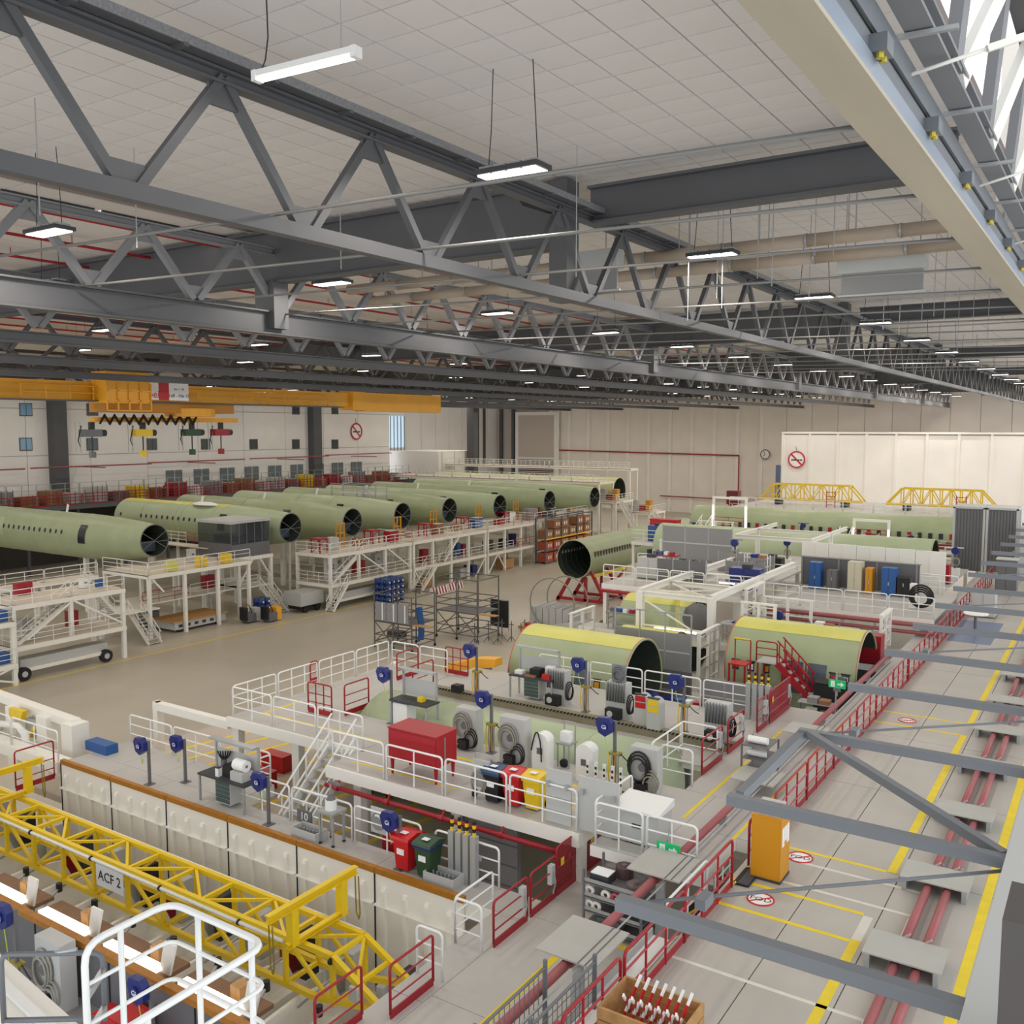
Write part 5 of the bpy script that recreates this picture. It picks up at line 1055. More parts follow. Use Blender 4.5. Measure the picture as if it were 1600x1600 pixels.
# ================================================================== pit with ribbed wall and yellow truss
for k in range(6):
    x0 = -31.3 + k * 2.98; t = thing('ribbed_wall', ['leftmost', 'second', 'third', 'fourth', 'fifth', 'rightmost'][k] + ' white ribbed panel of the pit wall', 'wall panel', (x0 + 1.5, 18.2, 2.9), 'ribbed pit wall panels')
    MB().box(x0 + .02, x0 + 2.94, 18.18, 18.28, 2.9, N - .02).obj('sheet', white, t); MB().box(x0 + .02, x0 + 2.94, 18.06, 18.18, N - .88, N - .85).obj('ledge', white, t)
    for q in range(4):
        xx = x0 + .35 + q * .74; MB().prism([(18.18, 2.9), (18.08, 2.9), (18.08, N - .44), (18.11, N - .34), (18.18, N - .34)], xx - .07, xx + .07).obj('rib', white, t)
    MB().box(x0 - .02, x0 + .02, 18.16, 18.26, 2.9, N - .02).obj('joint', rubber, t); MB().box(x0 + .01, x0 + 2.97, 18.15, 18.3, N - .02, N + .14).obj('edge_board', board, t)
t = thing('pit_wall', 'grey near pit wall with ochre edge board', 'wall panel', (-24, 11.8, 4)); MB().box(-40, -12.5, 11.7, 11.8, NF, N).obj('sheet', greyd, t); MB().box(-40, -12.5, 11.66, 11.84, N, N + .14).obj('edge_board', board, t)
for k in range(9): MB().box(-39.6 + k * 3, -39.56 + k * 3, 11.68, 11.7, NF, N).obj('joint', rubber, t)
tr_ = thing('lifting_truss', 'long yellow lattice lifting truss with sign in the pit', 'truss', (-24, 16, 4.4)); YF, YN, ZT, ZB = 16.55, 15.42, 5.62, 4.4
xa, xb, xt = -38.0, -15.3, -13.75
for y_, ys in ((YF, 'f'), (YN, 'n')):
    MB().bar((xa, y_, ZT), (xb, y_, ZT), .14, .14).obj('top_chord', yellow, tr_); MB().bar((xa, y_, ZB), (xb - .6, y_, ZB), .14, .14).obj('bottom_chord', yellow, tr_); MB().bar((xb, y_, ZT), (xt, y_, ZB + .45), .14, .14).obj('end_chord', yellow, tr_); MB().bar((xb - .6, y_, ZB), (xt, y_, ZB + .45), .14, .14).obj('end_chord', yellow, tr_)
MB().bar((xt, YN - .05, ZB + .45), (xt, YF + .05, ZB + .45), .12, .16).obj('end_beam', yellow, tr_)
n = 14; sp = (xb - xa) / n
for k in range(n + 1):
    x = xa + k * sp
    for y_ in (YF, YN):
        MB().bar((x, y_, ZB), (x, y_, ZT), .11).obj('vertical', yellow, tr_)
        if k < n: MB().bar((x, y_, ZT if k % 2 else ZB), (x + sp, y_, ZB if k % 2 else ZT), .085).obj('diagonal', yellow, tr_)
    MB().bar((x, YN, ZT), (x, YF, ZT), .1).obj('cross_bar', yellow, tr_); MB().bar((x, YN, ZB), (x, YF, ZB), .1).obj('cross_bar', yellow, tr_)
    if k < n: MB().bar((x, YN if k % 2 else YF, ZT), (x + sp, YF if k % 2 else YN, ZT), .075).obj('top_diagonal', yellow, tr_)
    if k % 2 == 0: MB().cyl((x, YN - .1, ZT - .06), (x + .06, YN - .1, ZT - .06), .08, 10).obj('tube_clip', black, tr_)
MB().bar((-14.5, YN, ZB + .8), (-14.5, YF, ZB + .8), .09).obj('cross_bar', yellow, tr_); MB().bar((xb, YF, ZT), (-14.5, YN, ZB + .8), .08).obj('top_diagonal', yellow, tr_)
MB().tube([(xa, YN - .1, ZT - .06), (-16.9, YN - .1, ZT - .06)], .05, 8).obj('lamp_tube', whiteb, tr_); MB().tube([(xa, YF + .1, ZT + .02), (-15.5, YF + .1, ZT + .02)], .045, 8).obj('lamp_tube', whiteb, tr_)
sg = MB().box(-24.75, -23.45, YN - .12, YN - .1, ZT - .78, ZT - .12).obj('sign_plate', signwhite, tr_); text('lettering', 'ACF 2', .42, blk, sg, (-24.1, YN - .125, ZT - .45), (1, 0, 0), (0, 0, 1))
MB().box(-25.8, -25.3, YN - .06, YN + .06, ZB - .06, ZB + .06).obj('red_tag', redb, tr_); text('lettering', 'Nutzlast 2500 kg', .14, blk, tr_, (-24.0, YN - .06, ZB), (1, 0, 0), (0, 0, 1), .001)
MB().box(-14.6, -14.35, YN - .2, YN - .1, ZT - .75, ZT - .4).obj('junction_box', greyp, tr_)
for k, xg in enumerate((-16.3, -31.0)):
    MB().ibeam((xg, 14.3, 6.75), (xg, 17.35, 6.75), .16, .2, .03).obj('gantry_beam', yellow, tr_); MB().ibeam((xg, 14.9, 5.8), (xg, 17.0, 5.8), .14, .14, .03).obj('gantry_foot', yellow, tr_)
    for y_ in (15.1, 16.8): MB().box(xg - .11, xg + .11, y_ - .11, y_ + .11, 5.75, 6.66).obj('gantry_post', yellow, tr_)
    for y_ in (14.35, 17.3): MB().tube([(xg, y_, 6.65), (xg + .03, y_, 5.6), (xg + .12, y_, 5.45), (xg + .16, y_, 5.6), (xg + .12, y_, 6.6)], .02, 5).obj('chain', mat('chain_brass', (150, 135, 50), .4, .4), tr_)
# white jigs in the pit below the truss
jg = random.Random(5)
for k in range(12):
    x = -34 + k * 1.75
    t = thing('pit_jig', 'white clamping jig under the yellow truss', 'jig', (x, 14, 2.9), 'white jigs under the yellow truss')
    MB().box(x - .42, x + .42, 12.9, 17.6, 2.9, 3.3).obj('bed', white, t); MB().prism([(13.2, 3.3), (16.9, 3.3), (16.6, 4.0), (15.4, 4.2), (14.4, 4.15), (13.4, 3.9)], x - .05, x + .05).obj('contour_board', white, t)
    MB().box(x - .38, x - .16, 13.0, 13.25, 3.3, 5.0).obj('clamp_post', greyp, t); MB().box(x + .12, x + .42, 13.3, 13.6, 3.3, 4.5).obj('clamp', (black, dark, greyd)[k % 3], t); MB().bar((x + .3, 13.4, 4.5), (x - .1, 14.5, 4.9), .06).obj('clamp_arm', galv, t); MB().box(x - .42, x - .2, 16.8, 17.3, 3.3, 4.2).obj('red_stop', redm if k % 3 == 0 else greyp, t)
    MB().cyl((x - .1, 14.5, 4.8), (x - .1, 14.5, 5.05), .09, 8).obj('knob', black, t); MB().box(x + .1, x + .36, 17.0, 17.5, 3.3, 4.6).obj('control_box', (greyp, black, greyp, dark)[k % 4], t); MB().bar((x + .2, 15.2, 4.1), (x + .35, 16.2, 4.35), .05).obj('push_rod', galv, t); MB().cyl((x - .25, 17.7, 3.3), (x - .25, 17.7, 4.0), .07, 8).obj('air_line', blue2 if k % 2 else rubber, t)
    MB().box(x - .3, x - .02, 12.95, 13.1, 4.4, 4.55).obj('hazard_tag', yellow if k % 2 else redb, t)
for k in range(4):
    x = -24.0 + k * 2.75; ZL = 1.15; t = thing('lit_bench', 'wooden bench strip with bright lamp along the near pit wall, %s' % ['leftmost', 'second', 'third', 'rightmost'][k], 'bench', (x, 12.4, 4.4))
    MB().box(x - 1.2, x + 1.2, 12.0, 12.9, 5.98, 6.08).obj('top', mat('dark_timber', (120, 86, 56), .6, 0, .15, 3), t); MB().box(x - 1.0, x + 1.0, 12.15, 12.4, 6.14, 6.2).obj('lamp', mat('warm_strip', (255, 246, 226), .5, emit=2.6), t); MB().prism([(x + .9, 6.08), (x + 1.25, 6.08), (x + 1.5, 6.85), (x + 1.1, 6.85)], 12.3, 12.36, 'y').obj('end_board', white, t)
    for a in (-1.1, 1.1): MB().box(x + a - .05, x + a + .05, 12.4, 12.5, 2.9, 5.98).obj('leg', white, t)
    MB().box(x + .3, x + .6, 12.5, 12.8, 6.08, 6.4).obj('wood_block', wood, t)
# white jig tower at the far left of the pit
t = thing('jig_tower', 'white jig tower with long box beam at the left picture edge', 'jig', (-36, 19, N)); MB().bar((-44, 19.6, 7.55), (-32.6, 19.6, 7.15), .4, .3).obj('box_beam', white, t)
for x in (-36.5, -34.3, -32.6): MB().box(x - .35, x + .35, 19.2, 19.9, 4.8, 7.2).obj('tower', white, t)
MB().box(-35.6, -34.8, 19.3, 19.6, 6.2, 6.9).obj('grey_unit', greyp, t); MB().tube([(-37, 18.9, 6.0), (-36.6, 18.9, 6.6), (-35.4, 18.9, 6.75), (-34.9, 18.9, 6.5), (-34.8, 18.9, 5.2)], .12, 8).obj('hose_loop', whiteb, t); MB().prism([(-36.2, 6.9), (-35.4, 6.9), (-35.2, 7.3), (-36.2, 7.3)], 19.0, 19.2, 'y').obj('yellow_guide', yellow, t)
for k in range(4): MB().cyl((-35.1 + k * .12, 19.1, 6.3 + k * .12), (-35.1 + k * .12, 19.3, 6.3 + k * .12), .08, 8).obj('striped_roller', yellow, t)
railrun((-41, 18.25), (-31.5, 18.25), N, 3, 'white guard rail panel at the left end of the pit wall', group='left end pit rail panels'); gate('red gate at the left end of the pit wall', -31.6, 16.7, 18.1, N - .6, False, 1.4, False)
small('blue_crate', 'blue crate behind the left end of the pit wall', 'crate', -31.9, -30.6, 19.5, 20.0, N, N + .35, blue2)
# near left floor: reel pole, hose cabinet, red boxes
t = reel(30, 1566, NF, 'big blue hose reel on a pole at the lower left', 2.25, True)
p = B(100, 1625, NF); hoseboard(100, 1562, NF, 'grey hose station with beige coil at the lower left', hose, hose, 1.0, 1.6)
reel(272, 1640, NF, 'blue hose reel behind the thick white railing', 1.75, False)
for k, (dx, dz) in enumerate(((0, .0), (.75, .35))):
    p = B(165, 1625, NF); small('red_box', ('lower red box at the lower left', 'taller red box at the lower left')[k], 'box', p.x + dx - .35, p.x + dx + .35, p.y - .3, p.y + .4, NF, NF + .55 + dz, redb)
# thick white railing close to the camera
t = thing('landing_rail', 'thick white tubular railing of the near stair landing', 'guard rail', (-8, 5.5, 11.5)); z = 13.2
c = [B(146, 1600, z - .9), B(150, 1490, z), B(232, 1440, z), B(380, 1502, z), B(190, 1600, z)]
A0 = V((-8.35, 5.0, z)); A1 = V((-8.35, 6.0, z)); A2 = V((-6.85, 6.0, z)); A3 = V((-6.85, 4.2, z))
def arc(a, b_, c_, r=.22, n=4):
    d1 = (a - b_).normalized(); d2 = (c_ - b_).normalized(); s_ = b_ + d1 * r; e_ = b_ + d2 * r; return [s_.lerp(b_, k / n).lerp(b_.lerp(e_, k / n), k / n) for k in range(n + 1)]
dn = V((0, 0, -1.15))
MB().tube([A0 + V((0, 0, -2.55))] + arc(A0 + dn, A0, A1) + arc(A0, A1, A2) + arc(A1, A2, A3) + [A3], .036, 10).obj('top_rail', whiteb, t)
for zz in (-.42, -.84): MB().tube([A0 + V((0, 0, zz))] + arc(A0 + V((0, 0, zz)), A1 + V((0, 0, zz)), A2 + V((0, 0, zz)), .15) + arc(A1 + V((0, 0, zz)), A2 + V((0, 0, zz)), A3 + V((0, 0, zz)), .15) + [A3 + V((0, 0, zz))], .022, 8).obj('mid_rail', whiteb, t)
for q in (A0.lerp(A1, .4), A1.lerp(A2, .3), A1.lerp(A2, .85), A2.lerp(A3, .75)): MB().tube([q, q + V((0, 0, -2.55))], .032, 8).obj('post', whiteb, t)
MB().box(-8.6, -6.6, 3.0, 6.2, z - 2.65, z - 2.55).obj('landing', greyp, t)
for a, b_ in ((-8.5, 6.1), (-6.7, 6.1)): MB().box(a - .06, a + .06, b_ - .06, b_ + .06, 0, z - 2.65).obj('support', greyp, t)
g = thing('swing_gate', 'grey tubular safety gate hinged on the thick white railing', 'gate', (-9.2, 5.4, 11.5)); zz = 12.75; a, b_ = V((-9.65, 4.3, 0)), V((-8.55, 5.5, 0))
a, b_ = V((-9.45, 4.75, 0)), V((-8.6, 5.35, 0)); MB().tube(rrect(a, b_, zz - .62, zz + .12, .1, 4), .028, 8).obj('frame', steel2, g); MB().tube([a + V((0, 0, zz - .6)), b_ + V((0, 0, zz - .6))], .028, 8).obj('lower_bar', steel2, g); MB().tube([a.lerp(b_, .35) + V((0, 0, zz + .1)), a.lerp(b_, .75) + V((0, 0, zz + .16))], .022, 8).obj('spring_latch', alu, g)
for q in (.0, -.4): MB().bar(b_ + V((0, 0, zz - .08 + q)), A0 + V((0, 0, -.55 + q)), .05, .07).obj('hinge', alu, g)
# ================================================================== aisle edge: red railing, pipes, shelf, cabinet
for y0, y1, n_ in ((8.0, 14.4, 3), (14.5, 20.1, 2), (23.2, 40.8, 6), (41, 70, 8)):
    for k in range(n_):
        a = y0 + (y1 - y0) * k / n_; b2 = y0 + (y1 - y0) * (k + 1) / n_ - .06
        rail((-7.1, a), (-7.1, b2), D, 'red railing panel along the aisle %s' % ('at the picture bottom', 'before the ochre cabinet', 'behind the ochre cabinet', 'in the distance')[(8.0, 14.5, 23.2, 41).index(y0)], redm, 1.15, .032, group='red aisle railing ' + str(y0), mids=2, posts=2, kick=True, r2=.026)
rail((-7.1, 21.2), (-7.1, 22.0), D, 'short red railing beside the ochre cabinet', redm, 1.15, .032, posts=0)
oc = thing('control_cabinet', 'tall ochre yellow electrical cabinet in the aisle', 'cabinet', (-6.45, 21.2, D)); x, y = -6.55, 20.95
MB().box(x - .35, x + .35, y - .2, y + .5, D + .06, D + 1.55).obj('body', ochre, oc); MB().box(x - .36, x + .36, y - .21, y + .51, D, D + .06).obj('plinth', dark, oc); MB().box(x - .33, x + .33, y - .215, y - .2, D + .1, D + 1.5).obj('door', ochre, oc); MB().box(x - .28, x + .28, y - .1, y + .4, D + 1.55, D + 1.78).obj('top_unit', greyp, oc)
for k in range(3): MB().box(x + .35, x + .36, y - .1 + k * .18, y + .05 + k * .18, D + .85 + .1 * (k % 2), D + 1.3).obj('notice', signwhite, oc)
MB().cyl((x - .05, y + .1, D + 1.55), (x - .05, y + .1, D + 1.6), .05, 8).obj('gland', black, oc)
# step ramp in the railing gap
rp = thing('step_ramp', 'dark grooved ramp with yellow edges through the railing gap', 'ramp', (-7.2, 20.6, D)); MB().prism([(-8.6, N), (-8.3, N), (-7.0, D + .01), (-6.75, D + .02), (-6.75, D + .05), (-7.1, D + .06)], 20.2, 21.1, 'y').obj('ramp', rubber, rp)
for yy in (20.17, 21.1): MB().bar((-8.5, yy, N + .06), (-7.05, yy, D + .08), .05, .04).obj('edge_strip', yline, rp)
for k in range(6): MB().bar((-7.0 + k * .04, 20.2, D + .055), (-7.0 + k * .04, 21.1, D + .055), .015, .01).obj('groove', greyd, rp)
# pipes with covering plates
pl = thing('heating_pipe', 'faded red pipe running above the lower walkway', 'pipe', (-8.5, 18, 8))
for y0, y1 in ((6, 15.0), (15.0, 19.0), (19.0, 28), (28, 44)): MB().tube([(-8.5, y0, 8.0), (-8.5, y1 - .02, 8.0)], .1, 12).obj('pipe_section', pipem, pl); MB().cyl((-8.5, y1 - .1, 8.0), (-8.5, y1 + .05, 8.0), .13, 12).obj('flange', pipem, pl)
for y in (9, 15.3, 19.2, 23.2, 27, 33, 40): MB().box(-8.6, -8.4, y - .05, y + .05, N if y < 22 else D, 7.92).obj('support', galv, pl)
MB().tube([(-8.2, 6, 8.05), (-8.2, 44, 8.05)], .02, 5).obj('conduit', galv, pl)
for k, (y, w) in enumerate(((15.5, .75), (19.4, .65), (26.0, .6), (31, .6))):
    o = thing('cover_plate', ['grey cover plate over the pipe before the shelf trolley', 'grey cover plate over the pipe behind the shelf trolley', 'third grey cover plate along the red pipe', 'fourth grey cover plate along the red pipe'][k], 'plate', (-8.5, y, 8.12)); MB().box(-9.15, -7.85, y - w, y + w, 8.115, 8.15).obj('sheet', mat('plate_grey', (176, 174, 166), .45, 0, .04, 2), o); MB().bar((-8.2, y - w, 8.155), (-8.2, y + w, 8.155), .02).obj('seam', greyd, o); MB().bar((-8.05, y - w, 8.155), (-8.05, y + w, 8.155), .02).obj('seam', greyd, o)
for j, X in enumerate((-3.25, -2.85)):
    pl = thing('heating_pipe', '%s of the two faded red pipes along the aisle' % ('left', 'right')[j], 'pipe', (X, 25, 8))
    for k in range(9):
        y0 = 14.4 + k * 4.2 - (0 if k else (2.4 if j == 0 else 0)); MB().tube([(X, y0, 7.86), (X, 18.55 + k * 4.2, 7.86)], .09, 12).obj('pipe_section', pipem, pl); MB().cyl((X, y0 + .25, 7.86), (X, y0 + .33, 7.86), .125, 12).obj('flange', pipem, pl)
        MB().box(X - .12, X + .12, y0 + .9, y0 + 1.0, D, 7.78).obj('support', greyp, pl)
    if j: MB().tube([(X, 14.6, 7.86), (X, 14.3, 7.86), (X + .1, 14.1, 7.86), (X + .4, 14.05, 7.86), (X + 1.6, 14.0, 7.86)], .09, 12).obj('elbow', pipem, pl)
for k, y in enumerate((18.9, 22.6, 27.0, 31.2, 35.2, 39.2, 43.6)):
    o = thing('cover_plate', 'grey cover plate over the aisle pipes, %s from the camera' % ['first', 'second', 'third', 'fourth', 'fifth', 'sixth', 'seventh'][k], 'plate', (-3.1, y, 7.98)); MB().box(-3.85, -2.4, y - .5, y + .5, 7.98, 8.01).obj('sheet', MATS['plate_grey'], o); MB().box(-3.8, -3.7, y - .5, y + .5, D, 7.98).obj('foot', galv, o); MB().box(-2.55, -2.45, y - .5, y + .5, D, 7.98).obj('foot', galv, o)
    for q in (-.15, .25): MB().bar((-3.1 + q, y + .5, 8.0), (-3.1 + q + .12, y + .5, 8.1), .03).obj('clip', alu, o)
# shelf trolley with rolls
sh = thing('shelf_trolley', 'dark shelf trolley full of rolls beside the red pipe', 'shelf', (-9.5, 19.4, N)); x0, x1, y0, y1 = -10.25, -8.75, 18.7, 19.7
for a in (x0, x1):
    for b_ in (y0, y1): MB().bar((a, b_, N + .1), (a, b_, N + 1.55), .05).obj('upright', greyd, sh); MB().cyl((a - .03, b_, N + .06), (a + .03, b_, N + .06), .06, 8).obj('castor', rubber, sh)
for z_ in (.15, .5, .85, 1.2): MB().box(x0, x1, y0, y1, N + z_, N + z_ + .03).obj('shelf_board', greyd, sh); MB().bar((x0, y0, N + z_ + .1), (x1, y0, N + z_ + .1), .02, .08).obj('lip', galv, sh)
for k, (a, b_, m_) in enumerate(((.12, .88, white), (.55, .88, white), (.12, .53, white), (.3, .53, white), (.8, .88, mat('pink_tape', (190, 80, 90), .5)), (1.1, .88, MATS['pink_tape']))):
    o = thing('tape_roll', ['cream tape roll upper left on the shelf trolley', 'cream tape roll upper middle on the shelf trolley', 'cream tape roll lower left on the shelf trolley', 'cream tape roll lower second on the shelf trolley', 'pink tape roll on the shelf trolley, left', 'pink tape roll on the shelf trolley, right'][k], 'tape roll', (x0 + a, y0 + .1, N + b_))
    MB().tube([(x0 + a + .09 * math.cos(q * .5236), y0 + .08, N + b_ + .13 + .09 * math.sin(q * .5236)) for q in range(12)], .045, 6, True).obj('roll', m_, o); MB().tube([(x0 + a + .05 * math.cos(q * .5236), y0 + .08, N + b_ + .13 + .05 * math.sin(q * .5236)) for q in range(12)], .012, 5, True).obj('core', cardb, o)
small('paper_box', 'box of white paper on the shelf trolley', 'box', x0 + .1, x0 + .6, y0 + .1, y0 + .5, N + 1.23, N + 1.45, dark, signwhite)
for k, (a, b_) in enumerate(((.7, .75), (1.15, .45))):
    o = thing('cable_drum', ('dark brown cable drum on the shelf trolley', 'flat grey disc reel on the shelf trolley')[k], 'drum', (x0 + a, y0 + b_, N + 1.23)); MB().cyl((x0 + a, y0 + b_, N + 1.23), (x0 + a, y0 + b_, N + (1.5 if k == 0 else 1.3)), .22, 14).obj('drum', mat('brown_drum', (86, 62, 60), .6) if k == 0 else mat('mauve_disc', (128, 110, 108), .6), o); MB().cyl((x0 + a, y0 + b_, N + 1.23), (x0 + a, y0 + b_, N + (1.53 if k == 0 else 1.33)), .06, 10).obj('hub', greyd, o)
small('grey_carton', 'grey box on the lower shelf of the trolley', 'box', x0 + .3, x0 + .9, y0 + .1, y0 + .6, N + .18, N + .4, greyd)
# long white tray between walkway and aisle, mesh fence, timber crate with barriers
o = thing('cable_trough', 'long white cable trough left of the red railing', 'trough', (-7.6, 12, D - .4)); MB().box(-7.95, -7.4, 6, 17.6, D - .3, D - .26).obj('base', whiteb, o); MB().box(-7.98, -7.95, 6, 17.6, D - .3, D - .1).obj('side', greyp, o); MB().box(-7.4, -7.37, 6, 17.6, D - .3, D - .1).obj('side', greyp, o)
for y in (7, 10, 13, 16): MB().box(-7.8, -7.6, y, y + .1, N, D - .3).obj('support', galv, o)
railrun((-7.7, 17.7), (-7.7, 20.1), N, 1, 'white hand rail beside the step ramp', group=None, posts=1, h=1.9); railrun((-8.0, 21.3), (-8.0, 22.5), N, 1, 'white rail left of the ochre cabinet', posts=1)
for k, (px, py) in enumerate(((835, 1600), (905, 1590))):
    a = V((-8.35 + k * .75, 11.6 + k * .5, 0)); b_ = a + V((0, 2.2, 0)); o = thing('mesh_fence', ('left grey mesh fence panel at the picture bottom', 'right grey mesh fence panel at the picture bottom')[k], 'fence', a + V((0, 1, D - .3)))
    zb = N if k == 0 else D; h_ = 2.2 if k == 0 else .9
    MB().tube(rrect(a, b_, zb, zb + h_, .03), .03, 6).obj('frame', steel2, o)
    for q in range(14): MB().bar(a.lerp(b_, (q + .5) / 14) + V((0, 0, zb + .1)), a.lerp(b_, (q + .5) / 14) + V((0, 0, zb + h_ - .02)), .012).obj('wire', steel2, o)
    for q in range(4): MB().bar(a + V((0, 0, zb + .2 + q * h_ / 5)), b_ + V((0, 0, zb + .2 + q * h_ / 5)), .012).obj('cross_wire', steel2, o)
    for e in (a, b_): MB().bar(e + V((0, 0, zb)), e + V((0, 0, zb + h_ + .15)), .06).obj('post', steel2, o)
cx, cy = -6.3, 13.9; o = thing('timber_crate', 'open timber crate at the picture bottom', 'crate', (cx, cy, D))
for q in ((cx - .75, cx + .75, cy - .55, cy - .5), (cx - .75, cx + .75, cy + .5, cy + .55), (cx - .75, cx - .7, cy - .5, cy + .5), (cx + .7, cx + .75, cy - .5, cy + .5)):
    for z_ in (0, .23, .46): MB().box(*q, D + .1 + z_, D + .3 + z_).obj('board', wood, o)
MB().box(cx - .75, cx + .75, cy - .55, cy + .55, D + .02, D + .1).obj('base', wood, o)
for k in range(7):
    b = thing('folding_barrier', 'red and white folding barrier slats in the timber crate', 'barrier', (cx, cy, D + .3), 'barrier slats in the timber crate'); x_ = cx - .5 + k * .16
    for s_ in (-1, 1):
        p0 = V((x_, cy - .35 * s_, D + .2)); p1 = V((x_ + .15, cy + .35 * s_, D + 1.0))
        for q in range(5): MB().bar(p0.lerp(p1, q / 5), p0.lerp(p1, (q + 1) / 5), .03, .06).obj('red_piece' if q % 2 else 'white_piece', redb if q % 2 else signwhite, b)
for k in range(3): tag(MB().bar((cx - .95 + k * .2, cy - 1.25 + .1 * k, D + .06 + k * .08), (cx + .3 + k * .15, cy - 1.1 + .12 * k, D + .1 + k * .08), .12, .08).obj('timber_beam', wood), 'loose timber beam before the crate, %s' % ('lowest', 'middle', 'top')[k], 'timber')

# cream ledge beam in the lower left corner
t = thing('ledge_beam', 'cream box beam in the lower left corner', 'beam', (-9.6, 5, 11)); a = B(0, 1535, 11.6); b_ = B(95, 1625, 11.6); d = (b_ - a).normalized()
MB().bar(a - d * 1.0 + V((0, 0, -.15)), b_ + d * .6 + V((0, 0, -.15)), .5, .3).obj('beam', white, t); MB().bar(a - d * 1.0 + V((0, 0, .02)), b_ + d * .6 + V((0, 0, .02)), .12, .04).obj('lip', whiteb, t); MB().bar(a + V((0, 0, -.3)), V((a.x, a.y, N - 1.3)), .25).obj('support', white, t)
# small things along the near row of the deck
for k, (px, py, m_, lab) in enumerate(((915, 1292, cardb, 'brown carton with tools left of the grey panels'), (960, 1318, cardb, 'brown carton with tools between the grey panels'), (705, 1085, black, 'black stool at the left end of the striped beam'))):
    p = B(px, py, D); small('tool_carton' if k < 2 else 'low_stool', lab, 'box' if k < 2 else 'stool', p.x - .2, p.x + .2, p.y + .25, p.y + .6, D, D + .3, m_)
    if k < 2:
        o = thing('cordless_tool', 'dark cordless tools standing in the %s carton' % ('left', 'right')[k], 'tool', (p.x, p.y + .4, D + .3))
        for q in range(3): MB().box(p.x - .16 + q * .12, p.x - .08 + q * .12, p.y + .34, p.y + .5, D + .3, D + .42).obj('battery', black, o); MB().bar((p.x - .12 + q * .12, p.y + .42, D + .42), (p.x - .08 + q * .12, p.y + .36, D + .56), .05).obj('grip', dark, o)
# hand truck with hose left of the black bin, lamp arms over the deck
p = B(735, 1258, D); o = thing('hose_trolley', 'grey hose trolley left of the black wheelie bin', 'trolley', (p.x, p.y + .4, D)); x, y = p.x, p.y + .4
MB().box(x - .28, x + .28, y + .1, y + .16, D + .35, D + 1.15).obj('board', greyp, o); coil(o, (x, y + .02, D + .55), .26, 3, hose, rt=.026); MB().tube(rrect((x - .26, y + .2), (x + .26, y + .2), D + .1, D + 1.3, .06), .022, 5).obj('handle', galv, o)
for q in (-.24, .24): MB().cyl((x + q - .03, y + .15, D + .12), (x + q + .03, y + .15, D + .12), .12, 10).obj('wheel', rubber, o)
# paper roll rack beyond the deck corridor
o = thing('roll_rack', 'grey rack with white rolls beside the aisle pipe', 'rack', (-8.9, 28, D)); x, y = -9.2, 26.6
for a in (0, .8):
    for b_ in (0, 1.0): MB().bar((x + a, y + b_, D), (x + a, y + b_, D + 1.1), .05).obj('upright', greyd, o)
for q in (.25, .65, 1.05): MB().box(x, x + .8, y, y + 1.0, D + q, D + q + .03).obj('shelf', greyd, o)
for q, m_ in ((.68, whiteb), (1.08, whiteb)): MB().cyl((x + .1, y + .3, D + q + .12), (x + .7, y + .3, D + q + .12), .11, 12).obj('roll', m_, o)
# ================================================================== right hand line: barrels, frames, farther stations
def barrel(x0, x1, y, z, r, label, holes, doors=(), crown=(-30, 30, ygreen), red=True):
    t = fuselage('fuselage_barrel', x0, x1, y, z, r, label, 'fuselage', wins=False, topc=crown, m=green, seg=40)
    def patch(name, xa, xb, a0, a1, m, rr=1.006):
        mb = MB(); pts = [R(a0 + (a1 - a0) * k / 4) for k in range(5)]
        vs = [(xx, y + r * rr * math.sin(q), z + r * rr * math.cos(q)) for xx in (xa, xb) for q in pts]
        return mb.add(vs, [(k, k + 1, 6 + k, 5 + k) for k in range(4)]).obj(name, m, t)
    for k, xx in enumerate(holes):
        patch('window_cutout', xx - .15, xx + .15, -88, -76, windowm); patch('cutout_cover', xx - .11, xx + .11, -86, -79, (redb, whiteb, ochre)[k % 3], 1.012); patch('cutout_edge', xx - .2, xx + .2, -77, -75, black, 1.01)
    for xx in doors: patch('door_opening', xx - .4, xx + .4, -108, -68, mat('door_shadow_blue', (84, 92, 104), .4))  # shadow inside the doorways painted as a flat blue
    for xe in (x0, x1): MB().tube([(xe, y + r * math.sin(q * math.pi / 20), z + r * math.cos(q * math.pi / 20)) for q in range(-32, 33)], .026, 5).obj('edge_tape', mat('coral_edge_tape', (206, 104, 90), .5), t)
    return t
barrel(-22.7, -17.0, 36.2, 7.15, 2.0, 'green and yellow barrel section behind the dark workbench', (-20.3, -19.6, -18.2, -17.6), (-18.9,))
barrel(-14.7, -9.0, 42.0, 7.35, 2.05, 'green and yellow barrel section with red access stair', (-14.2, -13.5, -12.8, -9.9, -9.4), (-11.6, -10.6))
barrel(-22.9, -18.9, 47.0, 7.0, 2.0, 'green and yellow barrel section behind the white gantry', (-22.3, -21.8, -21.3, -20.8), ())
t = thing('fuselage_shell', 'curved yellow green panel leaning beside the white gantry', 'panel', (-19, 41.5, 7)); mb = MB(); vs = []
for x in (-20.6, -17.6): vs += [(x, 41.5 + 1.9 * math.sin(R(a)), 6.5 + 1.9 * math.cos(R(a))) for a in range(-60, 61, 10)]
mb.add(vs, [(k, k + 1, 14 + k, 13 + k) for k in range(12)]).obj('skin', ygreen, t, smooth=True)
for k in range(4): MB().tube([(-20.4 + k * .9, 41.5 + 1.87 * math.sin(R(a)), 6.5 + 1.87 * math.cos(R(a))) for a in range(-60, 61, 15)], .04, 5).obj('frame', green, t)
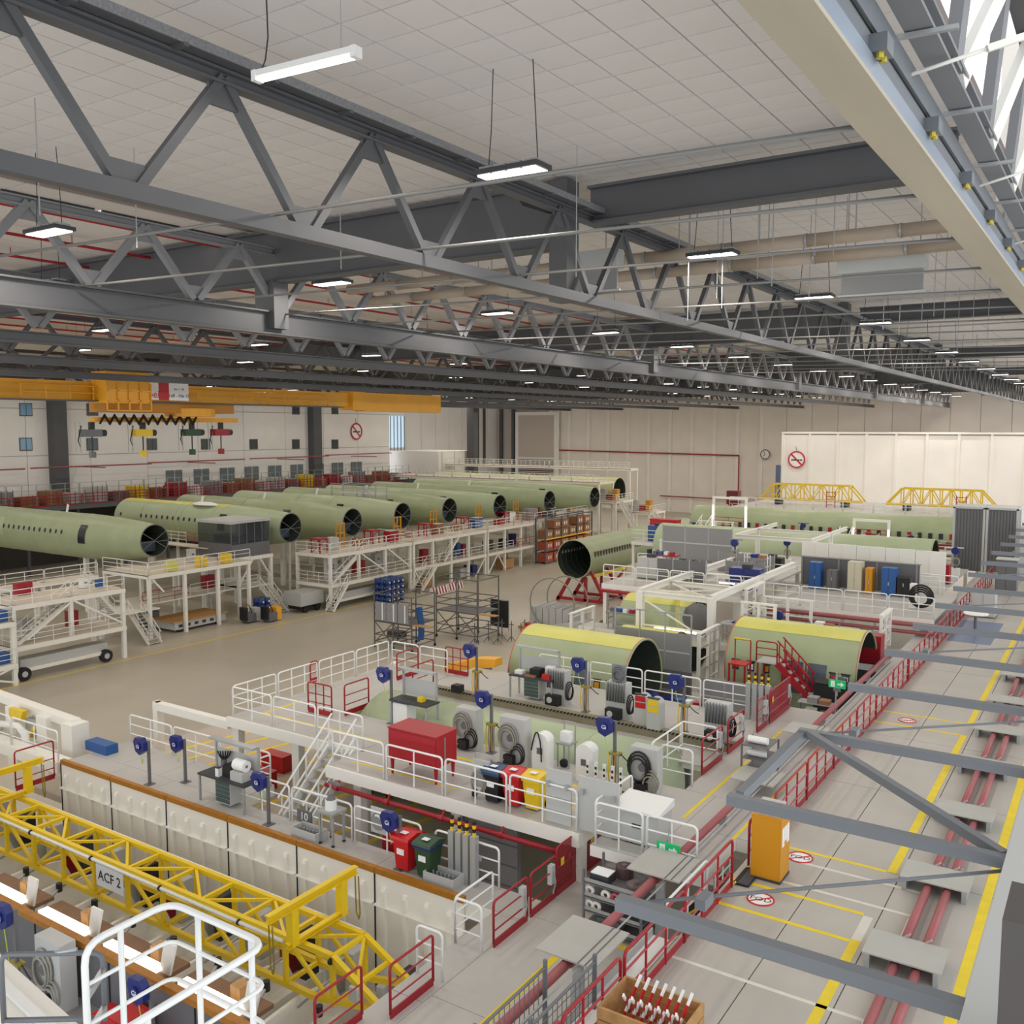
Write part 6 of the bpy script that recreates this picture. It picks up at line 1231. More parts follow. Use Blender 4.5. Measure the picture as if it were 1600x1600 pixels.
# red access stair and stand at barrel B
t = thing('access_stair', 'red access stair in front of the right barrel section', 'stair', (-12, 39, D - .5)); stair(t, 39.3, -10.6, D - .9, -12.0, D + .5, .8, redm, axis='x'); MB().box(-12.9, -12.0, 38.9, 39.9, D + .44, D + .5).obj('platform', greyp, t)
rail((-12.9, 38.9), (-12.0, 38.9), D + .5, '', redm, .9, parent=t, posts=0)
for x, y in ((-12.85, 38.95), (-12.85, 39.85), (-12.05, 39.85)): MB().bar((x, y, 0), (x, y, D + .45), .06).obj('leg', redm, t)
t = thing('red_stand', 'red inspection stand left of the red access stair', 'stand', (-13.6, 38.6, D - 1))
MB().box(-14.0, -13.2, 38.4, 39.2, D + .3, D + .36).obj('platform', redb, t)
for x, y in ((-13.95, 38.45), (-13.25, 38.45), (-13.95, 39.15), (-13.25, 39.15)): MB().bar((x, y, 0), (x, y, D + .3), .07).obj('leg', redm, t)
MB().tube(rrect((-13.95, 39.15), (-13.25, 39.15), D + .36, D + 1.3, .05), .03, 5).obj('rail', redm, t); MB().box(-14.0, -13.3, 39.1, 39.2, D + 1.3, D + 1.35).obj('yellow_top', yellow, t)
# lower decks round the barrels
def deck(label, x0, x1, y0, y1, z, m=deckfl, posts=True):
    t = thing('work_deck', label, 'work platform', ((x0 + x1) / 2, (y0 + y1) / 2, 0), 'decks of the right hand line'); MB().box(x0, x1, y0, y1, z - .08, z).obj('deck', m, t); MB().bar((x0, y0, z - .16), (x1, y0, z - .16), .08, .3).obj('edge_beam', white, t)
    for x in (x0 + .15, x1 - .15, (x0 + x1) / 2):
        for y in (y0 + .2, y1 - .2): MB().box(x - .11, x + .11, y - .11, y + .11, 0, z - .08).obj('post', white, t)
    return t
def drail(t, x0, x1, y, z, n, m=None):
    for k in range(n): rail((x0 + (x1 - x0) * k / n + .05, y), (x0 + (x1 - x0) * (k + 1) / n - .05, y), z, '', m or whiteb, r=.032, posts=2, parent=t)
d1 = deck('low deck before the barrel sections with pipes and clutter', -16.6, -8.7, 33.3, 39.4, 6.2); d2 = deck('deck between the barrel sections and the white gantry', -24.5, -8.7, 43.9, 46.0 - .9, D - .2)
d3 = deck('upper deck with blue lockers behind the barrel sections', -16.6, -7.6, 50.3, 58.6, 8.6); drail(d3, -16.6, -7.6, 50.35, 8.6, 4); drail(d3, -16.6, -7.6, 58.5, 8.6, 3)
MB().tube([(-17, 50.1, 8.3), (-7.4, 50.1, 8.3)], .12, 8).obj('red_pipe', pipem, d3); MB().tube([(-17, 50.1, 7.9), (-7.4, 50.1, 7.9)], .1, 8).obj('red_pipe', pipem, d3)
d4 = deck('tall deck with white rail left of the white gantry', -25.2, -16.8, 47.9, 59, 9.2); drail(d4, -25.2, -16.8, 48.0, 9.2, 4); MB().tube([(-25.2, 47.7, 8.8), (-20.8, 47.7, 8.8)], .1, 6).obj('red_hose_rail', redm, d4)
d5 = deck('wide deck carrying the middle fuselage row', -28.5, -8.8, 59.4, 72, D + .6); drail(d5, -28.5, -8.8, 59.5, D + .6, 7)
d6 = deck('wide deck carrying the far fuselage row', -38, -8.8, 78, 90, D); drail(d6, -38, -8.8, 78.1, D, 8)
d7 = deck('farthest deck of the right hand line with white railing and trusses', -36, -8.8, 98, 112, 9.6); drail(d7, -36, -8.8, 98.1, 9.6, 9)
for k in range(3): MB().box(-33 + k * 8, -29 + k * 8, 98.0, 98.06, 8.9, 9.0).obj('strip_lamp', mat('far_strip', (255, 250, 240), .5, emit=3), d7)
# white gantry frame
t = thing('gantry_frame', 'white steel gantry frame over the barrel line', 'gantry', (-18, 46, 0)); X0, X1, Y0, Y1, ZT_ = -20.2, -16.4, 42.6, 50.0, 10.0
for x in (X0, X1):
    for y in (Y0, Y1): MB().box(x - .17, x + .17, y - .17, y + .17, 0, ZT_).obj('post', white, t)
    MB().ibeam((x, Y0, ZT_), (x, Y1 + 6, ZT_), .25, .32, .04).obj('long_beam', white, t)
for y in (Y0, (Y0 + Y1) / 2, Y1): MB().ibeam((X0, y, ZT_ - .1), (X1, y, ZT_ - .1), .2, .26, .04).obj('cross_beam', white, t)
for a, b_ in (((X0, Y0), (X1, (Y0 + Y1) / 2)), ((X1, Y0), (X0, (Y0 + Y1) / 2))): MB().bar((*a, ZT_ - .1), (*b_, ZT_ - .1), .08).obj('brace', white, t)
MB().bar((X0, Y0, ZT_ - .3), (X1 - .4, Y0, D + .3), .07).obj('brace', white, t); MB().bar((X0, Y0, D + .6), (X1, Y0, D + .6), .08).obj('rail', white, t); MB().box(X0 + .8, X1 - .6, Y0 - .1, Y0, D + .45, D + .53).obj('strip_lamp', MATS['far_strip'], t)
for s_ in (-18.8, -17.4): MB().box(s_, s_ + .9, Y1 - .1, Y1, ZT_ - .5, ZT_ - .42).obj('strip_lamp', MATS['far_strip'], t)
# second, smaller gantry further back and white portal
t = thing('gantry_frame', 'smaller white gantry behind the dark grey wall', 'gantry', (-17, 66, D)); 
for x in (-22.5, -17.2):
    for y in (62.6, 67.5): MB().box(x - .14, x + .14, y - .14, y + .14, D + .6, D + 3.0).obj('post', white, t)
    MB().ibeam((x, 62.6, D + 3), (x, 72, D + 3), .2, .26, .04).obj('long_beam', white, t)
for y in (62.6, 67.5): MB().ibeam((-22.5, y, D + 3), (-17.2, y, D + 3), .2, .26, .04).obj('cross_beam', white, t)
for k, (x, y, w) in enumerate(((-30.6, 79.5, 3.0), (-17.6, 76, 2.6))):
    t = thing('light_portal', ('white portal with bright light tubes around the far fuselage', 'white portal with light tubes by the second far fuselage')[k], 'portal', (x, y, D))
    for a in (0, w): MB().box(x + a - .1, x + a + .1, y - .1, y + .1, D if k == 0 else D + .6, D + 4.2 - k).obj('post', white, t); MB().box(x + a - .06, x + a + .06, y - .16, y - .1, D + 1.6, D + 3.6 - k).obj('light_tube', lampm, t)
    MB().box(x - .1, x + w + .1, y - .1, y + .1, D + 4.2 - k, D + 4.4 - k).obj('lintel', white, t)
    rail((x + .1, y - .3), (x + w - .1, y - .3), D + 1.7, '', redm, .9, parent=t); stair(t, x - .6, y - 3, D + .2, y, D + 1.7, .9)
# fuselages of the farther rows
fuselage('aircraft_fuselage', -33.5, -11.5, 75.0, 7.9, 2.05, 'green fuselage behind the dark grey wall in the right hand line', 'fuselage', wins=False, m=greenl, topc=None)
fuselage('fuselage_barrel', -17.0, -10.6, 70.2, 7.5, 2.0, 'short yellow topped barrel right of the green fuselage', 'fuselage', wins=False, m=green, topc=(-40, 30, ygreen))
ff = fuselage('aircraft_fuselage', -38, -9.0, 94, 7.9, 2.1, 'long far green fuselage below the yellow trusses', 'fuselage', wins=False, m=green)
for k in range(28):
    o = MB().box(-34.5 + k * .9, -34.15 + k * .9, 91.86, 91.9, 8.1, 8.6).obj('window', windowm if k % 4 else redm, ff)
MB().box(-34.6, -9.5, 91.9, 92.1, 7.4, 7.8).obj('red_belt', redm, ff)
# yellow trusses on the farthest deck
for k, (x0, x1, y) in enumerate(((-34.5, -23.2, 104.5), (-20.8, -10.3, 104.0))):
    t = thing('lifting_truss', ('left yellow truss in front of the white partition wall', 'right yellow truss in front of the white partition wall')[k], 'truss', ((x0 + x1) / 2, y, 10)); n = 8; sp = (x1 - x0 - 3) / n; zt, zb = 11.9, 10.2
    for yy in (y - .7, y + .7):
        MB().bar((x0 + 1.5, yy, zt), (x1 - 1.5, yy, zt), .14).obj('top_chord', yellow, t); MB().bar((x0, yy, zb), (x1, yy, zb), .14).obj('bottom_chord', yellow, t); MB().bar((x0, yy, zb), (x0 + 1.5, yy, zt), .13).obj('end_chord', yellow, t); MB().bar((x1, yy, zb), (x1 - 1.5, yy, zt), .13).obj('end_chord', yellow, t)
        for q in range(n + 1):
            xx = x0 + 1.5 + q * sp; MB().bar((xx, yy, zb), (xx, yy, zt), .1).obj('vertical', yellow, t)
            if q < n: MB().bar((xx, yy, zt if q % 2 else zb), (xx + sp, yy, zb if q % 2 else zt), .09).obj('diagonal', yellow, t)
    for q in range(n + 1): MB().bar((x0 + 1.5 + q * sp, y - .7, zt), (x0 + 1.5 + q * sp, y + .7, zt), .08).obj('cross_bar', yellow, t)
    for q in (x0 + 2, x1 - 2): MB().box(q - .3, q + .3, y - .8, y + .8, 9.62, 10.15).obj('foot', dark, t)
    o = thing('red_ladder_frame', ('red ladder frame beside the left far truss', 'red ladder frame beside the right far truss')[k], 'ladder', (x1 - 3, y - 2, 9.6)); 
    for a in (0, .9): MB().bar((x1 - 3.6 + a, y - 1.6, 9.6), (x1 - 3.6 + a, y - 1.6, 11.4), .08).obj('rail', redm, o)
    for q in range(4): MB().bar((x1 - 3.6, y - 1.6, 9.9 + q * .45), (x1 - 2.7, y - 1.6, 9.9 + q * .45), .06).obj('rung', redm, o)
# dark grey wall, cream wall panels, big slate boxes
t = thing('screen_wall', 'long slate grey screen wall behind the blue lockers', 'screen', (-13, 57.5, 8.6)); MB().box(-16.4, -9.6, 57.6, 57.75, 8.6, 10.3).obj('sheet', greyd, t); MB().box(-16.45, -9.55, 57.55, 57.8, 10.3, 10.36).obj('capping', greym, t)
for k in range(4): MB().box(-16.4 + k * 2.2, -16.3 + k * 2.2, 57.55, 57.6, 8.6, 10.3).obj('post', greym, t)
t = thing('panel_wall', 'long cream panel wall above the slate screen', 'wall', (-13.5, 60.3, 8.3))
for k in range(5): MB().box(-17.2 + k * 1.72, -15.52 + k * 1.72, 60.4, 60.55, D + .6, 10.9 - k * .02).obj('panel', white, t); MB().box(-16.4 + k * 1.72, -16.36 + k * 1.72, 60.36, 60.4, D + .6, 10.8).obj('rib', wallm, t)
for k, (x0, x1, lab) in enumerate(((-10.35, -8.35, 'left tall slate grey curtain box at the right'), (-8.15, -6.2, 'right tall slate grey curtain box at the right'))):
    t = thing('curtain_box', lab, 'box', ((x0 + x1) / 2, 76, D)); MB().box(x0, x1, 75.6, 78.5, D, D + 4.6).obj('core', greyd, t)
    for q in range(9): MB().box(x0 + .05 + q * (x1 - x0 - .1) / 9, x0 + .03 + (q + .8) * (x1 - x0 - .1) / 9, 75.55, 75.6, D + .05, D + 4.55).obj('corrugation', greyd, t)
    for q in (x0, x1): MB().box(q - .08, q + .08, 75.5, 75.66, D, D + 4.7).obj('corner_post', greyp, t)
    MB().box(x0 - .08, x1 + .08, 75.5, 78.6, D + 4.6, D + 4.75).obj('top', greyp, t)
# lockers and cabinets on deck d3
for k, (x, m_, w, h_, lab) in enumerate(((-15.2, blue2, .7, 1.6, 'blue locker at the left of the slate screen'), (-14.2, greyd, .6, 1.2, 'dark cabinet next to the left blue locker'), (-12.9, mat('cream_locker', (200, 192, 168), .5), .8, 1.8, 'cream locker in the middle of the slate screen'), (-12.1, ochre, .4, 1.5, 'ochre cupboard beside the cream locker'), (-11.0, blue2, .8, 1.6, 'blue locker right of the cream locker'), (-10.2, black, .7, 1.1, 'black machine right of the second blue locker'))):
    t = thing('locker', lab, 'locker', (x, 56.5, 8.6)); MB().box(x - w / 2, x + w / 2, 56.2, 56.9, 8.62, 8.6 + h_).obj('body', m_, t); MB().box(x - w / 2 + .03, x - .02, 56.17, 56.2, 8.7, 8.55 + h_).obj('door', m_, t); MB().box(x + .02, x + w / 2 - .03, 56.17, 56.2, 8.7, 8.55 + h_).obj('door', m_, t); MB().box(x - .03, x + .03, 56.15, 56.17, 9.2, 9.4).obj('handle', alu, t)
t = thing('hose_drum', 'large black hose drum at the right end of the upper deck', 'drum', (-8.7, 53, 8.6)); coil(t, (-8.7, 53, 9.3), .6, 4, rubber, rt=.05, el=1.0); MB().box(-9.3, -9.0, 53.05, 53.5, 8.6, 9.9).obj('stand', white, t)
# grey guard panels between stations
for k, (x0, x1, y, z0, h_, lab) in enumerate(((-19.6, -15.8, 38.6, D - .4, 1.7, 'grey guard panel right of the first barrel section'), (-26.5, -21.5, 59.3, 9.3, 2.2, 'grey guard panel wall on the tall deck'), (-22.4, -19.4, 49.4, 9.2, 1.5, 'ribbed grey guard panel at the tall deck front'), (-19.2, -16.9, 52, 9.2, 1.3, 'pale grey guard panel at the tall deck middle'), (-21.2, -17.6, 56, 9.2, 1.2, 'grey guard panel near the black tool tower'), (-28, -24.5, 64, 8.3, 1.4, 'grey guard panel before the far red box'), (-14.6, -11.4, 36.8, 6.2, 1.5, 'slotted grey panel before the right barrel section'))):
    t = thing('partition_screen', lab, 'panel', ((x0 + x1) / 2, y, z0)); n = 3
    for q in range(n): MB().box(x0 + (x1 - x0) * q / n + .03, x0 + (x1 - x0) * (q + 1) / n - .03, y, y + .06, z0, z0 + h_).obj('sheet', greym if k != 2 else greyd, t); MB().box(x0 + (x1 - x0) * q / n + .05, x0 + (x1 - x0) * (q + 1) / n - .05, y - .02, y, z0 + h_ * .48, z0 + h_ * .52).obj('rib', greyp, t)
    for q in range(n + 1): MB().bar((x0 + (x1 - x0) * q / n, y + .03, z0), (x0 + (x1 - x0) * q / n, y + .03, z0 + h_ + (.9 if k == 0 else .1)), .06).obj('post', galv, t)
    if k == 0: MB().bar((x0, y + .03, z0 + h_ + .9), (x1, y + .03, z0 + h_ + .9), .06).obj('top_bar', galv, t); MB().box(x0, x1, y, y + .2, 0, z0).obj('plinth', greyd, t)
# machines, benches and boxes scattered over the farther decks
rn = random.Random(11)
spotz = [(-23.5, 51, 9.2), (-24.4, 55, 9.2), (-20.6, 57.4, 9.2), (-18.0, 54, 9.2), (-17.4, 50.4, 9.2), (-27.6, 61, 8.3), (-25, 61.4, 8.3), (-22, 60.6, 8.3), (-19.4, 61.2, 8.3), (-14.6, 62, 8.3), (-12.4, 61.8, 8.3), (-10.4, 62.2, 8.3), (-9.6, 64.6, 8.3), (-26, 66, 8.3), (-20, 66.6, 8.3), (-11.4, 66.4, 8.3), (-36, 79.4, 7.7), (-34.2, 80.2, 7.7), (-32.4, 79.6, 7.7), (-26.2, 79.8, 7.7), (-23.4, 80.6, 7.7), (-20.6, 79.6, 7.7), (-14, 79.8, 7.7), (-11.6, 80.4, 7.7), (-36.5, 84, 7.7), (-30, 84, 7.7), (-24, 84.6, 7.7), (-18, 83.6, 7.7), (-15.6, 35.4, 6.2), (-13.8, 34.2, 6.2), (-11.2, 35.0, 6.2), (-9.6, 36.4, 6.2), (-9.4, 38.8, 6.2), (-15.8, 45, 7.5), (-13.6, 44.3, 7.5), (-11.6, 44.6, 7.5), (-9.6, 44.2, 7.5), (-22, 44.4, 7.5), (-9.2, 68.4, 8.3), (-27.4, 63.4, 8.3), (-26.5, 69, 8.3), (-23.6, 64.6, 8.3)]
cols = [(greyp, 'light grey'), (greyd, 'slate grey'), (blue2, 'blue'), (whiteb, 'white'), (redm, 'red'), (black, 'black'), (alu, 'metallic'), (blue, 'navy blue'), (greym, 'mid grey')]
near = lambda y: 'on the low deck before the barrels' if y < 40 else 'behind the right barrel section' if y < 46 else 'on the tall deck' if y < 59 else 'by the slate screen wall' if y < 70 else 'beside the far fuselages'
for k, (x, y, z) in enumerate(spotz):
    m_, nm = cols[(k * 4 + k // 9) % 9]; kind = k % 4
    if kind == 0:
        t = thing('machine_cabinet', '%s machine cabinet %s' % (nm, near(y)), 'cabinet', (x, y, z), 'machine cabinets of the right hand line'); w, h_ = .6 + rn.random() * .3, .9 + rn.random() * .7
        MB().box(x - w, x + w, y - .4, y + .4, z + .06, z + h_).obj('body', m_, t); MB().box(x - w + .04, x - .02, y - .43, y - .4, z + .12, z + h_ - .06).obj('door', m_, t); MB().box(x + .02, x + w - .04, y - .43, y - .4, z + .12, z + h_ - .06).obj('door', m_, t); MB().box(x - w, x + w, y - .35, y + .35, z, z + .06).obj('plinth', dark, t); MB().box(x - .2, x + .3, y - .2, y + .2, z + h_, z + h_ + .2).obj('top_unit', dark, t)
    elif kind == 1:
        t = thing('assembly_table', '%s topped assembly table with parts %s' % (nm, near(y)), 'table', (x, y, z), 'assembly tables of the right hand line'); MB().box(x - .9, x + .9, y - .4, y + .4, z + .85, z + .92).obj('top', m_, t)
        for a in (-.8, .8):
            for b_ in (-.32, .32): MB().bar((x + a, y + b_, z), (x + a, y + b_, z + .85), .06).obj('leg', galv, t)
        for q in range(4): MB().box(x - .75 + q * .38, x - .5 + q * .38, y - .2, y + .15, z + .92, z + 1.0 + .12 * ((q * 3 + k) % 3)).obj('part', cols[(q + k) % 9][0], t)
        MB().box(x - .8, x + .8, y - .3, y + .3, z + .3, z + .34).obj('shelf', galv, t)
    elif kind == 2:
        t = thing('tool_tower', '%s tool tower with crank and hoses %s' % (nm, near(y)), 'tool stand', (x, y, z), 'tool towers of the right hand line'); MB().box(x - .06, x + .06, y - .06, y + .06, z, z + 1.9).obj('pole', greyd, t); MB().box(x - .3, x + .3, y - .25, y + .25, z, z + .5).obj('base_box', m_, t); MB().cyl((x, y - .2, z + 1.7), (x, y, z + 1.7), .25, 10).obj('reel', blue if k % 3 else black, t); coil(t, (x + .1, y - .3, z + 1.0), .22, 2, hose, rt=.03); MB().bar((x - .5, y, z + 1.9), (x + .5, y, z + 1.9), .06).obj('arm', m_, t)
    else:
        t = thing('parts_rack', '%s parts rack with loose pieces %s' % (nm, near(y)), 'rack', (x, y, z), 'parts racks of the right hand line')
        for a in (-.7, .7):
            for b_ in (-.25, .25): MB().bar((x + a, y + b_, z), (x + a, y + b_, z + 1.5), .05).obj('upright', m_, t)
        for q in (.3, .8, 1.3): MB().box(x - .72, x + .72, y - .28, y + .28, z + q, z + q + .03).obj('shelf', galv, t); MB().box(x - .6 + q * .2, x - .2 + q * .2, y - .2, y + .2, z + q + .03, z + q + .25).obj('item', cols[(k + int(q * 10)) % 9][0], t); MB().box(x + .1, x + .5, y - .2, y + .2, z + q + .03, z + q + .18).obj('item', cardb, t)
# red box, red jib and red ladder frame far centre
t = thing('red_cabinet', 'red cabinet on the far deck left of the green fuselage', 'cabinet', (-35.8, 82.2, D)); MB().box(-38, -35.2, 82, 83, D + .3, D + 1.7).obj('body', redb, t); MB().box(-38.05, -35.15, 81.95, 83.05, D + 1.7, D + 1.78).obj('lid', redb, t)
for x in (-37.8, -35.4): MB().box(x - .05, x + .05, 82.1, 82.2, D, D + .3).obj('leg', dark, t)
t = thing('jib_head', 'dark red jib head on a post before the far wall', 'jib', (-42, 110, 0)); p = B(1150, 790, 6); MB().bar((-43.2, 120, 0), (-43.2, 120, 8.0), .4).obj('post', redm, t); MB().box(-44.2, -42.6, 119.4, 120.6, 8.0, 9.8).obj('head', mat('dark_red_machine', (112, 34, 40), .5), t); MB().bar((-44.2, 120, 8.2), (-43.2, 120, 7.0), .25).obj('bracket', redm, t)
# trolley frame of thin red tubes on the hall floor
t = thing('tow_trolley', 'thin red tubular frame on the far hall floor', 'frame', (-52, 118, 0)); 
for a, b_ in (((-52, 112, 3), (-46, 112.6, 3)), ((-51, 112, 3), (-50, 110, 0)), ((-50, 112, 3), (-50, 110, 0)), ((-46, 112.6, 3), (-44, 110, 0)), ((-47, 112.6, 3), (-48, 110, 0))): MB().bar(a, b_, .14).obj('tube', mat('orange_red_tube', (196, 80, 60), .5), t)
# ---- barrel lying along the hall on a red cradle, with hoop and container cart in front
t = thing('fuselage_barrel', 'long green barrel with window row on a red cradle on the hall floor', 'fuselage', (-47.8, 95, 0)); bx_, bz, br_, y0, y1, sg_ = -47.2, 4.6, 2.05, 83.5, 112, 40
mb = MB(); mb.add([(bx_ + br_ * math.sin(k * 2 * math.pi / sg_), y, bz + br_ * math.cos(k * 2 * math.pi / sg_)) for y in (y0, y1) for k in range(sg_)], [(k, (k + 1) % sg_, sg_ + (k + 1) % sg_, sg_ + k) for k in range(sg_)]).obj('skin', green, t, smooth=True)
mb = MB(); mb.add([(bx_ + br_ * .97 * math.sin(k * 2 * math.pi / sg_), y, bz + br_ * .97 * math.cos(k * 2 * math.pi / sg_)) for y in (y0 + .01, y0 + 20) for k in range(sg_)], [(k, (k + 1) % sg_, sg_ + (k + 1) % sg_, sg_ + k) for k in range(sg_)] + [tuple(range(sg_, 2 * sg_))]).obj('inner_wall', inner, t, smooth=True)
MB().tube([(bx_ + br_ * .985 * math.sin(k * 2 * math.pi / sg_), y0, bz + br_ * .985 * math.cos(k * 2 * math.pi / sg_)) for k in range(sg_)], .05, 5, True).obj('end_frame', greenl, t)
for k in range(26):
    y = y0 + .8 + k * .62; a = R(78); MB().box(bx_ + br_ * math.sin(a) - .03, bx_ + br_ * math.sin(a) + .04, y, y + .28, bz + .3, bz + .85).obj('window', mat('brown_window', (74, 50, 40), .5), t)
    a = R(-74); MB().box(bx_ + br_ * .95 * math.sin(a) - .02, bx_ + br_ * .95 * math.sin(a) + .02, y, y + .22, bz + .4, bz + .8).obj('window', mat('pale_window', (206, 200, 186), .5), t)
for k in range(10):
    y = y0 + .6 + k * 1.1; MB().tube([(bx_ + br_ * .95 * math.sin(q * math.pi / 12), y, bz + br_ * .95 * math.cos(q * math.pi / 12)) for q in range(24)], .04, 4, True).obj('rib', inner, t)
t = thing('barrel_cradle', 'red steel cradle under the long barrel', 'cradle', (-46.5, 86, 0)); 
for y in (84.2, 87.8):
    MB().bar((-49.6, y, 0), (-47.9, y, 2.8), .3).obj('leg', redm, t); MB().bar((-43.6, y, 0), (-45.6, y, 3.4), .3).obj('leg', redm, t); MB().bar((-49.6, y, .3), (-43.6, y, .3), .3).obj('base_beam', redm, t); MB().bar((-46.2, y, .2), (-46.2, y, 2.7), .3).obj('post', redm, t)
MB().bar((-44.9, 84, 3.0), (-44.9, 92, 3.0), .3, .2).obj('yellow_rail', yellow, t); MB().bar((-44.6, 84.2, .4), (-45.2, 91.5, 2.8), .2).obj('brace', redm, t)
t = thing('container_cart', 'grey container cart on an orange transport bed before the barrel', 'cart', (-41.5, 71, 0)); cx, cy = -41.2, 70.6
MB().box(cx - 3.0, cx + 2.4, cy - 1.3, cy + 1.3, .5, .8).obj('bed', redb, t); MB().box(cx - 3.6, cx + 2.6, cy - 1.5, cy + 1.5, .25, .5).obj('frame', ochre, t)
for k in range(7): MB().box(cx - 2.6 + k * .68, cx - 1.98 + k * .68, cy - 1.1, cy + 1.1, .8, 2.3).obj('bin', greyp, t); MB().box(cx - 2.55 + k * .68, cx - 2.03 + k * .68, cy - 1.0, cy + 1.0, 2.3, 2.34).obj('foil_liner', alu, t)
for x in (-2.6, 1.8): MB().cyl((cx + x, cy - 1.4, .25), (cx + x, cy - 1.1, .25), .25, 12).obj('wheel', rubber, t)
t = thing('fuselage_hoop', 'two thin green grey fuselage hoops standing on the cart', 'hoop', (-41.9, 72.2, .8))
for y, x, r_ in ((cy - 1.25, cx - .2, 2.25), (cy + 1.25, cx - .1, 2.1)): MB().tube([(x + r_ * math.sin(k * math.pi / 16), y, 2.9 + r_ * .97 * math.cos(k * math.pi / 16)) for k in range(32)], .06, 6, True).obj('hoop', mat('hoop_grey_green', (140, 146, 128), .4), t)
for k in range(5): MB().bar((cx - 1.6 + k * .8, cy - 1.25, 2.4), (cx - 1.5 + k * .8, cy + 1.25, 2.6), .05).obj('stay', galv, t)
t = thing('hoop_segment', 'curved grey green shell segment beside the container cart', 'shell', (-39, 71.5, 0)); mb = MB(); mb.add([(-39.0 + 1.7 * math.cos(R(a)), yy, 2.1 - 1.7 * abs(math.sin(R(a)))) for yy in (70.8, 72.4) for a in range(-160, -19, 10)], [(k, k + 1, 16 + k, 15 + k) for k in range(14)]).obj('shell', mat('shell_green', (122, 140, 118), .5), t, smooth=True); MB().box(-40.6, -37.4, 70.9, 72.3, 0, .4).obj('support', ochre, t)
for x in (-39.8, -38.2): MB().box(x - .1, x + .1, 71.4, 71.8, .4, .75).obj('saddle', ochre, t)
t = thing('upright_sheet', 'light grey upright panel beside the cart', 'panel', (-38.4, 68.6, 0)); MB().prism([(-40.4, 0), (-37.2, 0), (-37.2, 2.1), (-40.4, 1.3)], 68.2, 68.35, 'y').obj('sheet', greyp, t); MB().bar((-38.8, 68.3, .1), (-38.8, 69.4, .05), .1).obj('foot', galv, t)
t = thing('orange_dolly', 'orange transport dolly beside the shell segment', 'dolly', (-36, 74, 0)); MB().box(-37.6, -34.6, 73.2, 75.4, .35, .6).obj('platform', ochre, t); MB().bar((-37.4, 73.4, .7), (-35, 75.2, 1.0), .2).obj('beam', mat('orange_beam', (216, 120, 30), .5), t)
for x in (-37.2, -35): MB().cyl((x, 73.2, .2), (x, 73.45, .2), .2, 10).obj('wheel', rubber, t)
# ---- scaffold tower and black screen on the hall floor
def scaff(label, x0, x1, y0, y1, h, dz):
    t = thing('scaffold_tower', label, 'scaffold', ((x0 + x1) / 2, (y0 + y1) / 2, 0)); sm = mat('dull_scaffold_steel', (104, 102, 96), .5, .3)
    for x in (x0, (x0 + x1) / 2, x1):
        for y in (y0, y1):
            MB().tube([(x, y, .2), (x, y, h)], .06, 5).obj('standard', sm, t); MB().cyl((x - .06, y, .12), (x + .06, y, .12), .12, 8).obj('castor', rubber, t)
    for z in (.5, dz * .5, dz, dz + .6, dz + 1.15, h - .1):
        if z > h: continue
        for y in (y0, y1): MB().tube([(x0, y, z), (x1, y, z)], .045, 5).obj('ledger', sm, t)
        for x in (x0, (x0 + x1) / 2, x1): MB().tube([(x, y0, z), (x, y1, z)], .045, 5).obj('transom', sm, t)
    for a, b_ in ((x0, (x0 + x1) / 2), ((x0 + x1) / 2, x1)): MB().tube([(a, y0, .4), (b_, y0, dz)], .045, 5).obj('brace', sm, t); MB().tube([(b_, y0, .4), (a, y0, dz)], .045, 5).obj('brace', sm, t)
    for k in range(4): MB().box(x0 + .05, x1 - .05, y0 + (y1 - y0) * k / 4 + .03, y0 + (y1 - y0) * (k + 1) / 4 - .03, dz, dz + .06).obj('board', greyd, t)
    MB().box(x1, x1 + 1.8, y0, y0 + .6, dz + .02, dz + .1).obj('cantilever_board', wood, t)
    return t
scaff('nearer scaffold tower on the hall floor with blue drape', -51.6, -47.6, 57.6, 60.6, 4.6, 2.2); scaff('taller scaffold tower behind the first one', -49.6, -45.2, 63.4, 66.6, 5.4, 2.4)
t = thing('blue_drape', 'blue tarpaulin hung on the nearer scaffold', 'tarpaulin', (-47.4, 59, 1.5)); mb = MB(); mb.add([(-47.3 + .15 * math.sin(k * 1.3 + j), 57.9 + k * .16, .9 + j * .7) for j in range(5) for k in range(6)], [(j * 6 + k, j * 6 + k + 1, j * 6 + 7 + k, j * 6 + 6 + k) for j in range(4) for k in range(5)]).obj('cloth', blue2, t, smooth=True); MB().tube([(-47.3, 57.8, 3.75), (-47.3, 58.8, 3.75)], .04, 5).obj('rod', galv, t)
t = thing('grey_sheeting', 'grey sheeting tied to the nearer scaffold', 'sheeting', (-50, 57.5, 2.3))
for k in range(3): MB().box(-51.3 + k * 1.2, -50.2 + k * 1.2, 57.42, 57.48, 2.35, 3.9).obj('sheet', greym, t); MB().box(-50.6 + k * 1.2, -50.5 + k * 1.2, 57.38, 57.42, 2.4, 3.85).obj('strap', signwhite, t)
small('red_tool_bag', 'red bag tied at the left end of the nearer scaffold', 'bag', -51.5, -51.0, 57.7, 58.2, 2.27, 3.3, redm)
t = thing('welding_screen', 'black fabric screen on the hall floor by the scaffold', 'screen', (-46.6, 69.5, 0)); mb = MB(); mb.add([(-47.4 + k * .32, 68.6 + .1 * math.sin(k * 1.1), z) for z in (.3, 1.6, 2.75) for k in range(7)], [(j * 7 + k, j * 7 + k + 1, j * 7 + 8 + k, j * 7 + 7 + k) for j in range(2) for k in range(6)]).obj('cloth', black, t, smooth=True)
for x in (-47.45, -45.45): MB().tube([(x, 68.6, 0), (x, 68.6, 2.9)], .04, 5).obj('post', galv, t)
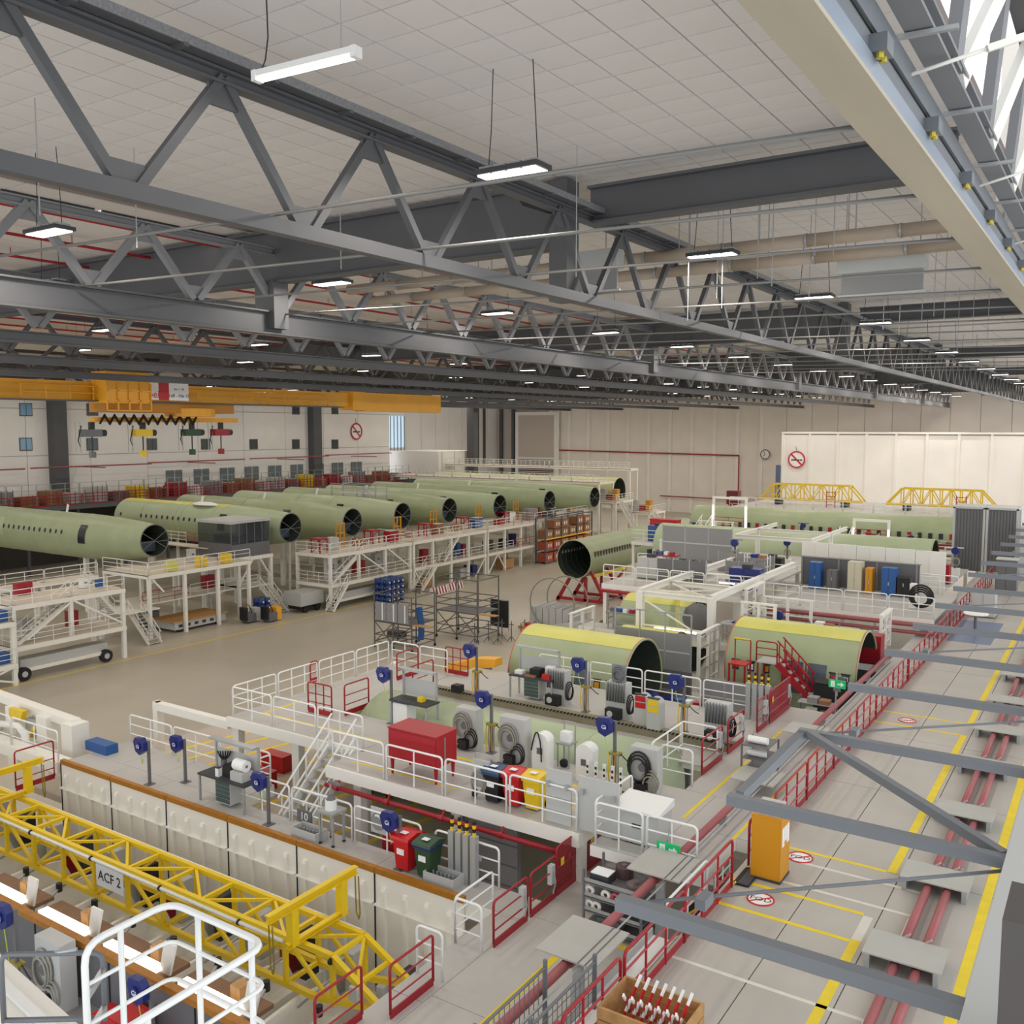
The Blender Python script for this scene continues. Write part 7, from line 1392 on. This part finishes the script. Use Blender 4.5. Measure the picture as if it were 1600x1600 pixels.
MB().tube([(-47.45, 68.6, 2.8), (-45.45, 68.6, 2.8)], .03, 5).obj('rod', galv, t)
for k in range(8):
    x = -45.2 + k * .55; y = 63 + (k % 3) * .9 + k * .35; t = thing('support_stand', 'grey support stand in the group beside the scaffold', 'stand', (x, y, 0), 'grey support stands by the scaffold'); MB().tube([(x, y, .1), (x, y, 1.8)], .05, 5).obj('post', greyd, t)
    for a in range(3): MB().tube([(x, y, .5), (x + .45 * math.cos(a * 2.1), y + .45 * math.sin(a * 2.1), .05)], .04, 5).obj('leg', greyd, t)
    MB().tube([(x - .25, y, 1.5), (x + .25, y, 1.5)], .04, 5).obj('arm', greyd, t)
t = thing('yellow_ramp', 'yellow ramp beside the deck far left corner', 'ramp', (-23.5, 33.5, 6.5)); MB().prism([(-25.4, D - .2), (-23.6, D + .35), (-22.6, D + .45), (-22.6, D + .1), (-25.4, D - .5)], 33.0, 33.6, 'y').obj('ramp', orange, t); MB().box(-23.4, -23.1, 33.1, 33.5, 0, D + .1).obj('support', galv, t)
# ---- far left centre: pale fuselage in white stands
t = fuselage('aircraft_fuselage', -108, -70, 139, 7.6, 2.3, 'pale yellow green fuselage in the far white stands', 'fuselage', wins=False, m=mat('pale_yellow_primer', (206, 206, 152), .45))
for k in range(16): MB().box(-100 + k * 1.55, -99.3 + k * 1.55, 136.7, 136.75, 7.4, 8.2).obj('window', mat('red_brown_window', (120, 60, 50), .5), t)
ft = stand('far white stand with long railings by the far wall', -69, -112, 130, 135, (9.6,), 1, railsides='s', nx=2)
for k in range(10): rail((-110 + k * 4, 130), (-106.1 + k * 4, 130), 9.6, '', r=.05, posts=3, parent=ft)
ft2 = stand('upper far white stand behind the pale fuselage', -70, -112, 143, 146, (11.2,), 1, railsides='')
for k in range(10): rail((-110 + k * 4, 143), (-106.1 + k * 4, 143), 11.2, '', r=.05, posts=3, parent=ft2)
for k, (x, y, z, lab) in enumerate(((-70, 132, 6.5, 'far white stair tower left of the far wall pipe'), (-73, 122.5, 4.2, 'far white table stand at the end of the left line'), (-66.5, 137, 4.5, 'far white stair tower nearest the far wall'))):
    s_ = stand(lab, x + 3, x - 3, y, y + 6, (z,), 1, railsides='fs'); stair(s_, y + 1.2, x + 7, 0, x + 3, z, 1.2, axis='x')
    for q in range(4): MB().box(x - 2 + q * 1.1, x - 1.2 + q * 1.1, y + 2, y + 3, z, z + 1 + (q % 2) * .8).obj('equipment', (white, greyp, redm, ochre)[q], s_)
# cabinets on the right edge of the aisle, far
for k, (x, y, m_, h_, lab) in enumerate(((-5.9, 66.5, greyd, 2.2, 'slate cabinet with white rail in the far aisle'), (-5.2, 74.2, greyp, 3.6, 'tall pale cabinet at the far aisle edge'), (-4.6, 76, greyd, 3.0, 'tall slate cabinet behind the pale cabinet'), (-6.2, 57.8, greyp, 1.4, 'pale grey counter in the aisle behind the blue floor patch'))):
    t = thing('aisle_cabinet', lab, 'cabinet', (x, y, D)); MB().box(x - .6, x + .6, y - .6, y + .6, D + .05, D + h_).obj('body', m_, t); MB().box(x - .55, x - .03, y - .63, y - .6, D + .1, D + h_ - .08).obj('door', m_, t); MB().box(x + .03, x + .55, y - .63, y - .6, D + .1, D + h_ - .08).obj('door', m_, t); MB().box(x - .62, x + .62, y - .62, y + .62, D + h_, D + h_ + .05).obj('top', greyp, t); MB().box(x - .58, x + .58, y - .58, y + .58, D, D + .05).obj('plinth', dark, t)
t = thing('standing_desk', 'white round desk on a pole in the far aisle', 'desk', (-6.0, 52.6, D)); MB().cyl((-6.0, 52.6, D + 1.0), (-6.0, 52.6, D + 1.05), .6, 18).obj('top', whiteb, t); MB().cyl((-6.0, 52.6, D), (-6.0, 52.6, D + 1.0), .07, 8).obj('pole', greyd, t); MB().cyl((-6.0, 52.6, D), (-6.0, 52.6, D + .04), .4, 14).obj('base', greyd, t)

# white service frames and rails filling the space round the barrels
for k, (x, y, z, w, h_, ax) in enumerate(((-15.9, 39.8, 6.2, 2.4, 2.6, 'y'), (-15.3, 43.9, 7.5, 1.6, 2.2, 'x'), (-16.0, 46.4, 7.5, 2.6, 2.4, 'y'), (-23.6, 41.5, 6.0, 2.4, 2.6, 'y'), (-25.0, 48.2, 6.2, 4.5, 2.6, 'y'), (-15.4, 47.6, 7.5, 2.4, 1.9, 'x'), (-9.3, 46.2, 7.5, 2.0, 1.8, 'y'), (-27.0, 60.2, 8.3, 3.0, 2.0, 'y'), (-31.5, 78.6, 7.7, 3.0, 2.2, 'x'), (-22.5, 78.8, 7.7, 2.4, 1.8, 'x'))):
    t = thing('bar_rack', 'white tubular bar rack in the right hand line', 'frame', (x, y, z), 'white service frames of the right hand line'); dx, dy = (w, 0) if ax == 'x' else (0, w)
    for q in (0, .5, 1): MB().box(x + dx * q - .07, x + dx * q + .07, y + dy * q - .07, y + dy * q + .07, z, z + h_).obj('post', white, t)
    for q in range(5): MB().tube([(x, y, z + .35 + q * (h_ - .4) / 4.2), (x + dx, y + dy, z + .35 + q * (h_ - .4) / 4.2)], .035, 5).obj('bar', (white, galv)[q % 2], t)
    MB().box(x - .1, x + dx + .1, y - .1, y + dy + .1, z + h_, z + h_ + .08).obj('top_bar', white, t)
t = thing('pipe_bundle', 'bundle of long grey bars behind the right barrel section', 'bars', (-12.5, 47.8, 7.8))
for k in range(9): MB().tube([(-15.0 + .2 * (k % 3), 46.9 + .28 * k, 7.95 + .05 * (k % 2)), (-9.8 + .15 * (k % 4), 46.9 + .28 * k, 7.95 + .05 * (k % 2))], .06, 6).obj('bar', (alu, greyp, galv)[k % 3], t)
for x in (-14.4, -10.6): MB().box(x - .08, x + .08, 46.7, 49.4, 0, 7.9).obj('trestle', greyd, t)
t = thing('dust_cover', 'grey fabric hood between the barrel sections', 'cover', (-18.3, 45.5, 8)); mb = MB(); n = 14
vs = [(-18.3 + rr * math.cos(k * 2 * math.pi / n), 45.6 + rr * .7 * math.sin(k * 2 * math.pi / n), zz) for zz, rr in ((7.5, .75), (8.3, .85), (8.8, .7), (9.05, .3)) for k in range(n)]
mb.add(vs, [(j * n + k, j * n + (k + 1) % n, (j + 1) * n + (k + 1) % n, (j + 1) * n + k) for j in range(3) for k in range(n)] + [tuple(range(3 * n, 4 * n))]).obj('hood', greyd, t, smooth=True); MB().cyl((-18.3, 45.6, 9.05), (-18.3, 45.6, 9.9), .02, 5).obj('cord', galv, t)
for k, (px, py) in enumerate(((690, 880), (720, 870))):
    pass
t = thing('yellow_chain_hoist', 'yellow chain hoist hanging in the white gantry', 'hoist', (-18.6, 43.2, 8.6)); MB().tube([(-18.6, 43.4, 9.85), (-18.6, 43.4, 8.5), (-18.5, 43.4, 8.3), (-18.4, 43.4, 8.5), (-18.45, 43.4, 9.8)], .02, 5).obj('chain', yellow, t); MB().box(-18.7, -18.4, 43.3, 43.5, 9.6, 9.86).obj('body', yellow, t)
# loose floor things in the open hall
for k, (x, y, m_, lab) in enumerate(((-44.5, 77.5, wood, 'timber sheet lying by the container cart'), (-52.5, 61.5, dark, 'dark tool box by the nearer scaffold'))):
    small('floor_box', lab, 'box', x - .7, x + .7, y - .5, y + .5, 0, .25 if k == 0 else .5, m_)
# ================================================================== tell look-alikes apart by their distance from the camera
ORD = ['nearest', 'second nearest', 'third nearest', 'fourth nearest', 'fifth nearest', 'sixth nearest', 'seventh nearest', 'eighth nearest', 'ninth nearest', 'tenth nearest']
TENS = {1: 'teenth', 2: 'twentieth', 3: 'thirtieth', 4: 'fortieth', 5: 'fiftieth', 6: 'sixtieth', 7: 'seventieth', 8: 'eightieth', 9: 'ninetieth'}
UN = ['', 'first', 'second', 'third', 'fourth', 'fifth', 'sixth', 'seventh', 'eighth', 'ninth']
TN = ['', '', 'twenty', 'thirty', 'forty', 'fifty', 'sixty', 'seventy', 'eighty', 'ninety']
T10 = ['tenth', 'eleventh', 'twelfth', 'thirteenth', 'fourteenth', 'fifteenth', 'sixteenth', 'seventeenth', 'eighteenth', 'nineteenth']
def nth(n):
    if n <= 10: return ORD[n - 1]
    if n < 20: return T10[n - 10] + ' nearest'
    return (TENS[n // 10] if n % 10 == 0 else TN[n // 10] + '-' + UN[n % 10]) + ' nearest'
by = {}
for o in SC.objects:
    if o.parent is None and o.get('label') and o.get('kind') != 'structure': by.setdefault(o['label'], []).append(o)
def dist(o):
    if o.type == 'MESH' and o.location.length < 1e-6:
        v = o.data.vertices; return (sum((w.co for w in v), Vector()) / len(v) - Vector((0, 0, H))).length
    if o.type == 'MESH':
        v = o.data.vertices; return (sum((w.co for w in v), Vector()) / len(v) + o.location - Vector((0, 0, H))).length
    return (o.location - Vector((0, 0, H))).length
for lab, os_ in by.items():
    if len(os_) > 1:
        os_.sort(key=dist)
        for k, o in enumerate(os_):
            o['label'] = lab + ', ' + (nth(k + 1) if k < len(os_) - 1 or len(os_) < 3 else 'farthest')
